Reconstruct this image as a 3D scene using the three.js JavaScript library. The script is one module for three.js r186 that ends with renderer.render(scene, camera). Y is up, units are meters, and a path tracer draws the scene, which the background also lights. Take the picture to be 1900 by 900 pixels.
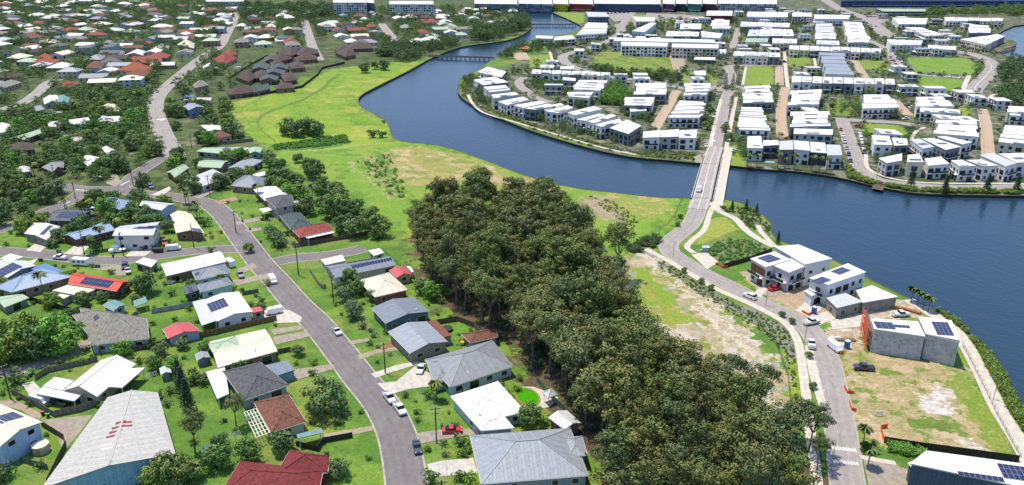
import * as THREE from 'three';
import { mergeGeometries } from 'three/addons/utils/BufferGeometryUtils.js';

// ---------- camera, sky, sun ----------
const PITCH = Math.atan(575 / 1500), CAMH = 108.2;
const scene = new THREE.Scene();
const camera = new THREE.PerspectiveCamera(2 * Math.atan(450 / 1500) * 180 / Math.PI, 1900 / 900, 1, 9000);
camera.position.set(0, CAMH, 0);
camera.lookAt(0, CAMH - Math.sin(PITCH) * 100, -Math.cos(PITCH) * 100);
camera.updateProjectionMatrix(); camera.updateMatrixWorld();
const SUN = new THREE.Vector3(-0.25, 0.95, -0.2).normalize();
{ // clear blue sky with thin high cloud, paler toward the horizon
  const w = 512, h = 256, d = new Float32Array(w * h * 4);
  for (let j = 0; j < h; j++) for (let i = 0; i < w; i++) {
    const e = ((j + 0.5) / h - 0.5) * Math.PI, a = (i + 0.5) / w * 2 * Math.PI, up = Math.max(0, Math.sin(e)), k = Math.pow(1 - up, 3.2);
    const c = 0.5 + 0.5 * Math.sin(a * 3 + 2 * Math.sin(a * 2 + e * 5)) * Math.sin(e * 9 + 1.7 * Math.sin(a * 5)), f = 0.16 * c * Math.min(1, up * 3);
    const x = -Math.cos(e) * Math.cos(a), z = -Math.cos(e) * Math.sin(a), glow = Math.pow(Math.max(0, x * SUN.x + Math.sin(e) * SUN.y + z * SUN.z), 24) * 0.35;
    const q = (j * w + i) * 4; d[q] = 0.16 + 0.32 * k + f + glow; d[q + 1] = 0.32 + 0.34 * k + f * 0.85 + glow; d[q + 2] = 0.68 + 0.26 * k + f * 0.55 + glow * 0.9; for (let c = 0; c < 3; c++) d[q + c] *= 1.0; d[q + 3] = 1;
  }
  const t = new THREE.DataTexture(d, w, h, THREE.RGBAFormat, THREE.FloatType); t.mapping = THREE.EquirectangularReflectionMapping; t.magFilter = THREE.LinearFilter; t.needsUpdate = true;
  scene.background = t; scene.environment = t;
}
const sun = new THREE.DirectionalLight(0xfff1dc, 4.8);
sun.position.copy(SUN).multiplyScalar(1500).add(new THREE.Vector3(0, 0, -500));
sun.target.position.set(0, 0, -500);
sun.castShadow = true; sun.shadow.mapSize.set(4096, 4096);
Object.assign(sun.shadow.camera, { left: -900, right: 900, top: 900, bottom: -900, near: 10, far: 4000 });
scene.add(sun, sun.target);
const renderer = new THREE.WebGLRenderer({ antialias: true });
renderer.toneMapping = THREE.LinearToneMapping;
renderer.toneMappingExposure = 1.2;
renderer.shadowMap.enabled = true;

// ---------- helpers ----------
const V = (x, y, z) => new THREE.Vector3(x, y, z);
const cP = Math.cos(PITCH), sP = Math.sin(PITCH);
// survey sheet coordinates (a point on the 1900 x 900 survey picture) to the place on the level plane y = h
function at(px, py, h = 0) {
  const a = (px - 950) / 1500, b = (450 - py) / 1500;
  const dy = b * cP - sP, dz = -(b * sP + cP), t = (h - CAMH) / dy;
  return V(a * t, h, dz * t);
}
function rng(seed) { let s = seed | 0; return () => { s = (s + 0x6d2b79f5) | 0; let t = Math.imul(s ^ (s >>> 15), 1 | s); t = (t + Math.imul(t ^ (t >>> 7), 61 | t)) ^ t; return ((t ^ (t >>> 14)) >>> 0) / 4294967296; }; }
const R0 = rng(77);
const rr = (a, b, r = R0) => a + (b - a) * r();
const pick = (list, r = R0) => list[Math.floor(r() * list.length)];
const used = new Map();
function numbered(name) { const n = used.get(name) || 0; used.set(name, n + 1); return n ? name + '_' + String(n).padStart(3, '0') : name; }
function tag(o, label, category, group, kind) { o.userData.label = label; o.userData.category = category; if (group) o.userData.group = group; if (kind) o.userData.kind = kind; return o; }
function thing(name, label, category, pos, turn = 0, group) {
  const o = new THREE.Group(); o.name = numbered(name); o.position.copy(pos); o.rotation.y = turn; scene.add(o);
  return tag(o, label, category, group);
}
function put(name, geo, mat, parent) { const m = new THREE.Mesh(geo, mat); m.name = name; m.castShadow = m.receiveShadow = true; (parent || scene).add(m); return m; }
function structure(name, geo, mat, label) { const m = put(numbered(name), geo, mat); m.userData = { kind: 'structure', label, category: name.split('_').pop() }; return m; }
const BOX = new THREE.BoxGeometry(1, 1, 1);
function bx(name, mat, parent, x, y, z, sx, sy, sz, turn = 0) { const m = put(name, BOX, mat, parent); m.position.set(x, y, z); m.scale.set(sx, sy, sz); m.rotation.y = turn; return m; }
class MB { // collects faces, uv in metres
  constructor(o = V(0, 0, 0)) { this.p = []; this.u = []; this.o = o; }
  poly(pts) {
    const a = pts[0], e = pts[1].clone().sub(a).normalize(), n = V(0, 0, 0);
    for (let i = 1; i < pts.length - 1; i++) n.add(pts[i].clone().sub(a).cross(pts[i + 1].clone().sub(a)));
    n.normalize(); const f = n.clone().cross(e);
    for (let i = 1; i < pts.length - 1; i++) for (const q of [a, pts[i], pts[i + 1]]) {
      this.p.push(q.x - this.o.x, q.y - this.o.y, q.z - this.o.z); const d = q.clone().sub(a); this.u.push(d.dot(e), d.dot(f));
    }
    return this;
  }
  slab(pts, t) { // a plate with its top face at pts
    let n = V(0, 0, 0); for (let i = 1; i < pts.length - 1; i++) n.add(pts[i].clone().sub(pts[0]).cross(pts[i + 1].clone().sub(pts[0])));
    if (n.y < 0) pts = [pts[1], pts[0], ...pts.slice(2).reverse()];
    this.poly(pts);
    const low = pts.map((q) => V(q.x, q.y - t, q.z));
    this.poly([...low].reverse());
    for (let i = 0; i < pts.length; i++) { const j = (i + 1) % pts.length; this.poly([low[i], low[j], pts[j], pts[i]]); }
    return this;
  }
  geo() {
    const g = new THREE.BufferGeometry();
    g.setAttribute('position', new THREE.Float32BufferAttribute(this.p, 3)); g.setAttribute('uv', new THREE.Float32BufferAttribute(this.u, 2));
    g.computeVertexNormals(); return g;
  }
}
// ---------- noise and textures ----------
const NS = 512, NOISE = (() => {
  const r = rng(5), out = new Float32Array(NS * NS); let amp = 1, tot = 0;
  for (let cells = 8; cells <= 256; cells *= 2) {
    const g = new Float32Array(cells * cells).map(() => r());
    for (let y = 0; y < NS; y++) for (let x = 0; x < NS; x++) {
      const fx = x / NS * cells, fy = y / NS * cells, ix = Math.floor(fx), iy = Math.floor(fy);
      let tx = fx - ix, ty = fy - iy; tx = tx * tx * (3 - 2 * tx); ty = ty * ty * (3 - 2 * ty);
      const A = g[iy * cells + ix], B = g[iy * cells + (ix + 1) % cells], C = g[((iy + 1) % cells) * cells + ix], D = g[((iy + 1) % cells) * cells + (ix + 1) % cells];
      out[y * NS + x] += amp * (A + (B - A) * tx + (C - A) * ty + (A - B - C + D) * tx * ty);
    }
    tot += amp; amp *= 0.6;
  }
  for (let i = 0; i < out.length; i++) out[i] = Math.min(1, Math.max(0, (out[i] / tot - 0.5) * 1.9 + 0.5));
  return out;
})();
// coarse features are about size/8 metres wide
function noise(x, z, size) { const m = (v) => { v = (v / size * NS) % NS; return v < 0 ? v + NS : v; }; const fx = m(x), fz = m(z), ix = Math.floor(fx), iz = Math.floor(fz), tx = fx - ix, tz = fz - iz, jx = (ix + 1) % NS, jz = (iz + 1) % NS, ax = ix % NS, az = iz % NS; return (NOISE[az * NS + ax] * (1 - tx) + NOISE[az * NS + jx] * tx) * (1 - tz) + (NOISE[jz * NS + ax] * (1 - tx) + NOISE[jz * NS + jx] * tx) * tz; }
const sstep = (a, b, x) => { x = Math.min(1, Math.max(0, (x - a) / (b - a))); return x * x * (3 - 2 * x); };
function tex(w, h, f, srgb = true, metres = 1, metresV = metres) {
  const d = new Uint8Array(w * h * 4);
  for (let y = 0; y < h; y++) for (let x = 0; x < w; x++) { const c = f(x, y), i = (y * w + x) * 4; d[i] = c[0]; d[i + 1] = c[1]; d[i + 2] = c[2]; d[i + 3] = 255; }
  const t = new THREE.DataTexture(d, w, h); t.wrapS = t.wrapT = THREE.RepeatWrapping; t.magFilter = THREE.LinearFilter; t.minFilter = THREE.LinearMipmapLinearFilter; t.generateMipmaps = true;
  if (srgb) t.colorSpace = THREE.SRGBColorSpace; t.repeat.set(1 / metres, 1 / metresV); t.needsUpdate = true; return t;
}
const nz = (x, y, k) => NOISE[((y * k) % NS) * NS + ((x * k) % NS)];
const TR = rng(9);
const g3 = (v) => [v, v, v];
const T = {
  metal: tex(512, 512, (x, y) => { const sh = Math.floor(x / 64), rib = (x % 64) < 6 ? -30 : (x % 21) < 3 ? -8 : 0, lap = (y % 512) < 5 ? -26 : 0; return g3(250 + rib + lap - 5 * ((sh * 5) % 3) - 46 * nz(x, y, 1) * nz(x, y, 3) - 14 * nz(y, x, 2)); }, true, 6.4),
  metalB: tex(512, 8, (x) => g3((x % 64) < 9 ? 255 : 60), false, 6.4),
  tile: tex(512, 512, (x, y) => { const row = y % 32, col = (x + (Math.floor(y / 32) % 2) * 16) % 32; return g3(232 - (row < 5 ? 60 : 0) - (col < 3 ? 26 : 0) - 120 * nz(x, y, 1) * nz(x, y, 2) - 40 * TR()); }, true, 5),
  tileB: tex(512, 512, (x, y) => g3((y % 32) * 6 + 20 * Math.sin(((x % 32) / 32) * Math.PI)), false, 5),
  brick: tex(256, 256, (x, y) => { const row = Math.floor(y / 16), j = (y % 16) < 2 || ((x + (row % 2) * 16) % 32) < 2; return g3(j ? 250 : 205 + 30 * nz(Math.floor(x / 32) * 7 + row, row * 13, 5) - 20 * TR()); }, true, 1.9),
  render: tex(256, 256, (x, y) => g3(250 - 22 * nz(x, y, 2) - 10 * TR()), true, 5),
  concrete: tex(512, 512, (x, y) => { const j = (x % 256) < 3 || (y % 256) < 3; return g3((j ? 205 : 246) - 40 * nz(x, y, 1) - 14 * TR()); }, true, 7),
  wallConcrete: tex(512, 512, (x, y) => { const j = (x % 128) < 3 || (y % 171) < 3; return g3((j ? 190 : 245) - 75 * nz(x, y, 1) * nz(y, x, 2) - 12 * TR()); }, true, 9),
  asphalt: tex(1024, 1024, (x, y) => { let um = x / 1024 * 56; if (um > 28) um -= 56; const au = Math.abs(um), wear = 9 * (Math.exp(-(((au - 1.1) / 0.45) ** 2)) + Math.exp(-(((au - 2.9) / 0.45) ** 2))), crack = Math.abs(nz(x, y, 3) - 0.5) < 0.008 ? -20 : 0, patch = nz(x >> 3, y >> 4, 9) > 0.84 ? -14 : 0; return g3(238 + wear * (0.5 + nz(x, y, 1)) + crack + patch - 24 * nz(y, x, 1) - 14 * nz(x, y, 5) - 26 * TR() + (nz(x, y, 2) > 0.78 ? 6 : 0)); }, true, 56),
  wood: tex(256, 256, (x, y) => g3(((x % 32) < 3 ? 130 : 235) - 55 * nz(x, y >> 3, 3) - 18 * TR() - 12 * (Math.floor(x / 32) % 3)), true, 1.2),
  solar: tex(64, 96, (x, y) => { const e = x < 2 || x > 61 || y < 2 || y > 93, c = (x % 10) < 1 || (y % 10) < 1; return e ? [150, 155, 165] : c ? [62, 72, 108] : [26, 34, 66]; }, true, 1),
  bark: tex(128, 256, (x, y) => g3(235 - 110 * nz(x * 4, y, 1)), true, 2),
  pave: tex(256, 256, (x, y) => { const row = Math.floor(y / 16), j = (y % 16) < 2 || ((x + (row % 2) * 16) % 32) < 2; return g3((j ? 190 : 244) - 40 * nz(x, y, 1) - 16 * TR()); }, true, 6),
};
const matCache = new Map();
// kind: metal, tile, brick, render, ... colour: CSS colour of the material itself
function mat(kind, colour, rough = 0.8, extra = {}) {
  const key = kind + colour + rough + JSON.stringify(extra); if (matCache.has(key)) return matCache.get(key);
  const m = new THREE.MeshStandardMaterial({ color: colour, roughness: rough, side: THREE.DoubleSide, ...extra });
  if (T[kind]) m.map = T[kind];
  if (kind === 'metal') { m.bumpMap = T.metalB; m.bumpScale = 0.02; }
  if (kind === 'tile') { m.bumpMap = T.tileB; m.bumpScale = 0.03; }
  matCache.set(key, m); return m;
}
const M = {
  white: mat('plain', '#e8e8e4', 0.6), trim: mat('plain', '#d8d8d4', 0.5), dark: mat('plain', '#26282c', 0.6), glass: mat('plain', '#141c24', 0.08), glassBlue: mat('plain', '#1f3040', 0.06),
  solar: mat('solar', '#ffffff', 0.12), steel: mat('plain', '#8d9195', 0.4, { metalness: 0.6 }), timber: mat('wood', '#7d6a55', 0.9), rubber: mat('plain', '#17171a', 0.9),
  grey: mat('plain', '#77797c', 0.7), pole: mat('bark', '#6b5d50', 0.95), orange: mat('plain', '#e2501c', 0.7), concrete: mat('concrete', '#b9b4aa', 0.9),
};
// ---------- land, water ----------
const pairs = (a) => { const o = []; for (let i = 0; i < a.length; i += 2) o.push([a[i], a[i + 1]]); return o; };
const ground = (a, h = 0) => pairs(a).map(([x, y]) => at(x, y, h));
const WEST = [1019, 21, 985, 22, 958, 24, 965, 32, 984, 42, 980, 58, 944, 74, 905, 80, 860, 86, 800, 108, 760, 130, 700, 160, 672, 175, 664, 186, 670, 198, 700, 214, 716, 225, 723, 240, 729, 255, 748, 263, 790, 267, 830, 274, 900, 298, 980, 328, 1060, 348, 1150, 359, 1225, 367, 1282, 368, 1340, 370, 1382, 379, 1415, 400, 1431, 418, 1432, 434, 1450, 449, 1500, 462, 1548, 484, 1620, 522, 1690, 556, 1752, 584, 1800, 622, 1850, 679, 1882, 738, 1910, 790, 1990, 900, 2200, 1100];
const EAST = [2600, 1100, 2700, 500, 2300, 372, 1900, 363, 1830, 362, 1740, 360, 1690, 357, 1620, 344, 1560, 330, 1480, 318, 1420, 314, 1365, 308, 1345, 306, 1290, 302, 1240, 297, 1180, 292, 1130, 283, 1060, 265, 980, 240, 920, 215, 880, 196, 855, 178, 850, 160, 858, 145, 882, 132, 912, 112, 938, 98, 962, 84, 985, 76, 1030, 67, 1062, 60, 1077, 53, 1075, 46, 1050, 34];
const LAGOON = [2300, 40, 1960, 44, 1888, 47, 1872, 52, 1856, 60, 1850, 68, 1880, 76, 1884, 84, 1862, 92, 1852, 98, 1888, 108, 1960, 116, 2300, 130];
const smooth = (pts, n = 3) => { const c = new THREE.CatmullRomCurve3(pts, false, 'centripetal'); return c.getPoints(pts.length * n); };
const westLine = smooth(ground(WEST)), eastLine = smooth(ground(EAST)), lagoonLine = smooth(ground(LAGOON));
const XZ = (v) => new THREE.Vector2(v.x, -v.z);
function sheetGeo(outer, holes, y, uvFn) {
  const s = new THREE.Shape(outer.map(XZ)); for (const h of holes) s.holes.push(new THREE.Path(h.map(XZ)));
  const g = new THREE.ShapeGeometry(s); const p = g.attributes.position, u = g.attributes.uv;
  for (let i = 0; i < p.count; i++) { const x = p.getX(i), z = -p.getY(i); p.setXYZ(i, x, y, z); const [a, b] = uvFn ? uvFn(x, z) : [x, z]; u.setXY(i, a, b); }
  g.computeVertexNormals(); const n = g.attributes.normal; for (let i = 0; i < n.count; i++) n.setXYZ(i, 0, 1, 0); return g;
}
const river = [...westLine, ...eastLine];
// colours of what the ground is made of, laid out on two maps of the land
const hexRGB = (h) => [parseInt(h.slice(1, 3), 16), parseInt(h.slice(3, 5), 16), parseInt(h.slice(5, 7), 16)];
const mix3 = (a, b, t) => [a[0] + (b[0] - a[0]) * t, a[1] + (b[1] - a[1]) * t, a[2] + (b[2] - a[2]) * t];
function inside(poly, x, z) { let c = false; for (let i = 0, j = poly.length - 1; i < poly.length; j = i++) { const a = poly[i], b = poly[j]; if ((a.z > z) !== (b.z > z) && x < (b.x - a.x) * (z - a.z) / (b.z - a.z) + a.x) c = !c; } return c; }
const LAWN = ['#567f27', '#739332', '#456d25', '#92924a'];
// region: polygon, main colour, second colour, patch size in metres, ragged edge in metres, extra patches [colour, size, threshold]
const REGIONS = [
  { far: 1, p: [-900, 400, -900, -20, 1000, -20, 1000, 24, 985, 60, 800, 105, 600, 130, 430, 185, 430, 200, 500, 300, 300, 420], c: ['#475c2a', '#5f6e3a'], s: 60, w: 4, x: [['#817d6c', 40, 0.74], ['#36491f', 30, 0.62]] },
  { far: 1, p: [1000, 40, 1100, 60, 850, 160, 860, 190, 1130, 285, 1350, 308, 1560, 330, 1700, 358, 2400, 372, 2400, -20, 1000, -20], c: ['#77756a', '#4c5c30'], s: 34, w: 3, x: [['#98938a', 26, 0.6], ['#3f5628', 20, 0.58]] },
  { p: [425, 190, 470, 182, 560, 165, 600, 135, 625, 126, 700, 119, 790, 113, 700, 160, 662, 180, 668, 205, 716, 225, 728, 262, 760, 268, 700, 285, 640, 272, 520, 280, 470, 258, 440, 225], c: ['#8ca42e', '#76a026'], s: 70, w: 2, x: [['#a3a848', 90, 0.64], ['#6c9020', 50, 0.7]] },
  { p: [500, 285, 640, 270, 760, 262, 900, 296, 1060, 348, 1270, 366, 1280, 372, 1230, 440, 1120, 470, 760, 450, 700, 400, 640, 350, 560, 320], c: ['#719a2c', '#859c38'], s: 60, w: 3, x: [['#5f8626', 30, 0.68]] },
  { p: [690, 290, 760, 270, 850, 288, 980, 335, 1050, 352, 1010, 365, 900, 340, 760, 345, 715, 320], c: ['#a39a58', '#8f9448'], s: 50, w: 4, x: [['#b9a884', 26, 0.62], ['#7d8a3e', 34, 0.66]] },
  { p: [655, 296, 720, 282, 745, 340, 750, 372, 715, 366, 690, 330], c: ['#4f7f2c', '#8c9350'], s: 24, w: 3, x: [['#a89c72', 16, 0.66]] },
  { p: [880, 322, 985, 330, 1040, 352, 1000, 362, 900, 340], c: ['#b3a07c', '#94914f'], s: 18, w: 3 },
  { p: [1075, 368, 1120, 364, 1160, 395, 1175, 420, 1130, 410, 1090, 392], c: ['#a89a80', '#8a8462'], s: 14, w: 3 },
  { p: [1110, 345, 1250, 362, 1245, 392, 1190, 410, 1140, 385], c: ['#8f9a40', '#7f9638'], s: 30, w: 3, x: [['#b0a070', 16, 0.64]] },
  { p: [500, 268, 640, 250, 650, 266, 600, 276, 510, 280], c: ['#55882f', '#467528'], s: 16, w: 1.5 },
  { p: [760, 440, 850, 395, 960, 395, 1080, 430, 1160, 500, 1210, 590, 1290, 690, 1400, 745, 1470, 800, 1560, 900, 1700, 1100, 1120, 1100, 1090, 850, 985, 720, 930, 640, 830, 590, 770, 500], c: ['#564a38', '#655540'], s: 20, w: 4, x: [['#55602f', 22, 0.64], ['#7c6a52', 12, 0.7]] },
  { p: [1165, 470, 1210, 466, 1290, 520, 1370, 590, 1430, 650, 1470, 720, 1480, 800, 1400, 770, 1330, 715, 1250, 660, 1190, 590, 1150, 520], c: ['#b3a488', '#a69a74'], s: 30, w: 2.5, x: [['#c4bdb0', 26, 0.6], ['#7f8a3c', 22, 0.64], ['#8f9a86', 40, 0.72]] },
  { p: [1160, 490, 1215, 510, 1260, 560, 1285, 600, 1240, 610, 1190, 560], c: ['#7b9a2e', '#90993f'], s: 20, w: 3 },
  { p: [1230, 480, 1262, 500, 1330, 570, 1400, 640, 1425, 700, 1395, 690, 1330, 620, 1270, 540], c: ['#c0b6a4', '#a99a7c'], s: 16, w: 3, x: [['#8a8a4a', 12, 0.68]] },
  { p: [1225, 484, 1330, 545, 1410, 580, 1465, 610, 1485, 660, 1490, 740, 1470, 700, 1445, 640, 1400, 600, 1320, 555, 1215, 490], c: ['#7f8078', '#8b8c7c'], s: 10, w: 1, x: [['#5f7a34', 8, 0.6]] },
  { p: [1462, 670, 1486, 668, 1495, 760, 1480, 790, 1470, 740], c: ['#8fa032', '#6f8c2c'], s: 8, w: 1 },
  { p: [1330, 385, 1400, 388, 1430, 420, 1432, 440, 1400, 430, 1350, 402], c: ['#7f8a4a', '#8b8c7a'], s: 8, w: 1, x: [['#557a2c', 6, 0.6]] },
  { p: [1290, 470, 1340, 440, 1400, 445, 1430, 462, 1395, 480, 1340, 495], c: ['#77805a', '#5f7a34'], s: 8, w: 1, x: [['#8d8c80', 6, 0.62]] },
  { p: [1320, 405, 1345, 402, 1370, 425, 1330, 440, 1290, 455, 1300, 430], c: ['#9aa044', '#8b9a3c'], s: 12, w: 0.6 },
  { p: [1530, 575, 1600, 560, 1680, 555, 1720, 585, 1620, 600, 1600, 650, 1570, 660, 1535, 625], c: ['#b5a68c', '#a5957a'], s: 14, w: 1.5, x: [['#cfc8bb', 10, 0.62]] },
  { p: [1562, 650, 1620, 650, 1700, 668, 1795, 682, 1850, 770, 1880, 850, 1700, 838, 1640, 826, 1600, 850, 1580, 760], c: ['#ad9c74', '#9c9462'], s: 22, w: 2, x: [['#bda98a', 18, 0.6], ['#6f8634', 16, 0.66]] },
  { p: [1755, 690, 1795, 690, 1850, 770, 1880, 855, 1850, 845, 1800, 770, 1765, 720], c: ['#74902e', '#8a9440'], s: 14, w: 2 },
  { p: [1682, 775, 1710, 770, 1772, 792, 1768, 802, 1730, 800, 1690, 788], c: ['#5f7a2a', '#6f8634'], s: 10, w: 1 },
  { p: [1712, 735, 1735, 712, 1765, 722, 1770, 740, 1752, 745, 1765, 765, 1745, 775, 1720, 758], c: ['#cfcdc8', '#b9b0a0'], s: 10, w: 1.8, x: [['#a5977c', 7, 0.74]] },
  { p: [1758, 815, 1790, 808, 1830, 835, 1820, 845, 1785, 838], c: ['#d0cec9', '#b9b0a0'], s: 10, w: 1.8, x: [['#a5977c', 7, 0.74]] },
  { p: [1372, 505, 1410, 495, 1500, 515, 1545, 545, 1560, 602, 1500, 590, 1415, 548], c: ['#b3a184', '#a8967a'], s: 8, w: 0.8 },
  { p: [770, 615, 850, 590, 880, 612, 830, 630], c: ['#5d8a2a', '#6a9630'], s: 12, w: 0.5 },
  { p: [705, 640, 725, 632, 735, 645, 715, 655], c: ['#9a6a44', '#8a7a44'], s: 4, w: 0.6 },
  { far: 1, p: [1100, 104, 1122, 96, 1233, 97, 1262, 111, 1258, 133, 1211, 143, 1140, 138, 1100, 129], c: ['#7f9638', '#8f9a44'], s: 50, w: 2, x: [['#5f7c2c', 30, 0.6]] },
  { far: 1, p: [1383, 123, 1436, 123, 1436, 158, 1379, 158], c: ['#7d9a34', '#88a03a'], s: 40, w: 0.5 },
  { far: 1, p: [1678, 107, 1793, 107, 1818, 124, 1802, 138, 1700, 135], c: ['#6f962c', '#7fa034'], s: 40, w: 1 },
  { far: 1, p: [1691, 140, 1789, 147, 1775, 175, 1722, 171], c: ['#6f962c', '#7fa034'], s: 40, w: 1 },
  { far: 1, p: [1460, 104, 1505, 107, 1505, 122, 1464, 122], c: ['#7d9438', '#889c3c'], s: 30, w: 1 },
  { far: 1, p: [1585, 111, 1640, 113, 1652, 130, 1596, 128], c: ['#7d9438', '#889c3c'], s: 30, w: 1 },
  { p: [1602, 229, 1669, 233, 1689, 249, 1687, 256, 1647, 251, 1602, 249], c: ['#7d9a34', '#88a03a'], s: 30, w: 1 },
  { p: [1538, 184, 1575, 187, 1582, 215, 1538, 213], c: ['#7d9438', '#6f8834'], s: 30, w: 1 },
  { p: [1776, 200, 1802, 200, 1804, 220, 1784, 218], c: ['#7d9a34', '#88a03a'], s: 30, w: 1 },
  { far: 1, p: [978, 104, 1020, 100, 1029, 124, 984, 124], c: ['#7d9a34', '#88a03a'], s: 30, w: 1 },
  { far: 1, p: [1029, 22, 1084, 24, 1084, 42, 1067, 43, 1050, 33], c: ['#7fa034', '#88a03a'], s: 40, w: 1 },
  { far: 1, p: [1153, 27, 1251, 27, 1247, 41, 1153, 39], c: ['#7fa034', '#88a03a'], s: 40, w: 1 },
  { far: 1, p: [1262, 135, 1335, 128, 1330, 158, 1268, 155], c: ['#7d9438', '#8a9a48'], s: 30, w: 1, x: [['#a39d90', 20, 0.66]] },
  { p: [1353, 268, 1386, 270, 1384, 312, 1350, 308], c: ['#7fa034', '#88a03a'], s: 30, w: 0.5 },
];
// worn tracks and mown edges: a line on the survey sheet widened into a thin region
const track = (pts, wpx, c, w = 0.5) => { const q = pairs(pts), up = q.map(([x, y]) => [x - wpx, y - wpx * 0.25]), dn = q.map(([x, y]) => [x + wpx, y + wpx * 0.25]).reverse(); REGIONS.push({ p: [...up, ...dn].flat(), c, s: 6, w }); };
track([512, 264, 494, 250, 480, 236, 478, 224, 488, 212, 520, 200, 560, 186, 600, 164, 612, 150, 630, 138], 3, ['#5f7f28', '#6f8c2e']);
track([500, 262, 470, 240, 452, 215, 448, 200, 480, 186], 2, ['#6f8f2c', '#7c982e']); track([560, 200, 600, 205, 660, 212, 690, 220], 2, ['#6f8f2c', '#7c982e']); track([600, 150, 640, 160, 660, 172], 2, ['#6f8f2c', '#86a030']);
track([520, 282, 600, 278, 680, 268, 720, 264], 2.5, ['#b0a878', '#9c9c54'], 1.5); track([652, 300, 655, 312, 680, 330, 700, 348, 730, 372], 3, ['#b3a684', '#9a9858'], 1.2); track([770, 292, 820, 300, 870, 316], 3, ['#bfb08c', '#a89c64'], 1.5); track([790, 318, 850, 324, 900, 330], 3, ['#bdae8a', '#a89c64'], 1.5); track([940, 336, 1000, 350], 4, ['#bb9c80', '#a8926c'], 1.5);
track([1195, 482, 1250, 520, 1310, 580, 1370, 640, 1420, 710], 7, ['#cfc6b4', '#bcae94'], 2); track([1210, 478, 1290, 545, 1350, 600, 1400, 665], 3, ['#d3ccbe', '#c0b49c'], 1.2);
track([1590, 740, 1640, 730, 1700, 715, 1740, 700], 4, ['#b9a684', '#a8986c'], 1.5); track([1650, 812, 1720, 822, 1800, 830], 7, ['#bda686', '#ab9468'], 1.5);
function paintLand(x0, x1, z0, z1, w, h, far) {
  const d = new Uint8Array(w * h * 4), lawn = LAWN.map(hexRGB), gr = rng(31);
  const buf = new Float32Array(w * h * 3), dx = (x1 - x0) / w, dz = (z1 - z0) / h;
  for (let j = 0; j < h; j++) for (let i = 0; i < w; i++) {
    const x = x0 + (i + 0.5) * dx, z = z0 + (j + 0.5) * dz, k = (j * w + i) * 3;
    let c = mix3(lawn[0], lawn[1], sstep(0.35, 0.7, (0.5 * noise(x, z, 143) + 0.5 * noise(z, x, 61)))); c = mix3(c, lawn[2], 0.6 * sstep(0.5, 0.8, 0.6 * noise(z + 9, x, 97) + 0.4 * noise(x, z, 23))); c = mix3(c, lawn[3], 0.5 * sstep(0.54, 0.74, 0.7 * noise(x + 50, z, 190) + 0.3 * noise(z, x, 37)));
    buf[k] = c[0]; buf[k + 1] = c[1]; buf[k + 2] = c[2];
  }
  for (const r of REGIONS) {
    const poly = ground(r.p), ca = r.c.map(hexRGB), xs = (r.x || []).map(([c, s, t]) => [hexRGB(c), s, t]), W = r.w;
    const bx0 = Math.min(...poly.map((p) => p.x)) - W, bx1 = Math.max(...poly.map((p) => p.x)) + W, bz0 = Math.min(...poly.map((p) => p.z)) - W, bz1 = Math.max(...poly.map((p) => p.z)) + W;
    const i0 = Math.max(0, Math.floor((bx0 - x0) / dx)), i1 = Math.min(w - 1, Math.ceil((bx1 - x0) / dx)), j0 = Math.max(0, Math.floor((bz0 - z0) / dz)), j1 = Math.min(h - 1, Math.ceil((bz1 - z0) / dz));
    for (let j = j0; j <= j1; j++) for (let i = i0; i <= i1; i++) {
      const x = x0 + (i + 0.5) * dx, z = z0 + (j + 0.5) * dz;
      if (!inside(poly, x + (noise(x, z, 30) - 0.5) * 3 * W + (noise(x, z, 6) - 0.5) * W, z + (noise(z, x + 7, 30) - 0.5) * 3 * W + (noise(z, x, 6) - 0.5) * W)) continue;
      let c = mix3(ca[0], ca[1], sstep(0.35, 0.65, 0.55 * noise(x + 3, z, r.s * 1.9) + 0.45 * noise(z, x, r.s * 0.7)));
      for (const [cc, s, t] of xs) c = mix3(c, cc, sstep(t - 0.12, t + 0.04, noise(x + s * 5, z - s, s * 2.3) * 0.5 + noise(z, x + s, s) * 0.38 + 0.12 * noise(x, z, 5)));
      const k = (j * w + i) * 3; buf[k] = c[0]; buf[k + 1] = c[1]; buf[k + 2] = c[2];
    }
  }
  for (let k = 0; k < w * h; k++) { const f = 0.74 + 0.26 * gr() * (far ? 0.7 : 1); for (let c = 0; c < 3; c++) d[k * 4 + c] = Math.min(255, buf[k * 3 + c] * f); d[k * 4 + 3] = 255; }
  const t = new THREE.DataTexture(d, w, h); t.magFilter = THREE.LinearFilter; t.minFilter = THREE.LinearMipmapLinearFilter; t.generateMipmaps = true; t.colorSpace = THREE.SRGBColorSpace; t.needsUpdate = true; return t;
}
const FB = [-1050, 1050, -1750, -380], NB = [-420, 420, -470, -118];
const uvIn = (b) => (x, z) => [(x - b[0]) / (b[1] - b[0]), (z - b[2]) / (b[3] - b[2])];
const rect = (b, y = 0) => [V(b[0], y, b[2]), V(b[0], y, b[3]), V(b[1], y, b[3]), V(b[1], y, b[2])];
const outerMat = new THREE.MeshStandardMaterial({ color: '#5c7034', roughness: 1 });
structure('ground', sheetGeo([V(-6000, 0, -8000), V(-6000, 0, 1500), V(6000, 0, 1500), V(6000, 0, -8000)], [river, lagoonLine], -0.06), outerMat, 'green land stretching away around the river');
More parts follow.
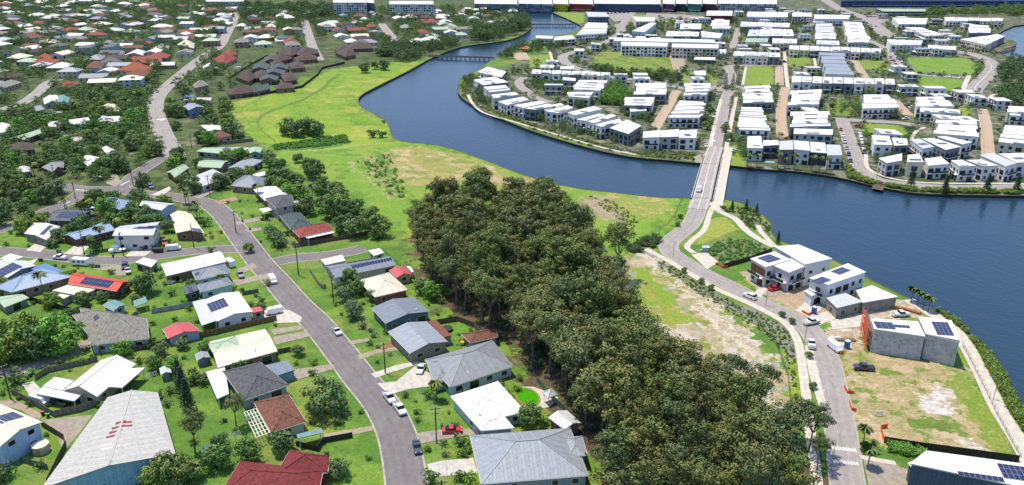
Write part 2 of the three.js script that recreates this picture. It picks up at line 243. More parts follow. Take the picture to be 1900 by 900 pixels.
function clipRect(poly, b) { // Sutherland-Hodgman against a rectangle
  const cut = (pts, f, at) => { const o = []; for (let i = 0; i < pts.length; i++) { const a = pts[i], c = pts[(i + 1) % pts.length], fa = f(a), fc = f(c); if (fa >= 0) o.push(a); if ((fa >= 0) !== (fc >= 0)) o.push(a.clone().lerp(c, fa / (fa - fc))); } return o; };
  let q = poly; q = cut(q, (v) => v.x - b[0]); q = cut(q, (v) => b[1] - v.x); q = cut(q, (v) => v.z - b[2]); return cut(q, (v) => b[3] - v.z);
}
// far land: west of the river, and the estate side; near land on top of them
const farMat = new THREE.MeshStandardMaterial({ map: paintLand(...FB, 2048, 1336, true), roughness: 1 });
const nearMat = new THREE.MeshStandardMaterial({ map: paintLand(...NB, 2048, 2048, false), roughness: 1 });
const westLand = [...westLine, V(420, 0, -60), V(-1050, 0, -60), V(-1050, 0, -1750), at(1019, 21).setZ(-1750)];
const estateLand = [...eastLine.slice(3), at(1019, 21), at(1019, 21).setZ(-1750), V(1050, 0, -1750), V(1050, 0, -380)];
structure('grassland', sheetGeo(clipRect(westLand, [FB[0], FB[1], FB[2], -440]), [], -0.03, uvIn(FB)), farMat, 'green suburb ground and park beyond the road');
structure('estate_ground', sheetGeo(clipRect(estateLand, [FB[0], 1050, FB[2], -300]), [lagoonLine.map((v) => V(Math.min(v.x, 1049.5), 0, v.z))], -0.03, uvIn(FB)), farMat, 'paved and planted ground of the white estate');
structure('lawn_ground', sheetGeo(clipRect(westLand, [NB[0], NB[1], NB[2], NB[3]]), [], 0, uvIn(NB)), nearMat, 'lawns, bare dirt and forest floor in front of the river');
// water
const wn = tex(512, 512, (x, y) => g3(255 * (0.5 * nz(x, y, 2) + 0.5 * nz(y, x, 5))), false, 38);
const waterMat = new THREE.MeshPhysicalMaterial({ color: '#1f374c', roughness: 0.1, bumpMap: wn, bumpScale: 0.09, ior: 1.33 });
structure('river_water', sheetGeo([V(-900, 0, -1700), V(-900, 0, 300), V(1600, 0, 300), V(1600, 0, -1700)], [], -1.1), waterMat, 'dark blue rippled water of the wide river');
function ribbon(line, w0, w1, y0, y1) { // strip along a line between two side offsets
  const mb = new MB(); const off = (i, w) => { const a = line[Math.max(0, i - 1)], b = line[Math.min(line.length - 1, i + 1)], d = b.clone().sub(a).setY(0).normalize(); return V(line[i].x - d.z * w, 0, line[i].z + d.x * w); };
  let L = 0; for (let i = 0; i < line.length - 1; i++) {
    const a0 = off(i, w0), a1 = off(i, w1), b0 = off(i + 1, w0), b1 = off(i + 1, w1), l = line[i].distanceTo(line[i + 1]); a0.y = b0.y = y0; a1.y = b1.y = y1;
    for (const [q, u, v] of [[a0, 0, L], [a1, w1 - w0, L], [b1, w1 - w0, L + l], [a0, 0, L], [b1, w1 - w0, L + l], [b0, 0, L + l]]) { mb.p.push(q.x, q.y, q.z); mb.u.push(u + w0, v); }
    L += l;
  }
  return mb.geo();
}
const wallMat = mat('wallConcrete', '#5a5348', 0.9), capMat = mat('concrete', '#8d877c', 0.9);
for (const [line, s, label] of [[westLine, 1, 'low dark seawall along the park and house bank'], [eastLine, 1, 'low dark seawall along the white estate bank'], [lagoonLine, 1, 'low seawall round the small lagoon']]) {
  structure('seawall', mergeGeometries([ribbon(line, 0.0, 0.001, 0.12, -1.6), ribbon(line, -0.5 * s, 0.002, 0.125, 0.12), ribbon(line, -0.5 * s, -0.501 * s, -0.2, 0.125)]), wallMat, label);
}
// ---------- roads, kerbs, paths ----------
const roadLines = [];
let layer = 0;
const asphaltOld = mat('asphalt', '#858081', 0.92), asphaltNew = mat('asphalt', '#aca6a2', 0.92), kerbMat = mat('concrete', '#b3ada2', 0.9), pathMat = mat('concrete', '#d3ccbe', 0.9), laneMat = mat('pave', '#c6b19a', 0.9), paint = mat('plain', '#e6e6e2', 0.7);
function flatRibbon(line, w0, w1, y) { return ribbon(line, w0, w1, y, y); }
function road(px, width, m, label, kerb = true) {
  const line = smooth(ground(px), 4), y = 0.02 + (layer++ % 9) * 0.004; roadLines.push([line, width / 2]);
  structure('road', flatRibbon(line, -width / 2, width / 2, y), m, label);
  if (kerb) for (const s of [-1, 1]) structure('kerb', mergeGeometries([flatRibbon(line, s * (width / 2 + (s > 0 ? 0 : 0.45)), s * (width / 2 + (s > 0 ? 0.45 : 0)), 0.055), ribbon(line, s * (width / 2 + 0.45), s * (width / 2 + 0.46), 0.055, -0.05)]), kerbMat, 'pale concrete kerb of the ' + label);
  return line;
}
function path(px, width, label, m = pathMat, name = 'footpath') { const line = smooth(ground(px), 4); roadLines.push([line, width / 2]); structure(name, flatRibbon(line, -width / 2, width / 2, 0.06 + (layer++ % 9) * 0.004), m, label); return line; }
const padPolys = [];
function pad(px, label, m = pathMat, name = 'driveway', y = 0.065) { const pts = ground(px); padPolys.push(pts); const yy = y + (layer++ % 9) * 0.004; return structure(name, sheetGeo(pts, [], yy), m, label); }
const main = road([775, 1000, 760, 930, 752, 880, 746, 845, 734, 800, 708, 750, 667, 700, 629, 650, 588, 600, 547, 560, 517, 525, 485, 490, 462, 460, 441, 432, 424, 410, 406, 391, 384, 377, 345, 369, 300, 363, 255, 358, 222, 349], 8.4, asphaltOld, 'curved old suburban street');
const side = road([-120, 455, 0, 466, 69, 471, 139, 479, 194, 484, 236, 482, 278, 477, 333, 469, 400, 463, 455, 462], 7.2, asphaltOld, 'side street left of the curved street');
road([512, 486, 540, 480, 605, 474, 655, 466, 676, 460], 7, asphaltOld, 'short dead end street toward the wood');
road([-150, 360, 0, 352, 40, 347, 100, 345, 150, 350, 185, 351, 222, 349, 250, 325, 288, 301, 322, 284], 7, asphaltOld, 'road past the white gabled house');
road([160, 352, 120, 378, 70, 398, 36, 413, -60, 448], 7, asphaltOld, 'street sloping down to the left frame edge');
road([326, 290, 316, 272, 306, 254, 294, 225, 288, 203, 292, 182, 314, 157, 345, 130, 380, 103, 405, 88, 420, 64, 435, 35, 444, 10], 9.5, asphaltNew, 'wide road through the far suburb');
road([-60, 212, 0, 203, 40, 191, 72, 170, 92, 152, 110, 147], 8, asphaltNew, 'cul de sac in the far left suburb');
road([564, 38, 572, 62, 580, 88, 592, 112], 9, asphaltNew, 'straight street ending at the brown roofed village');
road([708, 44, 716, 55, 726, 67, 739, 81], 9, asphaltNew, 'short street above the brown roofed village');
const est = road([1352, 170, 1346, 184, 1339, 218, 1330, 255, 1323, 282, 1308, 340, 1298, 378, 1289, 403, 1277, 421, 1254, 439, 1241, 453, 1244, 467, 1266, 483, 1306, 507, 1361, 534, 1410, 560, 1462, 586, 1496, 606, 1516, 632, 1531, 660, 1541, 700, 1551, 750, 1560, 800, 1566, 850, 1573, 900, 1590, 1010], 6.6, asphaltNew, 'new estate road over the bridge');
road([1354, 158, 1357, 140, 1358, 122, 1400, 121, 1455, 121], 7, asphaltNew, 'road above the roundabout');
road([1340, 166, 1300, 168, 1262, 163, 1200, 148], 6, asphaltNew, 'road left of the roundabout');
road([1545, 220, 1600, 224, 1660, 227, 1705, 233], 7, asphaltNew, 'cross street by the small park');
road([1562, 222, 1570, 243, 1577, 264, 1589, 296, 1601, 317, 1626, 333, 1669, 341, 1758, 348, 1830, 348, 1990, 346], 7, asphaltNew, 'waterside street round the estate corner');
road([1600, 70, 1640, 89, 1664, 118, 1687, 136, 1740, 141, 1782, 144], 7, asphaltNew, 'street beside the upper lawns');
road([1740, 95, 1782, 96, 1822, 106, 1843, 122, 1832, 140, 1814, 158, 1806, 172, 1822, 184, 1850, 190], 11, asphaltNew, 'winding divided road at the estate edge');
road([1170, 30, 1157, 42, 1150, 62, 1120, 80, 1090, 90, 1056, 99, 1044, 106, 1052, 118, 1080, 130, 1150, 145, 1200, 148], 8, asphaltNew, 'curved avenue past the round meadow');
road([1520, -8, 1562, 18, 1607, 34, 1630, 52, 1652, 70], 16, asphaltNew, 'wide avenue toward the warehouse');
road([974, 143, 964, 150, 966, 160, 982, 172, 998, 183, 1022, 190], 6, asphaltNew, 'inner lane behind the waterfront houses');
road([1357, 90, 1366, 70, 1370, 52], 6, asphaltNew, 'narrow street between far rows');
for (const [p, l] of [[[1214, 240, 1226, 220, 1244, 191, 1256, 168], 'tan paved lane west of the bridge road'], [[1452, 258, 1449, 213, 1453, 180, 1458, 162], 'tan paved lane behind the waterside six'], [[1834, 290, 1828, 224, 1822, 202], 'tan paved lane at the estate east'], [[1660, 186, 1672, 200, 1686, 214], 'tan paved lane among parked cars'], [[1445, 123, 1446, 140, 1446, 158], 'tan paved lane beside the square lawn'], [[1585, 112, 1600, 135, 1612, 150], 'tan paved lane by the building site']]) road(p, 6.5, laneMat, l, false);
// roundabout with a planted island
{
  const c = at(1352, 164), ring = (r, y) => { const p = []; for (let i = 0; i < 40; i++) p.push(V(c.x + Math.cos(i / 20 * Math.PI) * r, y, c.z + Math.sin(i / 20 * Math.PI) * r)); return p; };
  structure('roundabout_road', sheetGeo(ring(15, 0), [], 0.064), asphaltNew, 'round junction with a planted island');
  structure('roundabout_kerb', sheetGeo(ring(6.4, 0), [], 0.12), kerbMat, 'pale kerb ring of the roundabout island');
  structure('roundabout_lawn', sheetGeo(ring(5.6, 0), [], 0.14), mat('plain', '#4f6b2a', 1), 'green island of the roundabout');
}
path([1197, 462, 1236, 482, 1278, 507, 1333, 538, 1400, 568, 1457, 600, 1478, 628, 1486, 660, 1490, 690, 1496, 735, 1503, 800, 1512, 860, 1520, 940], 2.4, 'pale footpath beside the new estate road');
path([1322, 385, 1315, 402, 1306, 427, 1282, 448, 1275, 459, 1288, 470], 2.2, 'pale path curving down to the parking bays');
path([1321, 376, 1333, 391, 1364, 406, 1381, 424, 1402, 440, 1436, 458], 3, 'wide pale riverside path past the planted beds');
path([1406, 418, 1412, 430, 1422, 441, 1438, 458], 2, 'short spur of the riverside path');
path([1684, 556, 1722, 578, 1770, 612, 1788, 634, 1820, 692, 1853, 760, 1888, 815, 1920, 872, 1990, 980], 4.2, 'broad white promenade along the right bank');
path([868, 176, 880, 196, 900, 210, 960, 228, 1040, 252, 1130, 277, 1180, 287], 2, 'thin path along the estate bank');
path([1020, 96, 1030, 118, 1050, 128, 1080, 137], 2.5, 'path beside the avenue curve');
path([1456, 96, 1458, 130, 1462, 162], 3, 'straight pale path between two lawns');
path([1384, 124, 1378, 158], 2, 'path edging the square lawn');
path([1510, 104, 1516, 136], 2.5, 'pale path beside the stepped terraces');
path([1798, 140, 1786, 168, 1782, 180], 3.5, 'wide path beside the second lawn');
path([1866, 168, 1838, 180, 1845, 195], 3, 'path curving by the trees at the lagoon');
path([1345, 300, 1350, 262, 1358, 220, 1366, 180], 2.4, 'footpath beside the bridge road');
path([1316, 290, 1322, 250, 1330, 215, 1338, 184], 2, 'footpath west of the bridge road');
path([1595, 245, 1606, 285, 1618, 318, 1680, 336, 1900, 341], 2, 'footpath inside the waterside street');
path([1690, 262, 1700, 244, 1716, 236], 2, 'small path beside the estate park');
// driveways and paved areas
const conc = mat('concrete', '#cfcabf', 0.9), concOld = mat('concrete', '#a39a8c', 0.9), gravel = mat('asphalt', '#b5a890', 0.95);
for (const [p, l, m] of [
  [[700, 712, 735, 708, 770, 680, 800, 694, 806, 716, 760, 722, 722, 733], 'wide pale driveway of the grey hipped house', conc], [[688, 694, 735, 678, 775, 670, 778, 676, 730, 690, 697, 702], 'narrow driveway of the gabled grey house', conc],
  [[772, 805, 812, 798, 870, 796, 890, 806, 820, 816, 780, 824], 'driveway with the red car', concOld], [[792, 862, 820, 855, 878, 850, 886, 878, 800, 886], 'pale driveway of the large grey house', conc],
  [[663, 660, 700, 648, 738, 644, 738, 650, 700, 656, 668, 668], 'worn twin track driveway', gravel], [[645, 634, 680, 628, 690, 632, 652, 640], 'short concrete crossing', concOld],
  [[490, 577, 535, 575, 560, 588, 558, 598, 515, 600, 490, 590], 'driveway with the white van', conc], [[430, 520, 495, 508, 500, 516, 440, 530], 'driveway beside the hipped duplex', concOld], [[440, 500, 470, 488, 478, 496, 448, 508], 'short driveway by the caravan', concOld],
  [[502, 612, 558, 604, 566, 610, 508, 622], 'strip driveway of the cream house', concOld], [[505, 626, 568, 615, 578, 624, 512, 640], 'second strip driveway of the cream house', concOld], [[545, 686, 618, 676, 622, 684, 556, 704, 540, 700], 'grey driveway of the dark tiled house', concOld],
  [[600, 806, 690, 790, 696, 798, 640, 810, 604, 816], 'faint driveway of the brown tiled house', gravel], [[78, 780, 172, 770, 150, 800, 118, 838, 100, 800], 'broad concrete yard beside the warehouse', concOld], [[40, 712, 62, 708, 78, 724, 108, 744, 130, 750, 66, 750], 'white driveway under the carport', conc],
  [[170, 622, 184, 638, 150, 652, 60, 690, 20, 702, 0, 700, 0, 686, 60, 674, 120, 650], 'worn bitumen lane by the tiled house', concOld], [[0, 744, 30, 742, 80, 770, 70, 782, 40, 762, 0, 752], 'gravel lane along the fence', gravel],
  [[48, 465, 68, 450, 92, 452, 75, 468], 'driveway under the white carport roof', conc], [[118, 471, 140, 455, 165, 458, 150, 474], 'pale driveway by the light blue roof', conc], [[232, 476, 252, 458, 290, 460, 268, 476], 'driveway of the two storey house', conc],
  [[168, 500, 196, 494, 228, 492, 240, 510, 218, 512, 200, 502], 'driveway with the parked blue car', concOld], [[40, 488, 70, 480, 60, 492], 'small crossing by the solar roof', conc], [[435, 412, 485, 402, 490, 408, 442, 418], 'pink driveway of the upper hipped house', concOld], [[455, 425, 484, 422, 486, 427, 460, 432], 'short driveway by the palms', concOld],
  [[398, 374, 436, 365, 442, 371, 406, 380], 'reddish driveway of the twin storey house', mat('concrete', '#b08a78', 0.9)], [[358, 365, 380, 352, 396, 356, 372, 369], 'driveway of the wide white house', concOld], [[280, 362, 298, 354, 314, 346, 318, 351, 300, 364], 'driveway by the green roof', conc], [[196, 340, 204, 326, 216, 322, 226, 340, 212, 346], 'pinkish driveway of the white gabled house', concOld],
  [[98, 244, 118, 243, 130, 254, 152, 253, 156, 258, 140, 262, 118, 253], 'curved driveway of the long white house', conc],
  [[1283, 473, 1311, 467, 1333, 487, 1312, 500], 'pale parking bays by the planted triangle', pathMat], [[1493, 640, 1508, 648, 1533, 752, 1520, 758, 1500, 690], 'row of pale parking bays along the road', pathMat],
  [[1398, 545, 1430, 512, 1452, 520, 1420, 542, 1410, 553], 'pale forecourt of the white house', conc], [[1418, 548, 1452, 524, 1466, 536, 1436, 552], 'grey driveway with the red car', concOld], [[1476, 576, 1500, 556, 1530, 570, 1502, 590], 'concrete forecourt of the second white house', conc], [[1505, 585, 1535, 578, 1552, 590, 1520, 604], 'bare slab at the building site', conc],
  [[1540, 594, 1600, 588, 1598, 606, 1545, 612], 'spilled white gravel apron', conc], [[1602, 853, 1658, 862, 1690, 874, 1686, 905, 1612, 905], 'grey driveway at the lower right house', concOld], [[1594, 844, 1660, 856, 1664, 864, 1598, 852], 'pale path to the lower right house', pathMat], [[1286, 292, 1300, 286, 1304, 302, 1290, 302], 'paved corner beside the bridge abutment', concOld],
  [[1183, 462, 1204, 458, 1228, 476, 1210, 478], 'grey turning apron at the path end', concOld], [[962, 738, 968, 718, 990, 718, 1006, 724, 1036, 738, 1020, 756, 975, 760], 'white paving around the kidney pool', conc], [[1120, 22, 1150, 18, 1180, 24, 1170, 36, 1140, 40], 'wide grey car park by the shops', asphaltNew], [[1140, 45, 1165, 42, 1160, 60, 1145, 62], 'paved plaza by the shops', asphaltNew],
  [[1242, 104, 1268, 102, 1272, 120, 1262, 136, 1250, 134], 'gravel patch beside the round meadow', gravel], [[1196, 35, 1290, 40, 1310, 30, 1200, 24], 'far car park below the colourful shops', asphaltNew], [[1600, 30, 1640, 26, 1650, 40, 1620, 46], 'far car park by the wide avenue', asphaltNew], [[1500, 40, 1512, 44, 1508, 56, 1496, 52], 'far paved yard', asphaltNew], [[860, 15, 940, 18, 930, 26, 850, 24], 'car park behind the apartment blocks', asphaltNew],
  [[945, 100, 975, 96, 985, 110, 960, 112], 'reddish plaza by the cafe', laneMat], [[1620, 340, 1642, 344, 1638, 354, 1618, 350], 'timber landing stage at the corner', M.timber],
]) pad(p, l, m);
// bridge
{
  const line = smooth(ground([1321, 291, 1308, 340, 1300, 372]), 6), y = 0.5, g = thing('road_bridge', 'concrete road bridge with a pale side walkway crossing the river', 'bridge', at(1310, 335));
  const loc = (geo) => { geo.translate(-g.position.x, 0, -g.position.z); return geo; };
  const dl = smooth(ground([1328, 272, 1321, 291, 1308, 340, 1300, 372, 1294, 388]), 6);
  put('deck', loc(mergeGeometries([flatRibbon(dl, -4.2, 4.2, 0.1), ribbon(dl, -4.2, -4.21, -1, 0.1), ribbon(dl, 4.2, 4.21, 0.1, -1), flatRibbon(dl, -4.2, 4.2, -1)])), mat('asphalt', '#b5aeaa', 0.92), g);
  put('walkway', loc(mergeGeometries([flatRibbon(dl, -9.6, -5.1, 0.16), ribbon(dl, -5.1, -5.11, 0.16, -0.7), ribbon(dl, -9.6, -9.61, -0.7, 0.16), flatRibbon(dl, -9.6, -5.1, -0.7)])), pathMat, g);
  for (const [w, hh, th, nm] of [[4.1, 1.0, 0.35, 'parapet'], [-4.1, 0.85, 0.35, 'parapet'], [-5.2, 1.0, 0.12, 'railing'], [-9.5, 1.0, 0.12, 'railing']]) put(nm, loc(mergeGeometries([flatRibbon(line, w - th / 2, w + th / 2, hh), ribbon(line, w - th / 2, w - th / 2 - 0.001, 0.1, hh), ribbon(line, w + th / 2, w + th / 2 + 0.001, hh, 0.1)])), nm === 'railing' ? M.trim : M.concrete, g);
  put('centre_line', loc(flatRibbon(dl, -0.09, 0.09, 0.11)), paint, g); for (const s of [-3.3, 3.3]) put('edge_line', loc(flatRibbon(dl, s - 0.06, s + 0.06, 0.11)), paint, g);
  for (const t of [0.15, 0.38, 0.62, 0.85]) { const p = line[Math.floor(t * (line.length - 1))], a = line[0].clone().sub(line[line.length - 1]), turn = Math.atan2(a.x, a.z); bx('pier', M.concrete, g, p.x - g.position.x + 2.4, -1.6, p.z - g.position.z, 14, 2, 1.1, turn); }
}
// painted marks on the roads
function marks(list, label) { const g = mergeGeometries(list); return structure('road_marking', g, paint, label); }
function bar(px, py, px2, py2, w = 0.3) { const a = at(px, py), b = at(px2, py2); return flatRibbon([a, b], -w / 2, w / 2, 0.075); }
marks(Array.from({ length: 9 }, (_, i) => { const t = i / 8, x = 1543 + 42 * t, y = 828 + 5 * t; return bar(x, y, x + 3.5, y + 6, 0.35); }), 'white teeth of the upper speed hump');
marks(Array.from({ length: 9 }, (_, i) => { const t = i / 8, x = 1546 + 43 * t, y = 853 + 5 * t; return bar(x, y, x + 3.5, y + 6, 0.35); }), 'white teeth of the lower speed hump');
marks([bar(1318, 252, 1326, 248, 0.8), bar(1318, 258, 1328, 262, 0.8)], 'white give way marks at the bridge end');
marks(Array.from({ length: 6 }, (_, i) => bar(1300 + i * 5, 470 + i * 4.4, 1288 + i * 5, 475 + i * 4.4, 0.15)), 'white bay lines in the small car park');
marks(Array.from({ length: 6 }, (_, i) => bar(1498 + i * 4.6, 655 + i * 18, 1512 + i * 4.6, 653 + i * 18, 0.14)), 'white bay lines along the new road');
marks([bar(140, 352, 164, 354, 0.5), bar(224, 344, 240, 336, 0.5), bar(130, 374, 118, 380, 0.4)], 'white line marks at the left junction');
marks([flatRibbon(smooth(ground([1786, 98, 1820, 107, 1840, 122, 1829, 141, 1812, 158, 1808, 170]), 4), -0.12, 0.12, 0.08)], 'white median line of the winding road');
for (const [x, y] of [[295, 222], [300, 223], [305, 221]]) marks([bar(x - 3, y, x + 3, y - 0.5, 2.2)], 'pale hump bars across the wide road');
const VENT = new THREE.LatheGeometry([[0, 0.35], [0.16, 0.33], [0.22, 0.2], [0.16, 0.05], [0.1, -0.5]].map(([x, y]) => new THREE.Vector2(x, y)), 10);
// ---------- houses ----------
const footprints = [];
const ROOF = {
  white: ['metal', '#e9e9e6', 0.5], cream: ['metal', '#e2dcc6', 0.55], pale: ['metal', '#c9ced2', 0.5], grey: ['metal', '#8f959b', 0.5], blueGrey: ['metal', '#7c8896', 0.5], darkMetal: ['metal', '#555b62', 0.5], slate: ['metal', '#9aa3ae', 0.5],
  blue: ['metal', '#5b82b4', 0.5], lightBlue: ['metal', '#8fa9c9', 0.5], red: ['metal', '#d2402c', 0.55], pink: ['metal', '#c4545c', 0.55], green: ['metal', '#a9c0a4', 0.55], teal: ['metal', '#6f9a98', 0.55], weathered: ['metal', '#b9bab6', 0.65],
  brownTile: ['tile', '#9c6650', 0.85], redTile: ['tile', '#9c3236', 0.8], greyTile: ['tile', '#86878b', 0.85], paleTile: ['tile', '#b3b1a6', 0.88], salmonTile: ['tile', '#bf5f52', 0.85], tealTile: ['tile', '#5e7276', 0.85], orangeTile: ['tile', '#c8683c', 0.85], mauveTile: ['tile', '#6d5a55', 0.88], charcoal: ['tile', '#74777d', 0.85],
};
const roofMat = (k) => mat(...ROOF[k]);
const WALLS = ['#d8d2c4', '#c3cdd2', '#b9a88c', '#e2e0da', '#9c8672', '#c9bfae', '#a9b5b9', '#dcd6ca'];
const UNIT_WIN = BOX;
function insetQuad(q, o) { return q.map((p, i) => { const a = q[(i + 3) % 4], b = q[(i + 1) % 4], da = a.clone().sub(p).setY(0).normalize(), db = b.clone().sub(p).setY(0).normalize(); return p.clone().addScaledVector(da, o).addScaledVector(db, o); }); }
// one roofed volume of a house; q: corner list on the survey sheet at eave height
function volume(g, v, lod, planes) {
  const e = v.e ?? 2.8, o = g.position; let q = pairs(v.q).map(([x, y]) => at(x, y, e));
  if (q.length === 3) q.push(q[0].clone().add(q[2]).sub(q[1]));
  let area = 0; for (let i = 0; i < 4; i++) { const a = q[i], b = q[(i + 1) % 4]; area += a.x * b.z - b.x * a.z; }
  let ax = v.ax ?? (q[0].distanceTo(q[1]) >= q[1].distanceTo(q[2]) ? 0 : 1);
  if (area > 0) { q = [q[1], q[0], q[3], q[2]]; }
  if (ax) q = [q[1], q[2], q[3], q[0]];
  footprints.push(q.map((p) => V(p.x, 0, p.z)));
  const [A, B, C, D] = q, M1 = A.clone().lerp(D, 0.5), M2 = B.clone().lerp(C, 0.5), half = (A.distanceTo(D) + B.distanceTo(C)) / 4, len = M1.distanceTo(M2);
  const t = v.t || 'g', rise = v.r ?? (t === 'h' ? half * 0.42 : t === 'g' ? half * 0.3 : t === 's' ? half * 0.2 : 0), up = (p, h) => V(p.x, p.y + h, p.z);
  const rm = roofMat(v.c || 'white'), over = v.o ?? (t === 'f' ? 0.25 : 0.5), th = t === 'f' ? 0.3 : 0.16, mb = new MB(o), faces = [];
  const lift = (list) => list.map((p) => up(p, th));
  if (t === 'h') {
    const k = Math.min(0.49, half / len), R1 = up(M1.clone().lerp(M2, k), rise), R2 = up(M2.clone().lerp(M1, k), rise);
    faces.push([A, B, R2, R1], [C, D, R1, R2], [B, C, R2], [D, A, R1]);
    v.ridge = [R1, R2];
  } else if (t === 'g') { const R1 = up(M1, rise), R2 = up(M2, rise); faces.push([A, B, R2, R1], [C, D, R1, R2]); v.ridge = [R1, R2]; }
  else if (t === 's') faces.push([A, B, up(C, rise), up(D, rise)]); else faces.push([A, B, C, D]);
  for (const f of faces) { const L = lift(f); mb.slab(L, th); planes && planes.push(L); }
  const roof = put('roof', mb.geo(), rm, g); if (v.rl) roof.userData.label = v.rl;
  roof.userData.planes = undefined;
  if (t === 'h' && lod < 1) for (const [a, b] of [[A, v.ridge[0]], [D, v.ridge[0]], [B, v.ridge[1]], [C, v.ridge[1]]]) { const c = a.clone().lerp(b, 0.5).sub(o), d = b.clone().sub(a), m = bx('hip_cap', rm, roof, c.x, c.y + th + 0.02, c.z, 0.3, 0.09, d.length()); m.rotation.order = 'YXZ'; m.rotation.y = Math.atan2(d.x, d.z); m.rotation.x = -Math.asin(d.y / d.length()); }
  if (v.ridge && lod < 2) { const [a, b] = v.ridge, c = a.clone().lerp(b, 0.5).sub(o); bx('ridge_cap', rm, roof, c.x, c.y + th + 0.02, c.z, 0.35, 0.09, a.distanceTo(b), Math.atan2(b.x - a.x, b.z - a.z)); }
  const w = insetQuad(q, over), y0 = v.y0 ?? 0, wm = mat(v.wk || 'render', v.w || '#d8d2c4', 0.85);
  if (v.open) { // posts only
    for (const p of insetQuad(q, 0.4)) bx('post', M.white, g, p.x - o.x, e / 2, p.z - o.z, 0.14, e, 0.14);
    return { roof, q, w, faces };
  }
  const wb = new MB(o), hi = w.map((p) => V(p.x, e + (t === 'f' ? 0 : 0.02), p.z));
  if (t === 's') { hi[2].y += rise; hi[3].y += rise; }
  for (let i = 0; i < 4; i++) { const j = (i + 1) % 4; wb.poly([V(w[i].x, y0 - 0.3, w[i].z), V(w[j].x, y0 - 0.3, w[j].z), hi[j], hi[i]]); }
  if (t === 'g') { wb.poly([hi[1], hi[2], V((w[1].x + w[2].x) / 2, e + rise * 0.96, (w[1].z + w[2].z) / 2)]); wb.poly([hi[3], hi[0], V((w[3].x + w[0].x) / 2, e + rise * 0.96, (w[3].z + w[0].z) / 2)]); }
  put('wall', wb.geo(), wm, g);
  if (t !== 'f' && lod < 1) for (let i = 0; i < (t === 'g' ? 4 : 4); i++) { if (t === 'g' && i % 2) continue; const a = q[i], b = q[(i + 1) % 4], c = a.clone().lerp(b, 0.5).sub(o); bx('gutter', M.trim, roof, c.x, c.y + 0.03, c.z, 0.14, 0.13, a.distanceTo(b) + 0.1, Math.atan2(b.x - a.x, b.z - a.z)); }
  // openings
  const r = rng(Math.round(o.x * 31 + o.z * 17 + e * 7 + half * 100)), st = Math.max(1, Math.round((e - y0) / 3)), cam = V(-o.x, 0, -o.z).normalize();
  for (let i = 0; i < 4; i++) {
    const a = w[i], b = w[(i + 1) % 4], L = a.distanceTo(b), d = b.clone().sub(a).setY(0).normalize(), n = V(d.z, 0, -d.x), ctr = V(0, 0, 0); w.forEach((p) => ctr.addScaledVector(p, 0.25));
    if (n.dot(a.clone().sub(ctr)) < 0) n.negate();
    const facing = n.dot(cam); if (facing < (lod ? 0.12 : -0.35) || L < 2.6 || v.blank) continue;
    const turn = Math.atan2(n.x, n.z), modern = v.modern && facing > 0.3, step = modern ? 3.4 : 3.9, k = Math.max(1, Math.floor(L / step));
    for (let s = 0; s < st; s++) for (let m = 0; m < k; m++) {
      if (!modern && r() < 0.18) continue;
      const big = modern ? (r() < 0.48) : (s === 0 && r() < 0.22), ww = big ? Math.min(L / k - 0.5, 2.7) : rr(1.1, 1.8, r), wh = big ? 2.15 : modern ? 1.5 : 1.15, f = (m + 0.5) / k, y = y0 + s * 2.95 + (big ? 1.12 : 1.55);
      if (y + wh / 2 > e - 0.1) continue;
      const p = a.clone().lerp(b, f).sub(o);
      if (lod === 0) { const win = bx(big ? 'door' : 'window', M.trim, g, p.x + n.x * 0.02, y, p.z + n.z * 0.02, ww + 0.16, wh + 0.16, 0.1, turn); const pane = bx('pane', M.glass, win, 0, 0, 0.45, ww / (ww + 0.16), wh / (wh + 0.16), 0.5); pane.position.z = 0.4; }
      else bx(big ? 'door' : 'window', M.glassBlue, g, p.x + n.x * 0.03, y, p.z + n.z * 0.03, ww, wh, 0.1, turn);
    }
    if (modern && st > 1 && r() < 0.6) { const c = a.clone().lerp(b, 0.5).sub(o); bx('balcony', M.white, g, c.x + n.x * 0.7, y0 + 2.95, c.z + n.z * 0.7, L * 0.86, 0.22, 1.4, turn); if (lod < 2) bx('balustrade', M.glassBlue, g, c.x + n.x * 1.36, y0 + 3.5, c.z + n.z * 1.36, L * 0.84, 0.9, 0.05, turn); }
  }
  return { roof, q, w, faces };
}
const PANEL = new THREE.BoxGeometry(1, 0.05, 1.6); { const u = PANEL.attributes.uv; for (let i = 0; i < u.count; i++) if (i < 8 || i > 15) u.setXY(i, 0.02, 0.02); }
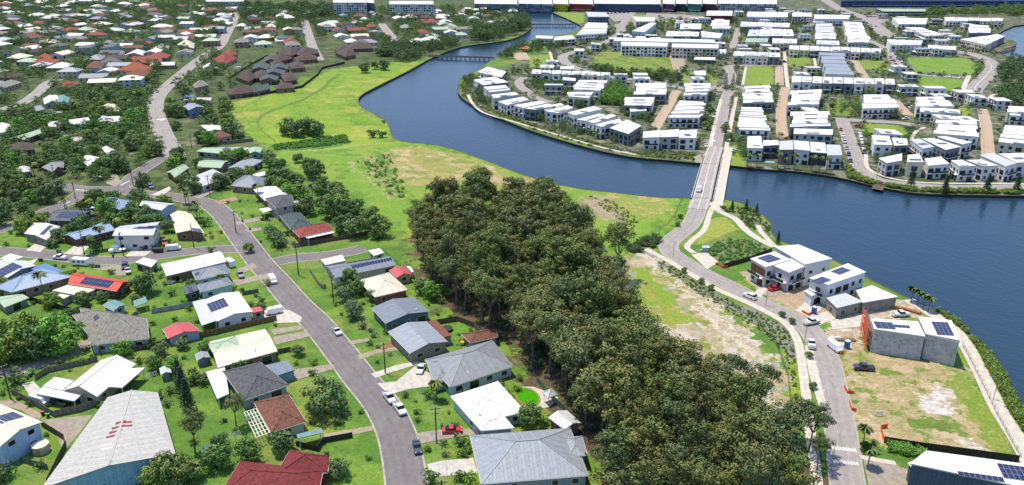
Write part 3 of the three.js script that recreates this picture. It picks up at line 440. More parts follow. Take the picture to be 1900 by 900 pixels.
// solar panels: [sheet x, sheet y of the array's middle, columns, rows, 1 = turned]
function solar(g, roof, planes, list) {
  for (const [px, py, nc, nr, turned] of list) {
    const dir = at(px, py, 0).sub(camera.position).normalize(); let best = null;
    for (const f of planes) {
      const n = f[1].clone().sub(f[0]).cross(f[2].clone().sub(f[0])).normalize(); if (n.y < 0) n.negate();
      const t = f[0].clone().sub(camera.position).dot(n) / dir.dot(n), p = camera.position.clone().addScaledVector(dir, t);
      const c = f.reduce((s, k) => s.add(k), V(0, 0, 0)).multiplyScalar(1 / f.length), hit = inside(f, p.x, p.z), dist = p.distanceTo(c) + (hit ? 0 : 1000);
      if (!best || dist < best.dist) best = { dist, p, n, f };
    }
    let e = best.f[1].clone().sub(best.f[0]).normalize(); if (turned) e = best.n.clone().cross(e).normalize();
    const s = e.clone().cross(best.n).normalize(), basis = new THREE.Matrix4().makeBasis(e, best.n, s.clone());
    for (let i = 0; i < nc; i++) for (let j = 0; j < nr; j++) {
      const p = best.p.clone().addScaledVector(e, (i - (nc - 1) / 2) * 1.03).addScaledVector(s, (j - (nr - 1) / 2) * 1.65).addScaledVector(best.n, 0.1).sub(g.position);
      const m = put('solar_panel', PANEL, M.solar, roof); m.quaternion.setFromRotationMatrix(basis); m.position.copy(p);
    }
  }
}
// a house: label, list of roofed volumes, options
function house(label, vols, opt = {}) {
  const first = pairs(vols[0].q), m = first.reduce((s, [x, y]) => [s[0] + x / first.length, s[1] + y / first.length], [0, 0]), base = at(m[0], m[1], vols[0].e ?? 2.8).setY(0);
  const g = thing(opt.name || 'house', label, opt.category || 'house', base, 0, opt.group), planes = [], lod = opt.lod ?? 0; let roof0;
  for (const v of vols) { const r = volume(g, { w: opt.w, wk: opt.wk, ...v }, lod, planes); roof0 = roof0 || r.roof; }
  if (opt.solar) solar(g, roof0, planes, opt.solar);
  if (opt.vents) for (const [px, py] of opt.vents) { const p = at(px, py, (vols[0].e ?? 2.8) + 0.9).sub(base); const k = put('roof_vent', VENT, M.trim, roof0); k.position.copy(p); }
  return g;
}

// ---- near houses left of the curved street
{
  const g = house('large grey warehouse roof with red and white skylight strips', [{ q: [200, 738, 292, 729, 325, 843, 76, 908], ax: 1, e: 5, r: 1.3, c: 'weathered', w: '#8fb8d2', wk: 'metal' }], { name: 'warehouse', category: 'warehouse' });
  const roof = g.children.find((c) => c.name === 'roof'), red = mat('metal', '#8f2f3a', 0.6), wh = mat('metal', '#f2f2f0', 0.5);
  for (const [px, py, l, m] of [[224, 784, 2.1, red], [235, 784, 2.1, red], [219, 793, 2.5, red], [234, 791, 2.5, red], [215, 801, 2.7, red], [234, 799, 2.9, red], [211, 809, 3, red], [235, 805, 3.2, red], [204, 825, 3.6, wh], [204, 832, 3.8, wh]]) {
    const p = at(px, py, 5), f = (px - (245 - (py - 733) * 0.31)) / 50; const y = 5 + 1.3 * (1 - Math.min(1, Math.abs(f))) + 0.12; const q = at(px, py, y).sub(g.position); const b = bx('skylight', m, roof, q.x, y + 0.09, q.z, l, 0.06, 0.75, 0.28); b.rotation.z = f > 0 ? -0.1 : 0.1; b.rotation.order = 'YXZ';
  }
}
house('white gabled house with wide verandah and flat carport behind the warehouse', [{ q: [188, 669, 252, 676, 180, 737, 118, 725], e: 3, r: 2.1, ax: 1, c: 'white', w: '#c8b49a', wk: 'brick' }, { q: [240, 685, 269, 684, 227, 721, 194, 719], e: 2.9, t: 'f', c: 'white', open: 1 }, { q: [102, 701, 138, 708, 116, 726, 80, 718], e: 2.75, t: 'f', c: 'white', open: 1 }, { q: [84, 715, 154, 732, 138, 746, 66, 732], e: 2.5, t: 'f', c: 'white', open: 1 }], { vents: [[219, 666], [162, 713]] });
house('two storey pale blue house with cream roof at the left frame edge', [{ q: [-60, 724, 79, 784, 0, 830, -140, 770], e: 5.4, r: 1.2, c: 'cream', w: '#a9c6e0' }], { solar: [[14, 775, 4, 3]], vents: [[3, 780]] });
house('large weathered grey tiled hip roof house with roller doors', [{ q: [148, 572, 272, 590, 277, 629, 168, 641], t: 'h', e: 2.9, c: 'paleTile', w: '#9fb6bc' }, { q: [134, 585, 180, 575, 200, 610, 182, 643], t: 'h', e: 2.85, c: 'paleTile', w: '#6f8a8a' }], { solar: [[174, 593, 3, 2]], vents: [[198, 588], [222, 583]] });
house('small pink roofed garage beside the timber fence', [{ q: [302, 611, 352, 599, 373, 615, 312, 629], e: 2.4, r: 0.9, c: 'pink', w: '#a9b8d0' }], { name: 'garage', category: 'garage' });
house('white gabled house with a five by four solar array', [{ q: [380, 557, 443, 542, 469, 579, 403, 597], ax: 1, e: 3.3, r: 0.9, c: 'white', w: '#dfe2e8' }, { q: [357, 561, 380, 557, 403, 597, 374, 605], e: 2.7, t: 's', r: 0.3, ax: 1, c: 'pale', w: '#8d97a0', open: 1 }, { q: [466, 573, 483, 570, 489, 578, 469, 582], e: 2.4, t: 'f', c: 'pink', w: '#8f9aa8' }], { solar: [[404, 566, 5, 4, 1]], vents: [[424, 566]] });
house('grey hip roofed duplex with dark solar patio', [{ q: [356, 504, 417, 490, 427, 507, 364, 521], t: 'h', e: 3, c: 'blueGrey', w: '#c9d2d6' }, { q: [366, 529, 421, 515, 433, 527, 373, 543], t: 'h', e: 3, c: 'blueGrey', w: '#b5d2d6' }, { q: [339, 534, 362, 527, 371, 539, 345, 548], t: 'f', e: 2.6, c: 'darkMetal', w: '#4a5058' }], { solar: [[366, 508, 2, 1], [353, 537, 4, 1]] });
house('long white metal roofed house on the corner block', [{ q: [298, 491, 408, 467, 420, 486, 308, 513], ax: 0, e: 2.9, r: 0.9, c: 'white', w: '#8b7a6a', wk: 'brick' }], { vents: [[354, 482], [378, 489]] });
house('cream flat metal roof house with a green gazebo roof', [{ q: [388, 635, 492, 611, 515, 652, 404, 683], ax: 0, e: 3, r: 0.6, c: 'cream', w: '#9c7f60', wk: 'brick' }, { q: [387, 639, 437, 624, 450, 643, 395, 655], t: 'h', e: 3.3, r: 1, c: 'green', w: '#b9c4bc' }], { vents: [[473, 648]] });
house('dark grey weathered tile house with white patio roof', [{ q: [413, 690, 483, 672, 536, 715, 452, 744], t: 'h', e: 2.8, c: 'charcoal', w: '#a9b4ba' }, { q: [488, 681, 533, 670, 547, 688, 502, 703], t: 'f', e: 2.6, c: 'blueGrey', w: '#7da3b8' }, { q: [382, 692, 417, 683, 425, 732, 403, 742], t: 'f', e: 2.5, c: 'white', w: '#e2e0da', open: 1 }], {});
{
  const g = house('brown tiled hip roof cottage with a white pergola', [{ q: [471, 747, 535, 731, 568, 783, 503, 804], t: 'h', e: 2.8, c: 'brownTile', w: '#c3c9b4' }], {});
  const p = (x, y) => at(x, y, 2.4).sub(g.position), A = p(453, 765), B = p(475, 758), C = p(500, 803), D = p(475, 812);
  const beam = (a, b) => { const c = a.clone().lerp(b, 0.5); bx('pergola_beam', M.white, g, c.x, 2.4, c.z, 0.12, 0.14, a.distanceTo(b), Math.atan2(b.x - a.x, b.z - a.z)); };
  for (let i = 0; i <= 4; i++) beam(A.clone().lerp(B, i / 4), D.clone().lerp(C, i / 4)); for (let i = 0; i <= 7; i++) beam(A.clone().lerp(D, i / 7), B.clone().lerp(C, i / 7));
  for (const k of [A, D]) bx('pergola_post', M.white, g, k.x, 1.2, k.z, 0.12, 2.4, 0.12);
}
house('red tiled hip roof house at the lower frame edge', [{ q: [538, 836, 612, 847, 608, 878, 512, 880], t: 'h', e: 3, ax: 1, c: 'redTile', w: '#7c4a40', wk: 'brick' }, { q: [446, 856, 600, 874, 590, 918, 408, 916], t: 'h', e: 2.9, c: 'redTile', w: '#7c4a40', wk: 'brick' }], { vents: [[553, 850], [490, 872]] });
house('teal shade canopy beside the brown tiled cottage', [{ q: [550, 807, 596, 795, 599, 808, 553, 818], t: 's', r: 0.5, e: 2.2, c: 'teal', open: 1 }], { name: 'shade_canopy', category: 'canopy' });
// ---- right of the curved street
house('largest blue grey hip roof house at the bottom centre', [{ q: [872, 809, 1058, 795, 1092, 883, 893, 899], t: 'h', e: 2.9, c: 'slate', w: '#8d99a6' }, { q: [876, 815, 905, 811, 912, 838, 880, 842], t: 'h', e: 2.8, c: 'slate', w: '#8d99a6' }, { q: [1040, 812, 1080, 810, 1090, 845, 1050, 850], t: 'h', e: 3.3, c: 'slate', w: '#8d99a6', blank: 1 }], { vents: [[994, 828], [986, 818], [945, 870]] });
house('white low roofed house beside the kidney shaped pool', [{ q: [836, 736, 924, 708, 975, 765, 880, 786], t: 'h', r: 1.1, e: 3, c: 'white', w: '#c3ced6' }, { q: [878, 783, 930, 766, 954, 795, 893, 800], t: 'h', r: 0.9, e: 3.2, c: 'white', w: '#b9c6d0' }], { vents: [[888, 748], [903, 738], [890, 768]] });
house('grey metal hip roof house with white car in its drive', [{ q: [788, 668, 913, 632, 953, 680, 835, 719], t: 'h', e: 2.9, c: 'grey', w: '#c5d2d8' }, { q: [792, 672, 826, 666, 840, 700, 806, 712], t: 'h', e: 2.75, c: 'grey', w: '#b9b4ac', r: 1.1 }], { vents: [[868, 692], [862, 652]] });
house('silver gabled house with brick end wall by the power pole', [{ q: [720, 616, 792, 597, 831, 635, 761, 657], ax: 1, e: 3.1, r: 1.3, c: 'slate', w: '#a0968a', wk: 'brick' }, { q: [794, 598, 808, 594, 838, 624, 823, 628], t: 'f', e: 2.5, c: 'brownTile', w: '#a0968a', blank: 1 }], {});
house('blue grey gabled house among the garden shrubs', [{ q: [689, 572, 768, 552, 798, 579, 716, 601], ax: 1, e: 3, r: 1.2, c: 'blueGrey', w: '#5f7688' }], { vents: [[772, 575]] });
house('cream hip roof house with brick walls below the red shed', [{ q: [664, 521, 722, 506, 757, 538, 696, 552], t: 'h', e: 2.9, c: 'cream', w: '#a36a58', wk: 'brick' }], { vents: [[705, 520]] });
house('small red roofed outbuilding with a pale lean-to', [{ q: [722, 502, 752, 496, 764, 510, 736, 516], e: 2.6, r: 0.9, c: 'pink', w: '#cbb98e' }, { q: [754, 495, 762, 496, 768, 505, 764, 507], t: 'f', e: 2.2, c: 'white', w: '#d8d2c4', blank: 1 }], { name: 'outbuilding', category: 'shed' });
house('long blue grey house with dark solar strips by the dead end', [{ q: [604, 495, 721, 476, 735, 492, 621, 516], ax: 0, e: 2.9, r: 1.1, c: 'blueGrey', w: '#c9c3b2' }, { q: [595, 483, 635, 474, 641, 485, 604, 493], t: 'f', e: 2.5, c: 'white', w: '#c9c3b2' }, { q: [683, 466, 704, 462, 713, 470, 694, 476], t: 'f', e: 2.4, c: 'white', w: '#c9c3b2' }], { solar: [[676, 483, 12, 1], [690, 488, 14, 1]] });
house('rusty brown hip roof shed against the wood', [{ q: [855, 620, 920, 609, 924, 626, 873, 637], t: 'h', e: 2.5, c: 'brownTile', w: '#8fa3b4' }], { name: 'shed', category: 'shed' });
house('grey and white gabled shed with rusty edge by the green fence', [{ q: [1017, 775, 1052, 762, 1079, 786, 1048, 798], e: 2.6, r: 0.8, c: 'pale', w: '#7c7468' }], { name: 'shed', category: 'shed' });
house('small pyramid roofed gazebo beside the pool', [{ q: [1006, 729, 1024, 722, 1034, 733, 1016, 740], t: 'h', e: 2.4, r: 1.1, c: 'pale', open: 1 }], { name: 'gazebo', category: 'gazebo' });
// ---- blocks left of the street, middle distance
house('bright red gabled roof house with a dark solar strip', [{ q: [139, 507, 243, 522, 217, 541, 126, 527], ax: 0, e: 2.9, r: 1.3, c: 'red', w: '#6d5344', wk: 'brick' }, { q: [126, 529, 180, 536, 150, 552, 97, 542], t: 's', r: 0.4, e: 2.4, c: 'cream', w: '#c9bca4' }], { solar: [[180, 524, 11, 2]] });
house('blue metal hip roof house behind the date palm', [{ q: [-10, 533, 75, 498, 137, 513, 22, 543], t: 'h', e: 2.9, c: 'lightBlue', w: '#a08c74' }, { q: [55, 500, 85, 490, 120, 505, 92, 512], t: 'f', e: 2.6, c: 'blue', w: '#a08c74' }], {});
house('pale gabled house with blue solar field at the left edge', [{ q: [-45, 492, 48, 484, 67, 494, 14, 516], ax: 1, e: 3, r: 1, c: 'pale', w: '#7f8a96' }, { q: [0, 481, 19, 472, 44, 478, 17, 487], t: 'f', e: 2.5, c: 'white', open: 1 }], { solar: [[15, 500, 6, 4]] });
house('two storey white house with external stair and solar', [{ q: [224, 420, 297, 412, 285, 437, 208, 438], e: 5.6, r: 1.1, ax: 0, c: 'pale', w: '#dedcd4' }], { solar: [[265, 423, 8, 1], [284, 421, 4, 1]] });
house('cream gabled house on the bend with small solar array', [{ q: [318, 401, 354, 397, 379, 433, 327, 433], ax: 1, e: 3, r: 1.1, c: 'cream', w: '#8f6a58', wk: 'brick' }, { q: [315, 399, 345, 393, 357, 402, 322, 406], e: 3.1, c: 'cream', w: '#8f6a58', blank: 1 }], { solar: [[365, 427, 4, 2]] });
house('long light blue roofed house with pink fence', [{ q: [115, 438, 195, 412, 214, 427, 140, 445], ax: 0, e: 2.8, r: 1, c: 'lightBlue', w: '#7c5048', wk: 'brick' }], {});
house('white low house with a straight blue solar row', [{ q: [62, 414, 112, 421, 86, 446, 45, 434], e: 2.8, r: 0.7, c: 'white', w: '#8a8078' }], { solar: [[86, 427, 10, 1]] });
house('dark panelled roof house beside the sloping street', [{ q: [108, 388, 169, 392, 139, 410, 89, 409], e: 2.8, r: 0.8, c: 'darkMetal', w: '#6d6a66' }], { solar: [[128, 399, 8, 3]] });
house('pale blue hip roof house with solar facing the bend', [{ q: [200, 367, 250, 374, 230, 391, 186, 380], t: 'h', e: 2.9, c: 'lightBlue', w: '#8d97a0' }], { solar: [[206, 375, 4, 3]] });
house('two storey pale grey roofed blue house near the bend', [{ q: [270, 373, 326, 379, 300, 391, 258, 382], e: 5, r: 0.9, c: 'pale', w: '#a9c0d4' }, { q: [256, 390, 278, 384, 298, 391, 278, 398], t: 'f', e: 2.6, c: 'white', w: '#a9c0d4' }], {});
house('dark slate hip roof corner in the left garden', [{ q: [-40, 598, 40, 597, 59, 602, 0, 622], t: 'h', e: 2.8, c: 'charcoal', w: '#6d7480' }], {});
house('pale green shed roof behind the dark fence', [{ q: [-15, 553, 33, 547, 54, 553, 8, 571], e: 2.4, r: 0.6, c: 'green', w: '#7d8a80' }], { name: 'shed', category: 'shed' });
house('white flat garage facing the side street', [{ q: [251, 488, 267, 479, 292, 485, 281, 497], t: 'f', e: 2.6, c: 'white', w: '#8a8078' }], { name: 'garage', category: 'garage' });
house('pale teal shed roof behind the tiled house', [{ q: [190, 567, 214, 557, 234, 566, 211, 578], e: 2.4, r: 0.5, c: 'teal', w: '#8fa3a8' }], { name: 'shed', category: 'shed' });
house('green teal awning in the narrow garden', [{ q: [247, 559, 271, 553, 274, 564, 249, 570], t: 's', r: 0.4, e: 2.2, c: 'teal', open: 1 }], { name: 'shade_canopy', category: 'canopy' });
house('small grey garden shed beside the clothes line lawn', [{ q: [296, 684, 314, 681, 318, 692, 299, 696], e: 2.1, r: 0.4, c: 'pale', w: '#8a97a0' }], { name: 'shed', category: 'shed' });
house('tiny white shed under the big left tree', [{ q: [374, 832, 388, 828, 392, 842, 377, 848], e: 2, r: 0.4, c: 'white', w: '#8a97a0' }], { name: 'shed', category: 'shed' });
house('grey cubby shed beside the cream house', [{ q: [362, 658, 384, 653, 390, 664, 366, 670], e: 2.1, r: 0.5, c: 'slate', w: '#7d8a94' }], { name: 'shed', category: 'shed' });
house('pale box shed in front of the red roof', [{ q: [107, 549, 121, 542, 134, 548, 118, 556], t: 'f', e: 2.1, c: 'cream', w: '#a9b0b0' }], { name: 'shed', category: 'shed' });
// ---- beyond the bend
house('twin storey dark hip house with a white side wing', [{ q: [492, 369, 541, 361, 546, 380, 512, 386], t: 'h', e: 5.5, c: 'charcoal', w: '#b9a8a0' }, { q: [470, 352, 512, 346, 541, 366, 492, 373], e: 3.1, r: 0.6, c: 'white', w: '#94665a', wk: 'brick' }, { q: [541, 375, 553, 373, 561, 384, 546, 388], t: 'f', e: 3, c: 'pale', w: '#b9b4ac' }], {});
house('white shade roof over the reddish driveway', [{ q: [480, 388, 505, 384, 510, 391, 489, 398], t: 's', r: 0.6, e: 2.3, c: 'white', open: 1 }], { name: 'shade_canopy', category: 'canopy' });
house('dark teal hip roof house above the salmon roof', [{ q: [518, 400, 556, 394, 579, 417, 540, 426], t: 'h', e: 2.9, c: 'tealTile', w: '#b4a898' }], { vents: [[549, 399]] });
house('salmon red tiled house with white front verandah', [{ q: [542, 427, 607, 414, 619, 427, 556, 441], t: 'h', e: 2.9, c: 'salmonTile', w: '#8f5f50', wk: 'brick' }, { q: [566, 440, 617, 429, 621, 434, 571, 445], t: 's', r: 0.4, e: 2.4, c: 'white', open: 1 }], {});
house('wide white low hip house facing the bend', [{ q: [340, 335, 395, 314, 427, 329, 375, 346], t: 'h', r: 1.4, e: 3, c: 'pale', w: '#c3c9cc' }], { solar: [[412, 322, 2, 1]] });
house('grey hip roof house under the park edge palms', [{ q: [445, 326, 509, 333, 478, 350, 428, 345], t: 'h', e: 2.9, c: 'blueGrey', w: '#a08070' }, { q: [468, 325, 490, 319, 496, 325, 478, 329], t: 'f', e: 2.6, c: 'white', w: '#a08070' }], {});
house('long blue grey gabled house backing onto the park', [{ q: [422, 313, 446, 299, 489, 298, 453, 316], e: 3, r: 1.1, c: 'slate', w: '#a9a498' }], {});
house('pale green gabled house beside the small blue pool', [{ q: [375, 297, 425, 299, 410, 312, 365, 310], e: 2.9, r: 1.1, c: 'green', w: '#8f7a68', wk: 'brick' }], {});
house('long pale green roofed house along the park fence', [{ q: [364, 281, 393, 274, 456, 273, 424, 287], e: 2.8, r: 0.9, c: 'green', w: '#8f9a98' }, { q: [424, 287, 442, 276, 462, 275, 446, 285], t: 'f', e: 2.7, c: 'white', open: 1 }, { q: [460, 276, 487, 275, 482, 284, 464, 285], e: 3, c: 'green', w: '#7f9ca0' }], { solar: [[420, 276, 3, 2]] });
house('white roofed house hidden behind dark trees', [{ q: [372, 233, 409, 232, 412, 242, 386, 244], e: 2.9, r: 0.8, c: 'white', w: '#c9bfae' }], { lod: 1 });
house('small brown hip roof house with white awning', [{ q: [395, 249, 416, 244, 431, 252, 402, 258], t: 'h', e: 3.2, c: 'brownTile', w: '#c9a898' }], { lod: 1 });
house('grey gabled house standing beside the wide road', [{ q: [339, 199, 360, 191, 380, 199, 350, 205], e: 5, r: 1.2, c: 'slate', w: '#7d92a8' }], { lod: 1 });
house('bright green gabled roof at the end of the left drive', [{ q: [309, 320, 335, 308, 351, 311, 324, 330], e: 2.9, r: 1.1, c: 'green', w: '#7c5a48', wk: 'brick' }], {});
house('grey roofed house by the first far cul de sac', [{ q: [35, 206, 70, 198, 83, 203, 52, 211], e: 2.8, c: 'slate', w: '#7d8a80' }], { lod: 1 });
house('small pale flat shed beside the grey roofed house', [{ q: [90, 209, 117, 205, 117, 211, 95, 213], t: 'f', e: 3, c: 'pale', w: '#6f9098' }], { lod: 1 });
house('big cream hip roof house in the leafy block', [{ q: [178, 202, 213, 193, 229, 207, 198, 210], t: 'h', e: 2.9, c: 'cream', w: '#b9a88c' }], { lod: 1 });
house('long white gabled house behind the curved drive', [{ q: [88, 227, 164, 218, 168, 229, 90, 236], ax: 0, e: 3, r: 1.1, c: 'white', w: '#8fa0b0' }], {});
house('dark brick house with white solar garage', [{ q: [180, 219, 200, 216, 202, 226, 182, 229], e: 3, r: 0.8, c: 'pale', w: '#6d4f44', wk: 'brick' }, { q: [199, 217, 223, 216, 223, 225, 201, 228], t: 'f', e: 2.8, c: 'white', w: '#a9b8c4' }], { lod: 1, solar: [[186, 222, 4, 2]] });
house('pale green gabled brick house left of the curved drive', [{ q: [15, 258, 73, 240, 77, 247, 44, 260], ax: 0, e: 2.9, r: 1.2, c: 'green', w: '#7c6a5c', wk: 'brick' }], { lod: 1 });
house('white gabled house with one blue solar panel square', [{ q: [149, 298, 169, 289, 207, 298, 164, 309], ax: 1, e: 3.4, r: 1.2, c: 'white', w: '#a3b4c8' }], { solar: [[166, 296, 4, 2]] });
house('white roof behind the round crowned trees', [{ q: [189, 275, 205, 274, 219, 282, 200, 290], e: 2.9, c: 'white', w: '#d8d2c4' }], { lod: 1 });
house('dark grey gabled house by the old street trees', [{ q: [77, 311, 120, 299, 118, 312, 98, 320], e: 2.9, c: 'grey', w: '#6d5a4c' }], { lod: 1 });
house('white hip roof house cut by the left frame edge', [{ q: [-12, 232, 15, 230, 37, 240, 0, 247], t: 'h', e: 3, c: 'white', w: '#a3b4c8' }], { lod: 1 });
house('mauve tiled roof under the left tree belt', [{ q: [20, 268, 60, 266, 64, 278, 25, 281], t: 'h', e: 2.8, c: 'mauveTile', w: '#8a8078' }], { lod: 1 });
house('white roof with teal annex at the cul de sac head', [{ q: [80, 183, 106, 177, 112, 191, 82, 194], e: 3, c: 'white', w: '#9fb6bc' }, { q: [107, 178, 130, 182, 126, 192, 110, 192], e: 3, c: 'teal', w: '#9fb6bc' }], { lod: 1 });
house('pale roof half hidden left of the street trees', [{ q: [30, 311, 54, 309, 58, 318, 32, 321], t: 'h', e: 2.8, c: 'pale', w: '#8a8078' }], { lod: 1 });
// ---- new houses by the river
{
  const g = house('largest white cubic house with brown screen beside the river', [{ q: [1392, 481, 1437, 468, 1467, 483, 1420, 497], t: 'f', e: 7, c: 'white', w: '#e2e4e6', modern: 1 }, { q: [1433, 493, 1468, 480, 1493, 496, 1464, 507], t: 'f', e: 6.7, c: 'white', w: '#c9ccd0', modern: 1, over: 0.1 }, { q: [1437, 459, 1482, 455, 1544, 481, 1494, 492], t: 'f', e: 7.6, c: 'white', w: '#e2e4e6' }], { name: 'modern_house', solar: [[1427, 480, 6, 3]] });
  const p = at(1406, 512, 5.0).sub(g.position), t = Math.atan2(at(1419, 500).x - at(1392, 484).x, at(1419, 500).z - at(1392, 484).z) + Math.PI / 2; const s = at(1406, 489.5, 7).sub(g.position);
  bx('screen', mat('wood', '#8a5a3c', 0.8), g, s.x - Math.sin(t) * -0.3, 5.0, s.z - Math.cos(t) * -0.3, 7.2, 2.4, 0.3, t);
}
house('second white modern house with angled roof near the river', [{ q: [1501, 517, 1573, 490, 1607, 506, 1537, 530], t: 'f', e: 7, c: 'white', w: '#dfe4ea', modern: 1 }, { q: [1492, 541, 1510, 533, 1528, 542, 1506, 551], t: 'f', e: 3.4, c: 'white', w: '#dfe4ea' }], { name: 'modern_house', solar: [[1560, 503, 6, 2], [1523, 521, 6, 2]] });
house('unfinished single storey concrete house with pale slab roof', [{ q: [1533, 554, 1568, 545, 1602, 561, 1553, 573], t: 'f', e: 3.4, c: 'pale', w: '#9a958e', wk: 'wallConcrete', modern: 1 }, { q: [1588, 540, 1618, 531, 1666, 552, 1600, 563], t: 'f', e: 3.55, c: 'white', w: '#9a958e', wk: 'wallConcrete', blank: 1 }], { name: 'unfinished_house' });
house('long grey block walled building with stepped white roof', [{ q: [1615, 592, 1703, 598, 1717, 626, 1622, 612], t: 'f', e: 7, c: 'white', w: '#c3c7ca', wk: 'wallConcrete', blank: 1, o: 0.15 }, { q: [1704, 588, 1765, 598, 1781, 636, 1718, 620], t: 's', r: 0.5, e: 7.4, c: 'white', w: '#c3c7ca', wk: 'wallConcrete', blank: 1, o: 0.15 }], { name: 'block_building', category: 'building', solar: [[1641, 604, 4, 3, 1], [1749, 610, 4, 5, 1], [1673, 606, 4, 1]] });
house('white roofed modern house cut by the lower right corner', [{ q: [1718, 838, 1940, 868, 1915, 910, 1688, 862], t: 'f', e: 7, c: 'white', w: '#56627c', wk: 'metal', blank: 1 }, { q: [1684, 861, 1700, 855, 1716, 866, 1696, 874], t: 'f', e: 4, c: 'white', w: '#59616a' }], { name: 'modern_house', solar: [[1820, 885, 8, 1], [1882, 877, 5, 3]] });
// ---------- the white estate and the far suburb ----------
const ER = rng(404);
// a row of attached houses: corner list at roof height, number of houses, 0 = split along the first side, 1 = along the second
const ORD = ['first', 'second', 'third', 'fourth', 'fifth', 'sixth', 'seventh', 'eighth', 'ninth', 'tenth'];
function row(label, q, n, axis = 0, e = 6.4, opt = {}) {
  const [A, B, C, D] = pairs(q), L = (a, b, t) => [a[0] + (b[0] - a[0]) * t, a[1] + (b[1] - a[1]) * t];
  for (let i = 0; i < n; i++) {
    const t0 = i / n + 0.004, t1 = (i + 1) / n - 0.004, h = e + rr(-0.5, 0.5, ER), j0 = n > 1 ? rr(0, 0.1, ER) : 0, j1 = n > 1 ? 1 - rr(0, 0.12, ER) : 1, u0 = axis ? [L(A, D, t0), L(B, C, t0), L(B, C, t1), L(A, D, t1)] : [L(A, B, t0), L(A, B, t1), L(D, C, t1), L(D, C, t0)], u = axis ? [L(u0[0], u0[1], j0), L(u0[0], u0[1], j1), L(u0[3], u0[2], j1), L(u0[3], u0[2], j0)] : [L(u0[0], u0[3], j0), L(u0[1], u0[2], j0), L(u0[1], u0[2], j1), L(u0[0], u0[3], j1)];
    const k = ER(), w = opt.w || pick(['#ececea', '#e6e7e6', '#dcdfe0', '#e6e7e6', '#b5babe', '#7b828a', '#e2d9c8'], ER);
    const cx = (u[0][0] + u[2][0]) / 2, cy = (u[0][1] + u[2][1]) / 2, vols = [{ q: u.flat(), t: k < 0.72 ? 'f' : 's', r: 0.5, e: h, c: opt.c || (ER() < 0.94 ? 'white' : 'pale'), w, modern: 1, ax: ER() < 0.5 ? 0 : 1, o: 0.2 }];
    if (ER() < 0.5 && !opt.plain) { const s = rr(0.3, 0.5, ER), ox = rr(-0.2, 0.2, ER); vols.push({ q: u.map(([x, y]) => [cx + (x - cx) * s + ox * 8, cy + (y - cy) * s]).flat(), t: 'f', e: h + 0.75, y0: h, c: 'white', w: '#d3d6d8', blank: 1, o: 0.1 }); }
    const near = cy > 170;
    house(n > 1 ? label + ', ' + ORD[i] + (axis ? ' from the back' : ' from the left') : label, vols, { name: opt.name || 'townhouse', category: opt.category || 'townhouse', group: opt.group || label, lod: near ? 1 : 2, solar: ER() < 0.5 && !opt.plain ? [[cx + rr(-3, 3, ER), cy + 1, near ? 5 : 6, near ? 2 : 2, ER() < 0.5 ? 1 : 0]] : null });
  }
}
const one = (label, q, e, opt) => row(label, q, 1, 0, e, opt);
row('white house on the rounded tip of the estate peninsula', [884, 135, 905, 124, 940, 133, 930, 145], 2, 1);
row('white house stepping down the west tip of the peninsula', [876, 149, 922, 142, 944, 153, 893, 159], 2, 1);
row('white house third back from the peninsula tip', [893, 162, 942, 158, 950, 168, 907, 173], 2, 1);
one('broad white walled house at the bend of the waterfront', [911, 176, 955, 171, 963, 177, 916, 184], 6.5);
const front = [[924, 189, 971, 180, 982, 185.5, 940, 195.5], [953, 196, 1000, 188, 1016, 191, 971, 201], [973, 202, 1017, 193, 1029, 197, 993, 204], [1000, 200, 1040, 192, 1047, 195.5, 1011, 205], [1011, 206.5, 1053, 197, 1064, 201, 1035, 210], [1053, 209, 1102, 197, 1118, 204, 1064, 216], [1069, 222, 1113, 211, 1124, 215.5, 1087, 226], [1090, 226, 1135, 212, 1144, 215.5, 1102, 229.5], [1104, 232, 1149, 221, 1156, 227, 1115, 236], [1131, 238, 1163, 224, 1190, 235, 1166, 249]];
front.forEach((q, i) => one(['first', 'second', 'third', 'fourth', 'fifth', 'sixth', 'seventh', 'eighth', 'ninth', 'tenth'][i] + ' white waterfront house counting down the peninsula path', q, 6.6, { group: 'waterfront houses on the peninsula' }));
row('narrow townhouse in the row of eight behind the inner lane', [988, 129, 1133, 135, 1132, 142, 986, 137], 8);
row('white townhouse beside the inner garden court', [1068, 149, 1130, 150, 1118, 170, 1060, 167], 4, 1);
row('pale townhouse facing the inner lane bend', [1050, 172, 1108, 171, 1096, 184, 1050, 180], 2, 1);
row('white terrace house left of the upper tan lane', [1178, 155, 1242, 154, 1236, 176, 1171, 176], 4, 1);
row('grey white terrace house left of the lower tan lane', [1160, 181, 1222, 181, 1214, 198, 1153, 197], 3, 1);
one('small white garden house by the tan lane', [1166, 198, 1198, 196, 1200, 206, 1170, 208], 4.5);
row('white terrace house left of the roundabout', [1270, 155, 1320, 155, 1318, 176, 1264, 178], 4, 1);
row('ribbed white terrace house left of the bridge road', [1260, 187, 1312, 190, 1302, 219, 1238, 219], 8, 1, 6.2, { plain: 1 });
row('white riverside house beside the bridge abutment', [1193, 244, 1294, 240, 1292, 258, 1192, 256], 3, 0, 6.2);
row('ribbed white terrace house right of the bridge road', [1371, 199, 1418, 200, 1432, 243, 1367, 241], 9, 1, 6.2, { plain: 1 });
row('white terrace house right of the roundabout', [1378, 160, 1432, 158, 1443, 190, 1374, 192], 5, 1);
row('white terrace house behind the waterside six', [1466, 208, 1540, 207, 1546, 236, 1462, 238], 4, 1);
one('long white walled house directly behind the waterside six', [1473, 239, 1546, 241, 1545, 251, 1472, 249], 6.2);
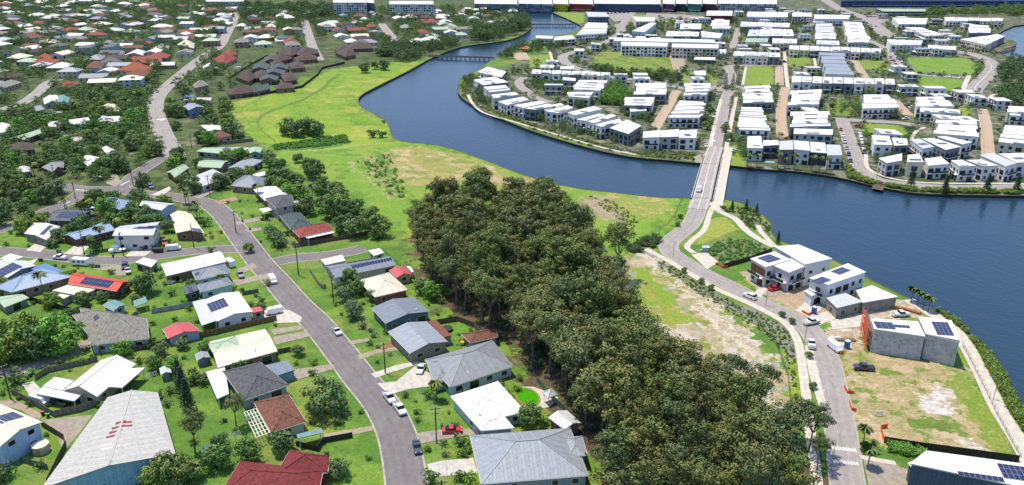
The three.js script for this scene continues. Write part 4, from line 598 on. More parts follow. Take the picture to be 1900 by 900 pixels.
[[1387, 254, 1412, 253, 1416, 276, 1386, 275], [1416, 261, 1444, 262, 1445, 271, 1416, 271], [1446, 262, 1471, 261, 1472, 280, 1446, 280], [1472, 261, 1501, 263, 1503, 282, 1474, 279], [1503, 264, 1531, 266, 1534, 285, 1504, 283], [1533, 269, 1559, 270, 1563, 289, 1535, 289]].forEach((q, i) => one(['first', 'second', 'third', 'fourth', 'fifth', 'sixth'][i] + ' of six waterside houses right of the bridge, with palms', q, 6.6, { group: 'six waterside houses right of the bridge', w: ['#dfe2e2', '#6d7e92', '#8a8580', '#dfe2e2', '#4d5560', '#dfe2e2'][i] }));
row('townhouse in the long row of ten across the estate', [1469, 141, 1660, 147, 1662, 158, 1468, 154], 10, 0, 7);
row('white terrace house below the long row', [1466, 169, 1528, 166, 1527, 195, 1460, 197], 4, 1);
row('dark fronted townhouse above the square lawn', [1362, 95, 1448, 98, 1448, 107, 1360, 104], 4, 0, 7);
row('townhouse in the upper row of nine', [1464, 84, 1635, 90, 1635, 99, 1464, 93], 9, 0, 6.5);
row('white townhouse in the far top row by the shops', [1375, 40, 1466, 43, 1465, 51, 1373, 50], 6);
row('far white house in the upper block', [1391, 54, 1470, 54, 1474, 68, 1385, 69], 4);
row('far white house above the round trees', [1433, 71, 1480, 72, 1478, 82, 1433, 81], 2);
row('pale green roofed far house', [1385, 71, 1426, 71, 1424, 79, 1382, 79], 2, 0, 5, { c: 'green' });
row('white stepped house left of the far lane', [1512, 44, 1545, 44, 1556, 73, 1512, 73], 5, 1);
row('white stepped house right of the far lane', [1562, 40, 1602, 42, 1620, 80, 1572, 80], 6, 1);
row('white far house below the stepped row', [1515, 75, 1557, 76, 1558, 84, 1515, 83], 2);
row('grey blue stepped terrace under construction', [1518, 97, 1568, 99, 1587, 140, 1530, 138], 6, 1, 7.5, { c: 'slate', plain: 1 });
row('white terrace house by the parked cars lane', [1597, 176, 1652, 176, 1672, 200, 1600, 202], 3, 1);
row('white terrace house right of the parked cars lane', [1694, 180, 1755, 181, 1775, 198, 1700, 198], 3, 1);
row('low white house facing the park corner', [1708, 199, 1780, 204, 1783, 212, 1706, 208], 3);
row('white terrace house left of the east tan lane', [1735, 223, 1812, 225, 1820, 255, 1728, 248], 4, 1);
row('white terrace house at the upper right edge', [1866, 197, 1935, 200, 1935, 218, 1867, 214], 3, 1);
row('white terrace house right of the east tan lane', [1862, 233, 1935, 236, 1935, 274, 1852, 264], 4, 1);
[[1617, 252, 1650, 253, 1656, 270, 1622, 269, 'cubic white house with solar beside the small park'], [1654, 256, 1683, 258, 1685, 270, 1659, 271, 'cubic white house second from the small park'], [1689, 260, 1706, 258, 1734, 273, 1712, 277, 'narrow pale house with long sloping roof'], [1710, 258, 1733, 257, 1782, 273, 1755, 279, 'long white roofed house pointing at the river'], [1738, 254, 1755, 253, 1804, 266, 1785, 270, 'grey framed house with louvred roof'],
  [1630, 294, 1674, 287, 1673, 300, 1645, 303, 'first white corner house on the waterside street'], [1684, 288, 1705, 288, 1714, 303, 1683, 301, 'dark glazed house beside the corner house'], [1715, 295, 1745, 293, 1762, 306, 1722, 308, 'white waterside street house with gable balcony'], [1764, 298, 1784, 297, 1811, 310, 1780, 311, 'blue glazed house on the waterside street'], [1793, 298, 1820, 297, 1853, 308, 1824, 309, 'green glass fronted house on the waterside street'], [1818, 289, 1842, 284, 1886, 304, 1866, 310, 'wide white roofed house with two solar rows'], [1852, 286, 1925, 284, 1930, 300, 1886, 303, 'white house at the right end of the waterside street']].forEach((a) => one(a[8], a.slice(0, 8), 6.8, { group: 'houses on the waterside street' }));
row('white far house beside the lagoon avenue', [1655, 33, 1722, 34, 1718, 46, 1668, 46], 2);
row('white roofed far house between tree belts', [1676, 51, 1710, 51, 1757, 66, 1718, 67], 3, 1);
row('white house above the first upper lawn', [1645, 73, 1713, 75, 1708, 85, 1652, 84], 4);
row('white hipped house at the head of the upper lawn', [1722, 84, 1775, 86, 1773, 94, 1722, 92], 2, 0, 4.5);
row('far lagoon side house with white roof', [1752, 32, 1862, 34, 1860, 40, 1755, 40], 5);
row('far house near the lagoon jetty', [1795, 45, 1840, 48, 1838, 62, 1795, 62], 3, 1);
row('white house on the lagoon point', [1780, 73, 1850, 64, 1866, 69, 1830, 84], 3);
// shops and large buildings
const BG = { category: 'building', name: 'apartment_building', plain: 1 };
row('long white apartment building above the round meadow', [1152, 78, 1240, 80, 1238, 87, 1153, 85], 1, 0, 9, BG);
row('second long white apartment building near the red canopy', [1247, 81, 1335, 83, 1333, 91, 1246, 89], 1, 0, 9, BG);
row('rear apartment building behind the two long ones', [1140, 70, 1325, 74, 1330, 80, 1138, 76], 1, 0, 9.5, BG);
row('white townhouse below the far maroon shop', [1262, 44, 1302, 44, 1300, 55, 1262, 55], 2);
row('small white far house in the upper left block', [1238, 57, 1298, 59, 1296, 69, 1234, 68], 4);
row('far white house beside the narrow street', [1300, 57, 1342, 62, 1335, 72, 1303, 70], 2);
row('far white house next to the maroon shop', [1318, 38, 1358, 38, 1355, 54, 1318, 54], 3, 1);
const SH = { category: 'building', name: 'shop_building', plain: 1 };
one('maroon walled shop with white roof', [1312, 20, 1360, 21, 1358, 30, 1310, 29], 9, { ...SH, w: '#7c2a34' });
one('white wedge shaped building by the avenue', [1172, 58, 1208, 42, 1218, 43, 1196, 60], 8, SH);
one('low white shop beside the oval lawn', [1173, 31, 1216, 33, 1215, 40, 1180, 40], 6, SH);
one('white hall with dark roof panel beside the water', [1087, 22, 1124, 23, 1130, 32, 1091, 32], 9, SH);
row('white waterfront restaurant building by the far footbridge', [1090, 42, 1129, 43, 1130, 62, 1062, 66], 4, 1, 6, SH);
one('pale boathouse building on the river bend', [994, 66, 1027, 67, 1025, 73, 995, 72], 7, SH);
row('white cafe building beside the river plaza', [1029, 68, 1062, 66, 1068, 74, 1028, 76], 2, 0, 6, SH);
one('long white office with blue windows in the far centre', [1387, 22, 1462, 23, 1462, 32, 1385, 31], 10, SH);
one('small far office between the long ones', [1470, 24, 1505, 24, 1508, 31, 1470, 31], 8, SH);
one('pale far office right of the small one', [1510, 27, 1578, 29, 1575, 36, 1512, 35], 8, SH);
for (const [x0, x1, w, l] of [[880, 960, '#5f7d8c', 'far grey blue shopping hall'], [962, 1024, '#7d99ac', 'far pale blue shopping hall'], [1026, 1054, '#c9b82c', 'far yellow fronted shop'], [1056, 1100, '#a8322c', 'far red fronted shop'], [1102, 1226, '#3f4f78', 'far dark blue shopping hall'], [1230, 1252, '#6a3a86', 'far purple fronted shop'], [1276, 1302, '#2c8a82', 'far teal fronted shop'], [1304, 1330, '#5c2a34', 'far maroon fronted shop'], [1332, 1442, '#b9c4cc', 'far long white shopping hall'], [1254, 1274, '#2c3a54', 'far navy fronted shop']]) one(l, [x0, -3, x1, -2, x1, 8, x0, 7], 11, { ...SH, w });
one('huge dark blue warehouse store at the top right', [1560, -14, 1862, -14, 1866, 0, 1560, 0], 11, { ...SH, w: '#4a6090', name: 'warehouse_store' });
one('blue ended white hall beside the dark warehouse', [1866, -12, 2000, -12, 2000, 0, 1868, 0], 10, { ...SH, w: '#3f6fb0' });
one('long green grey shed in front of the dark warehouse', [1625, 16, 1718, 17, 1718, 22, 1640, 22], 6, { ...SH, w: '#4f6a70', c: 'green' });
one('tall white apartment block with dark balconies', [618, 0, 679, 0, 680, 5, 618, 5], 18, { ...BG, w: '#dfe4e8' });
one('grey wing beside the tall white apartment block', [680, 0, 694, 0, 694, 6, 680, 5], 15, { ...BG, w: '#7c848c' });
one('wide white apartment block with flat roof', [722, 2, 804, 2, 805, 8, 722, 8], 15, { ...BG, w: '#d3dade' });
one('far school building beyond the left trees', [380, -4, 455, -4, 452, 3, 382, 3], 7, { ...BG, w: '#b9c4d0' });
for (const [x, y, w, l] of [[868, 20, '#c9a92c', 'yellow hoarding box by the far car park'], [897, 20, '#c9a92c', 'second yellow hoarding box by the far car park'], [882, 22, '#5a1f2a', 'maroon hoarding between the yellow boxes']]) one(l, [x - 6, y - 6, x + 6, y - 6, x + 6, y - 3, x - 6, y - 3], 6, { ...SH, w, name: 'hoarding' });
one('white kiosk with red stripe above the square lawn', [1335, 92, 1348, 92, 1347, 100, 1332, 100], 3.5, { ...SH, name: 'kiosk' });
one('white demountable office in the site yard', [1288, 106, 1328, 107, 1327, 112, 1288, 111], 3, { ...SH, name: 'site_office' });
one('white cottage inside the fenced yard', [1288, 132, 1310, 132, 1310, 141, 1286, 140], 4, { ...SH, name: 'cottage' });

// far suburb left: brown tiled village, marked roofs, then the rest
const far = (label, q, c, opt = {}) => house(label, [{ q, c, t: opt.t || 'h', e: opt.e || 3, w: opt.w || pick(WALLS, ER) }], { lod: 2, group: opt.group });
const V1 = 'brown roofed village by the park';
[[512, 97, 545, 91, 560, 97, 540, 104], [498, 108, 530, 102, 545, 108, 515, 115], [548, 96, 590, 92, 592, 99, 552, 103], [545, 108, 585, 103, 590, 110, 550, 114], [500, 117, 520, 113, 530, 120, 505, 125], [535, 118, 562, 116, 566, 126, 540, 128], [436, 143, 460, 134, 478, 142, 462, 152], [520, 140, 545, 136, 552, 148, 528, 152], [420, 168, 470, 162, 480, 170, 425, 177], [510, 160, 540, 155, 548, 163, 512, 166], [620, 92, 650, 88, 655, 94, 625, 98], [622, 98, 655, 92, 660, 102, 640, 106], [640, 86, 690, 83, 692, 90, 645, 92], [470, 136, 500, 132, 502, 142, 474, 146]].forEach((q) => far('brown tiled unit in the walled village by the park', q, 'mauveTile', { group: V1, w: '#8a6f60' }));
[[470, 122, 500, 119, 498, 130, 465, 130], [502, 122, 536, 123, 534, 129, 500, 130], [484, 134, 530, 131, 528, 139, 486, 140], [480, 143, 518, 142, 514, 150, 482, 150], [462, 166, 495, 157, 502, 165, 470, 172], [490, 107, 510, 105, 512, 112, 492, 114]].forEach((q) => far('blue grey roofed unit in the walled village by the park', q, 'tealTile', { group: 'blue grey units of the village', t: 'g', w: '#8a6f60' }));
for (const [l, q, c, o] of [['red tiled house pair above the village wall', [395, 110, 420, 105, 441, 108, 415, 121], 'salmonTile'], ['orange red roof beside the village', [412, 100, 430, 95, 441, 100, 425, 106], 'orangeTile'], ['white roofed house below the red pair', [376, 124, 400, 119, 405, 128, 380, 133], 'white'], ['tan hipped house beside the wide road', [357, 158, 378, 150, 387, 158, 362, 164], 'paleTile', { e: 5 }], ['bright orange roof among far white roofs', [68, 109, 75, 103, 98, 104, 94, 111], 'orangeTile'], ['first navy skillion house of the far pair', [136, 90, 165, 81, 186, 82, 168, 92], 'darkMetal', { t: 's', e: 5.5, w: '#a9bac8' }], ['second navy skillion house of the far pair', [184, 90, 205, 80, 223, 82, 210, 90], 'darkMetal', { t: 's', e: 5.5, w: '#a9bac8' }], ['long red roof facing the wide road', [242, 116, 250, 110, 303, 109, 300, 118], 'salmonTile', { t: 'g' }], ['tan tiled hipped house below the red roof', [215, 131, 240, 121, 284, 126, 280, 133], 'orangeTile'], ['maroon tiled hipped house by the wide road', [222, 142, 245, 134, 282, 133, 275, 143], 'brownTile'], ['second red roof behind the tan hips', [265, 107, 290, 101, 318, 102, 310, 108], 'salmonTile'], ['brown tiled house with blue walls', [158, 126, 170, 116, 195, 119, 186, 127], 'brownTile', { e: 5, w: '#9fb4c6' }], ['grey tiled house beside the brown one', [183, 116, 200, 110, 230, 114, 222, 120], 'greyTile'], ['pale house with yellow roof by the wide road', [328, 83, 335, 80, 362, 81, 360, 90], 'cream'], ['long white house with red strip roof', [229, 103, 240, 98, 270, 95, 268, 104], 'white', { t: 'g' }], ['blue roofed carport by the tan hipped house', [340, 180, 346, 176, 360, 176, 360, 181], 'blue', { t: 'f', e: 2.6 }], ['long white roof left of the wide road', [340, 186, 355, 182, 393, 182, 390, 187], 'white', { t: 'f' }], ['white house by the first far bend', [282, 90, 290, 86, 315, 86, 312, 92], 'white']]) far(l, q, c, o || {});
{ // the remaining roofs of the far suburb, scattered through the blocks
  const zone = ground([-40, 195, 60, 175, 230, 165, 290, 150, 390, 85, 560, 90, 560, 40, 640, 90, 780, 85, 980, 45, 960, 15, 700, 25, 450, 20, 200, 2, -60, 2]), r = rng(8128); let made = 0, tries = 0;
  const nearRoad = (p, m) => roadLines.some(([l, w]) => l.some((k) => Math.hypot(k.x - p.x, k.z - p.z) < w + m)), nearHouse = (p, m) => footprints.some((f) => { const c = f[0].clone().add(f[2]).multiplyScalar(0.5); return Math.hypot(c.x - p.x, c.z - p.z) < m; });
  while (made < 260 && tries++ < 12000) {
    const py = 4 + 190 * Math.pow(r(), 1.3), p = at(-40 + r() * 1020, py); if (!inside(zone, p.x, p.z) || nearRoad(p, 10) || nearHouse(p, 18)) continue;
    const a = 0.35 * Math.sin(p.x / 120) + (r() < 0.5 ? 0 : Math.PI / 2), w = rr(8.5, 11.5, r), d = rr(6, 8, r), px = (x, z) => { const q = V(p.x + Math.cos(a) * x - Math.sin(a) * z, 3, p.z + Math.sin(a) * x + Math.cos(a) * z), k = q.clone().project(camera); return [(k.x + 1) * 950, (1 - k.y) * 450]; };
    const q = [px(-w, -d), px(w, -d), px(w, d), px(-w, d)].flat(), c = pick(['white', 'white', 'white', 'pale', 'cream', 'brownTile', 'grey', 'slate', 'brownTile', 'greyTile', 'mauveTile', 'green', 'salmonTile', 'paleTile'], r), nm = { white: 'white', pale: 'pale grey', cream: 'cream', grey: 'grey', slate: 'slate blue', brownTile: 'brown tiled', greyTile: 'dark grey tiled', mauveTile: 'mauve tiled', green: 'pale green', salmonTile: 'salmon tiled', paleTile: 'weathered tiled' }[c];
    house('far suburban house with a ' + nm + ' roof among garden trees', [{ q, c, t: r() < 0.5 ? 'h' : 'g', e: r() < 0.25 ? 5.4 : 3, w: pick(WALLS, r) }], { lod: 2, group: 'far houses with ' + nm + ' roofs' }); made++;
  }
  console.log('far houses', made, tries);
}
// ---------- trees and plants ----------
function limb(mb, a, b, r0, r1, seg = 6) {
  const d = b.clone().sub(a).normalize(), s = Math.abs(d.y) > 0.9 ? V(1, 0, 0) : V(0, 1, 0), u = d.clone().cross(s).normalize(), w = d.clone().cross(u);
  const ring = (c, r, i) => { const t = i / seg * Math.PI * 2; return c.clone().addScaledVector(u, Math.cos(t) * r).addScaledVector(w, Math.sin(t) * r); };
  for (let i = 0; i < seg; i++) mb.poly([ring(a, r0, i), ring(a, r0, i + 1), ring(b, r1, i + 1), ring(b, r1, i)]);
}
class Leaves {
  constructor() { this.p = []; this.n = []; this.c = []; }
  leaf(at_, nrm, size, col, soft, r, aspect = 0.62) {
    const n = V(nrm.x + rr(-0.7, 0.7, r), nrm.y + rr(-0.5, 0.9, r), nrm.z + rr(-0.7, 0.7, r)).normalize(), u = V(rr(-1, 1, r), rr(-1, 1, r), rr(-1, 1, r)).cross(n).normalize(), w = n.clone().cross(u);
    const a = at_.clone().addScaledVector(u, -size / 2), b = at_.clone().addScaledVector(w, -size * aspect / 2), c = at_.clone().addScaledVector(u, size / 2), d = at_.clone().addScaledVector(w, size * aspect / 2);
    const sn = soft.clone().multiplyScalar(1.2).add(n).normalize();
    for (const q of [a, b, c, a, c, d]) { this.p.push(q.x, q.y, q.z); this.n.push(sn.x, sn.y, sn.z); this.c.push(...col); }
  }
  clump(c, rad, count, size, base, r, flat = 0.75) {
    const t = rr(0.72, 1.25, r), warm = rr(-0.14, 0.16, r), col = [base[0] * t * (1 + warm), base[1] * t, base[2] * t * (1 - warm * 0.7)];
    for (let i = 0; i < count; i++) {
      const y = rr(-0.55, 1, r), a = r() * 6.283, h = Math.sqrt(Math.max(0, 1 - y * y)), d = V(Math.cos(a) * h, y, Math.sin(a) * h), k = rad * rr(0.55, 1.05, r), j = rr(0.8, 1.2, r);
      this.leaf(V(c.x + d.x * k, c.y + d.y * k * flat, c.z + d.z * k), d, size * rr(0.7, 1.3, r), col.map((v) => v * j), d, r);
    }
  }
  geo() { const g = new THREE.BufferGeometry(); g.setAttribute('position', new THREE.Float32BufferAttribute(this.p, 3)); g.setAttribute('normal', new THREE.Float32BufferAttribute(this.n, 3)); g.setAttribute('color', new THREE.Float32BufferAttribute(this.c, 3)); return g; }
}
const leafMat = (tint) => new THREE.MeshStandardMaterial({ color: new THREE.Color().setRGB(...tint), vertexColors: true, roughness: 0.75, side: THREE.DoubleSide });
const barkMat = mat('bark', '#8d8478', 0.95), barkDark = mat('bark', '#5c4d3f', 0.95);
// shapes of one kind: {trunk, crown} geometries, one metre scale = real size
function gum(seed, H, R, clumps, per) {
  const r = rng(seed), mb = new MB(), L = new Leaves(), lean = V(rr(-1, 1, r), 0, rr(-1, 1, r)), fork = V(lean.x * 0.5, H * rr(0.36, 0.46, r), lean.z * 0.5);
  limb(mb, V(0, -0.3, 0), fork, 0.36, 0.24);
  const ends = []; for (let i = 0; i < 7; i++) { const a = i * 2.4 + rr(0, 1, r), rad = R * rr(0.35, 0.85, r), e = V(lean.x + Math.cos(a) * rad, H * rr(0.62, 0.88, r), lean.z + Math.sin(a) * rad); limb(mb, fork.clone().addScaledVector(lean, 0.1 * i / 7), e, 0.17, 0.05, 5); ends.push(e); }
  for (let i = 0; i < clumps; i++) {
    const e = ends[i % 7], big = R > 5.5 ? 1.25 : R < 3.4 ? 0.8 : 1, a = r() * 6.283, y = rr(-0.8, 1, r), k = Math.pow(r(), 0.5), c = i < clumps * 0.6 ? V(lean.x + Math.cos(a) * R * k * Math.sqrt(1 - y * y * 0.8), H * 0.75 + y * H * 0.2, lean.z + Math.sin(a) * R * k * Math.sqrt(1 - y * y * 0.8)) : e.clone().add(V(rr(-1.3, 1.3, r), rr(-0.6, 1.4, r), rr(-1.3, 1.3, r)));
    L.clump(c, rr(0.8, 1.8, r) * big, per, 0.47 * big, [0.108, 0.138, 0.04], r, 0.8);
  }
  return { trunk: mb.geo(), crown: L.geo(), bark: barkMat };
}
function broad(seed, H, R, clumps, per, base = [0.1, 0.168, 0.048]) {
  const r = rng(seed), mb = new MB(), L = new Leaves(), fork = V(0, H * 0.3, 0); limb(mb, V(0, -0.2, 0), fork, 0.26, 0.2);
  for (let i = 0; i < 5; i++) { const a = i * 1.26 + r(); limb(mb, fork, V(Math.cos(a) * R * 0.6, H * rr(0.55, 0.75, r), Math.sin(a) * R * 0.6), 0.13, 0.04, 5); }
  for (let i = 0; i < clumps; i++) { const a = r() * 6.283, y = rr(-0.9, 1, r), k = R * Math.sqrt(1 - y * y * 0.8) * Math.pow(r(), 0.4); L.clump(V(Math.cos(a) * k, H * 0.49 + y * H * 0.38, Math.sin(a) * k), rr(1.0, 1.6, r), per, 0.6, base, r); }
  return { trunk: mb.geo(), crown: L.geo(), bark: barkDark };
}
function bush(seed, R, clumps, per, base) { const r = rng(seed), L = new Leaves(), mb = new MB(); for (let i = 0; i < 4; i++) limb(mb, V(0, -0.1, 0), V(rr(-0.5, 0.5, r) * R, R * 0.7, rr(-0.5, 0.5, r) * R), 0.06, 0.03, 4); for (let i = 0; i < clumps; i++) { const a = r() * 6.283, k = R * 0.7 * Math.sqrt(r()); L.clump(V(Math.cos(a) * k, R * rr(0.25, 0.95, r), Math.sin(a) * k), R * rr(0.3, 0.5, r), per, 0.34, base, r); } return { trunk: mb.geo(), crown: L.geo(), bark: barkDark }; }
function palm(seed, H, fronds, FL) {
  const r = rng(seed), mb = new MB(), L = new Leaves(); let p = V(0, -0.2, 0); const bend = rr(-0.6, 0.6, r);
  for (let i = 1; i <= 5; i++) { const q = V(bend * (i / 5) ** 2, H * i / 5, 0); limb(mb, p, q, 0.2 - i * 0.012, 0.19 - i * 0.012, 7); p = q; }
  for (let f = 0; f < fronds; f++) {
    const a = f * 2.4, up = rr(0.15, 1.0, r), s = rr(0.7, 1.3, r), c = [0.09 * s, 0.14 * s, 0.042 * s]; let q = p.clone(), prevW = 0.1; const d = V(Math.cos(a), up, Math.sin(a)).normalize(), side = V(-Math.sin(a), 0, Math.cos(a));
    for (let i = 1; i <= 7; i++) {
      const n = q.clone().addScaledVector(d, FL / 7); d.y -= 0.26; d.normalize(); const w = 0.8 * Math.sin(Math.PI * (i / 7.6)) + 0.05;
      for (const sd of [-1, 1]) for (const k of [0.25, 0.75]) { const m = q.clone().lerp(n, k), o = m.clone().addScaledVector(side, sd * w).addScaledVector(d, 0.25); o.y -= w * 0.45; const e = m.clone().addScaledVector(d, 0.26), nn = V(0, 1, 0).addScaledVector(side, sd * 0.5).normalize(); for (const v of [m, o, e]) { L.p.push(v.x, v.y, v.z); L.n.push(nn.x, nn.y, nn.z); L.c.push(...c); } }
      q = n; prevW = w;
    }
  }
  return { trunk: mb.geo(), crown: L.geo(), bark: barkMat };
}
function conifer(seed, H) { const r = rng(seed), mb = new MB(), L = new Leaves(); limb(mb, V(0, -0.2, 0), V(0, H, 0), 0.22, 0.03); for (let t = 0; t < 11; t++) { const y = H * (0.15 + 0.8 * t / 10), R = (1 - t / 11.5) * H * 0.24; for (let b = 0; b < 7; b++) { const a = b * 0.9 + t * 0.5; for (let k = 0.35; k <= 1; k += 0.22) L.clump(V(Math.cos(a) * R * k, y - R * k * 0.12, Math.sin(a) * R * k), 0.45, 9, 0.42, [0.045, 0.085, 0.036], r, 0.5); } } return { trunk: mb.geo(), crown: L.geo(), bark: barkDark }; }
const KIND = {
  gum: [gum(1, 18, 4.4, 52, 76), gum(2, 20, 4.8, 58, 76), gum(3, 16, 4.0, 46, 76), gum(4, 19, 5.2, 60, 76), gum(5, 17, 3.8, 44, 76), gum(6, 21, 6.2, 84, 76), gum(7, 17, 3.0, 34, 76), gum(8, 14, 4.6, 44, 76)],
  broad: [broad(11, 7.5, 3.6, 46, 52), broad(12, 8, 4.4, 54, 52), broad(13, 6.5, 3.4, 40, 52)], far: [broad(21, 8.5, 4.3, 34, 26), broad(22, 7.5, 4, 30, 26), broad(23, 10, 4.6, 38, 26)],
  palm: [palm(31, 7.5, 24, 3.1), palm(32, 6, 22, 2.8), palm(33, 9, 24, 3.0)], conifer: [conifer(41, 9), conifer(42, 12)],
  bush: [bush(51, 1.2, 9, 30, [0.08, 0.14, 0.036]), bush(52, 1.5, 11, 30, [0.09, 0.145, 0.038]), bush(53, 1.0, 8, 28, [0.072, 0.12, 0.034])],
};
const TINT = { olive: [1.12, 1.06, 0.9], brown: [1.3, 1.12, 0.9], deep: [0.78, 0.9, 0.88], fresh: [1.25, 1.75, 0.75], yellow: [1.6, 1.5, 0.7], green: [1.0, 1.15, 0.8], grey: [1.25, 1.2, 1.35], lime: [1.7, 2.0, 0.6] };
const tintMats = Object.fromEntries(Object.entries(TINT).map(([k, v]) => [k, leafMat(v)]));
const protos = new Map(), planted = [];
function plant(kind, variant, tint, name, label, category, group, p, s, turn, sy = s) {
  const key = kind + variant + tint; let t;
  if (!protos.has(key)) { t = new THREE.Group(); const k = KIND[kind][variant]; put(kind === 'bush' ? 'stem' : 'trunk', k.trunk, k.bark, t); put(kind === 'bush' ? 'foliage' : 'crown', k.crown, tintMats[tint], t); protos.set(key, t); } else t = protos.get(key).clone();
  t.name = numbered(name); t.position.set(p.x, 0, p.z); t.scale.set(s, sy, s); t.rotation.y = turn; t.userData = {}; tag(t, label, category, group); scene.add(t); planted.push(p); return t;
}
const centre = (f) => f[0].clone().add(f[2]).multiplyScalar(0.5);
const onRoad = (p, m = 1) => roadLines.some(([l, w]) => l.some((k, i) => { const n = l[i + 1]; if (!n) return false; const dx = n.x - k.x, dz = n.z - k.z, t = Math.max(0, Math.min(1, ((p.x - k.x) * dx + (p.z - k.z) * dz) / (dx * dx + dz * dz + 1e-9))); return Math.hypot(k.x + dx * t - p.x, k.z + dz * t - p.z) < w + m; }));
const onHouse = (p, m = 1) => footprints.some((f) => { const c = centre(f), R = f[0].distanceTo(f[2]) / 2 + m; if (Math.hypot(c.x - p.x, c.z - p.z) > R) return false; return inside(f.map((q) => { const d = q.clone().sub(c); return c.clone().addScaledVector(d, 1 + m / Math.max(2, d.length())); }), p.x, p.z); });
const onPad = (p) => padPolys.some((f) => inside(f, p.x, p.z));
const inWater = (p) => inside(river, p.x, p.z) || inside(lagoonLine, p.x, p.z);
const spaced = (p, m) => !planted.some((q) => Math.abs(q.x - p.x) < m && Math.abs(q.z - p.z) < m && Math.hypot(q.x - p.x, q.z - p.z) < m);
var keepOff;
function scatter(poly, n, seed, gap, make, { road = 1.5, hs = 1.5, tries = 60 } = {}) {
  const zone = ground(poly), r = rng(seed), x0 = Math.min(...zone.map((p) => p.x)), x1 = Math.max(...zone.map((p) => p.x)), z0 = Math.min(...zone.map((p) => p.z)), z1 = Math.max(...zone.map((p) => p.z)); let made = 0;
  for (let i = 0; i < n * tries && made < n; i++) { const p = V(rr(x0, x1, r), 0, rr(z0, z1, r)); if (!inside(zone, p.x, p.z) || !spaced(p, gap) || onRoad(p, road) || onHouse(p, hs) || inWater(p) || onPad(p) || (keepOff && keepOff.some((z) => inside(z, p.x, p.z)))) continue; make(p, r, made++); }
  return made;
}
// infill houses of the estate, wherever a block still has room
{
  const zone = ground([1000, 125, 1110, 66, 1180, 46, 1400, 22, 1640, 30, 1850, 42, 1845, 195, 1930, 225, 1930, 290, 1700, 300, 1610, 285, 1560, 262, 1350, 262, 1170, 225, 1010, 180]), r = rng(515), lawns = [[1095, 102, 1122, 94, 1233, 95, 1266, 111, 1262, 135, 1211, 145, 1140, 140, 1096, 131], [1379, 119, 1440, 119, 1440, 162, 1375, 162], [1672, 104, 1798, 104, 1824, 124, 1806, 141, 1698, 138], [1686, 137, 1794, 145, 1780, 178, 1716, 174], [1596, 226, 1675, 230, 1693, 249, 1690, 259, 1596, 252], [972, 102, 1024, 98, 1034, 126, 980, 126], [1580, 109, 1644, 111, 1656, 132, 1592, 130], [1456, 102, 1509, 105, 1509, 124, 1460, 124], [1534, 182, 1579, 185, 1586, 217, 1534, 215], [1150, 20, 1255, 20, 1255, 43, 1150, 42], [1240, 100, 1340, 100, 1340, 160, 1250, 158], [1110, 160, 1175, 155, 1178, 200, 1110, 196]].map((p) => ground(p)); let n = 0;
  for (let i = 0; i < 9000 && n < 75; i++) {
    const p = at(1000 + r() * 930, 24 + r() * 260); if (!inside(zone, p.x, p.z) || lawns.some((z) => inside(z, p.x, p.z))) continue;
    const a = 0.08 + (r() < 0.5 ? 0 : Math.PI / 2), w = rr(5, 7.5, r), d = rr(4.2, 6, r), c = (x, z, h) => V(p.x + Math.cos(a) * x - Math.sin(a) * z, h, p.z + Math.sin(a) * x + Math.cos(a) * z);
    if ([[0, 0], [-w, -d], [w, -d], [w, d], [-w, d], [0, d], [0, -d], [w, 0], [-w, 0]].some(([x, z]) => { const q = c(x, z, 0); return onHouse(q, 1.2) || onRoad(q, 1.2) || inWater(q); })) continue;
    const e = rr(5.6, 6.8, r), px = (x, z) => { const k = c(x, z, e).project(camera); return [(k.x + 1) * 950, (1 - k.y) * 450]; }, near = p.z > -560;
    house(near ? 'detached white infill house between the nearer estate terraces' : 'detached white infill house between the far estate rows', [{ q: [px(-w, -d), px(w, -d), px(w, d), px(-w, d)].flat(), t: r() < 0.6 ? 'f' : 's', r: 0.6, e, c: r() < 0.85 ? 'white' : 'pale', w: pick(['#ececea', '#dcdfe0', '#b5babe', '#e2d9c8', '#8a9198'], r), modern: 1, o: 0.3 }], { name: 'infill_house', category: 'townhouse', lod: near ? 1 : 2, group: near ? 'infill houses of the near estate' : 'infill houses of the far estate', solar: r() < 0.5 ? [[...px(0, 0), 5, 2]] : null }); n++;
  }
  console.log('infill', n);
}
// the wood between the two streets
const WOOD = [770, 440, 840, 412, 960, 408, 1035, 430, 1085, 500, 1140, 585, 1190, 690, 1295, 768, 1365, 830, 1415, 890, 1470, 985, 1140, 985, 1125, 880, 1085, 800, 1040, 725, 968, 655, 885, 603, 800, 535];
const woodN = scatter(WOOD, 295, 1001, 4.9, (p, r) => plant('gum', Math.floor(r() * 8), pick(['olive', 'olive', 'olive', 'brown', 'deep', 'green', 'green', 'grey'], r), 'gum_tree', 'tall olive gum tree in the dense wood between the two streets', 'gum tree', 'gum trees of the dense wood', p, rr(0.8, 1.2, r), r() * 6.28, rr(0.76, 1.14, r)), { road: 3, hs: 2.5, tries: 80 });
console.log('wood', woodN);
for (const [px, py, s] of [[985, 640, 0.5], [1095, 770, 0.5], [1130, 900, 0.55], [1150, 850, 0.5], [1165, 660, 0.6], [1110, 640, 0.6], [1190, 700, 0.5]]) plant('gum', 2, 'lime', 'young_gum_tree', 'fresh lime green young tree standing in the dark wood', 'gum tree', 'lime green trees of the wood', at(px, py), s, px);
plant('gum', 1, 'olive', 'lone_gum_tree', 'tall lone gum standing out at the right of the wood', 'gum tree', null, at(1146, 518), 1.0, 2);
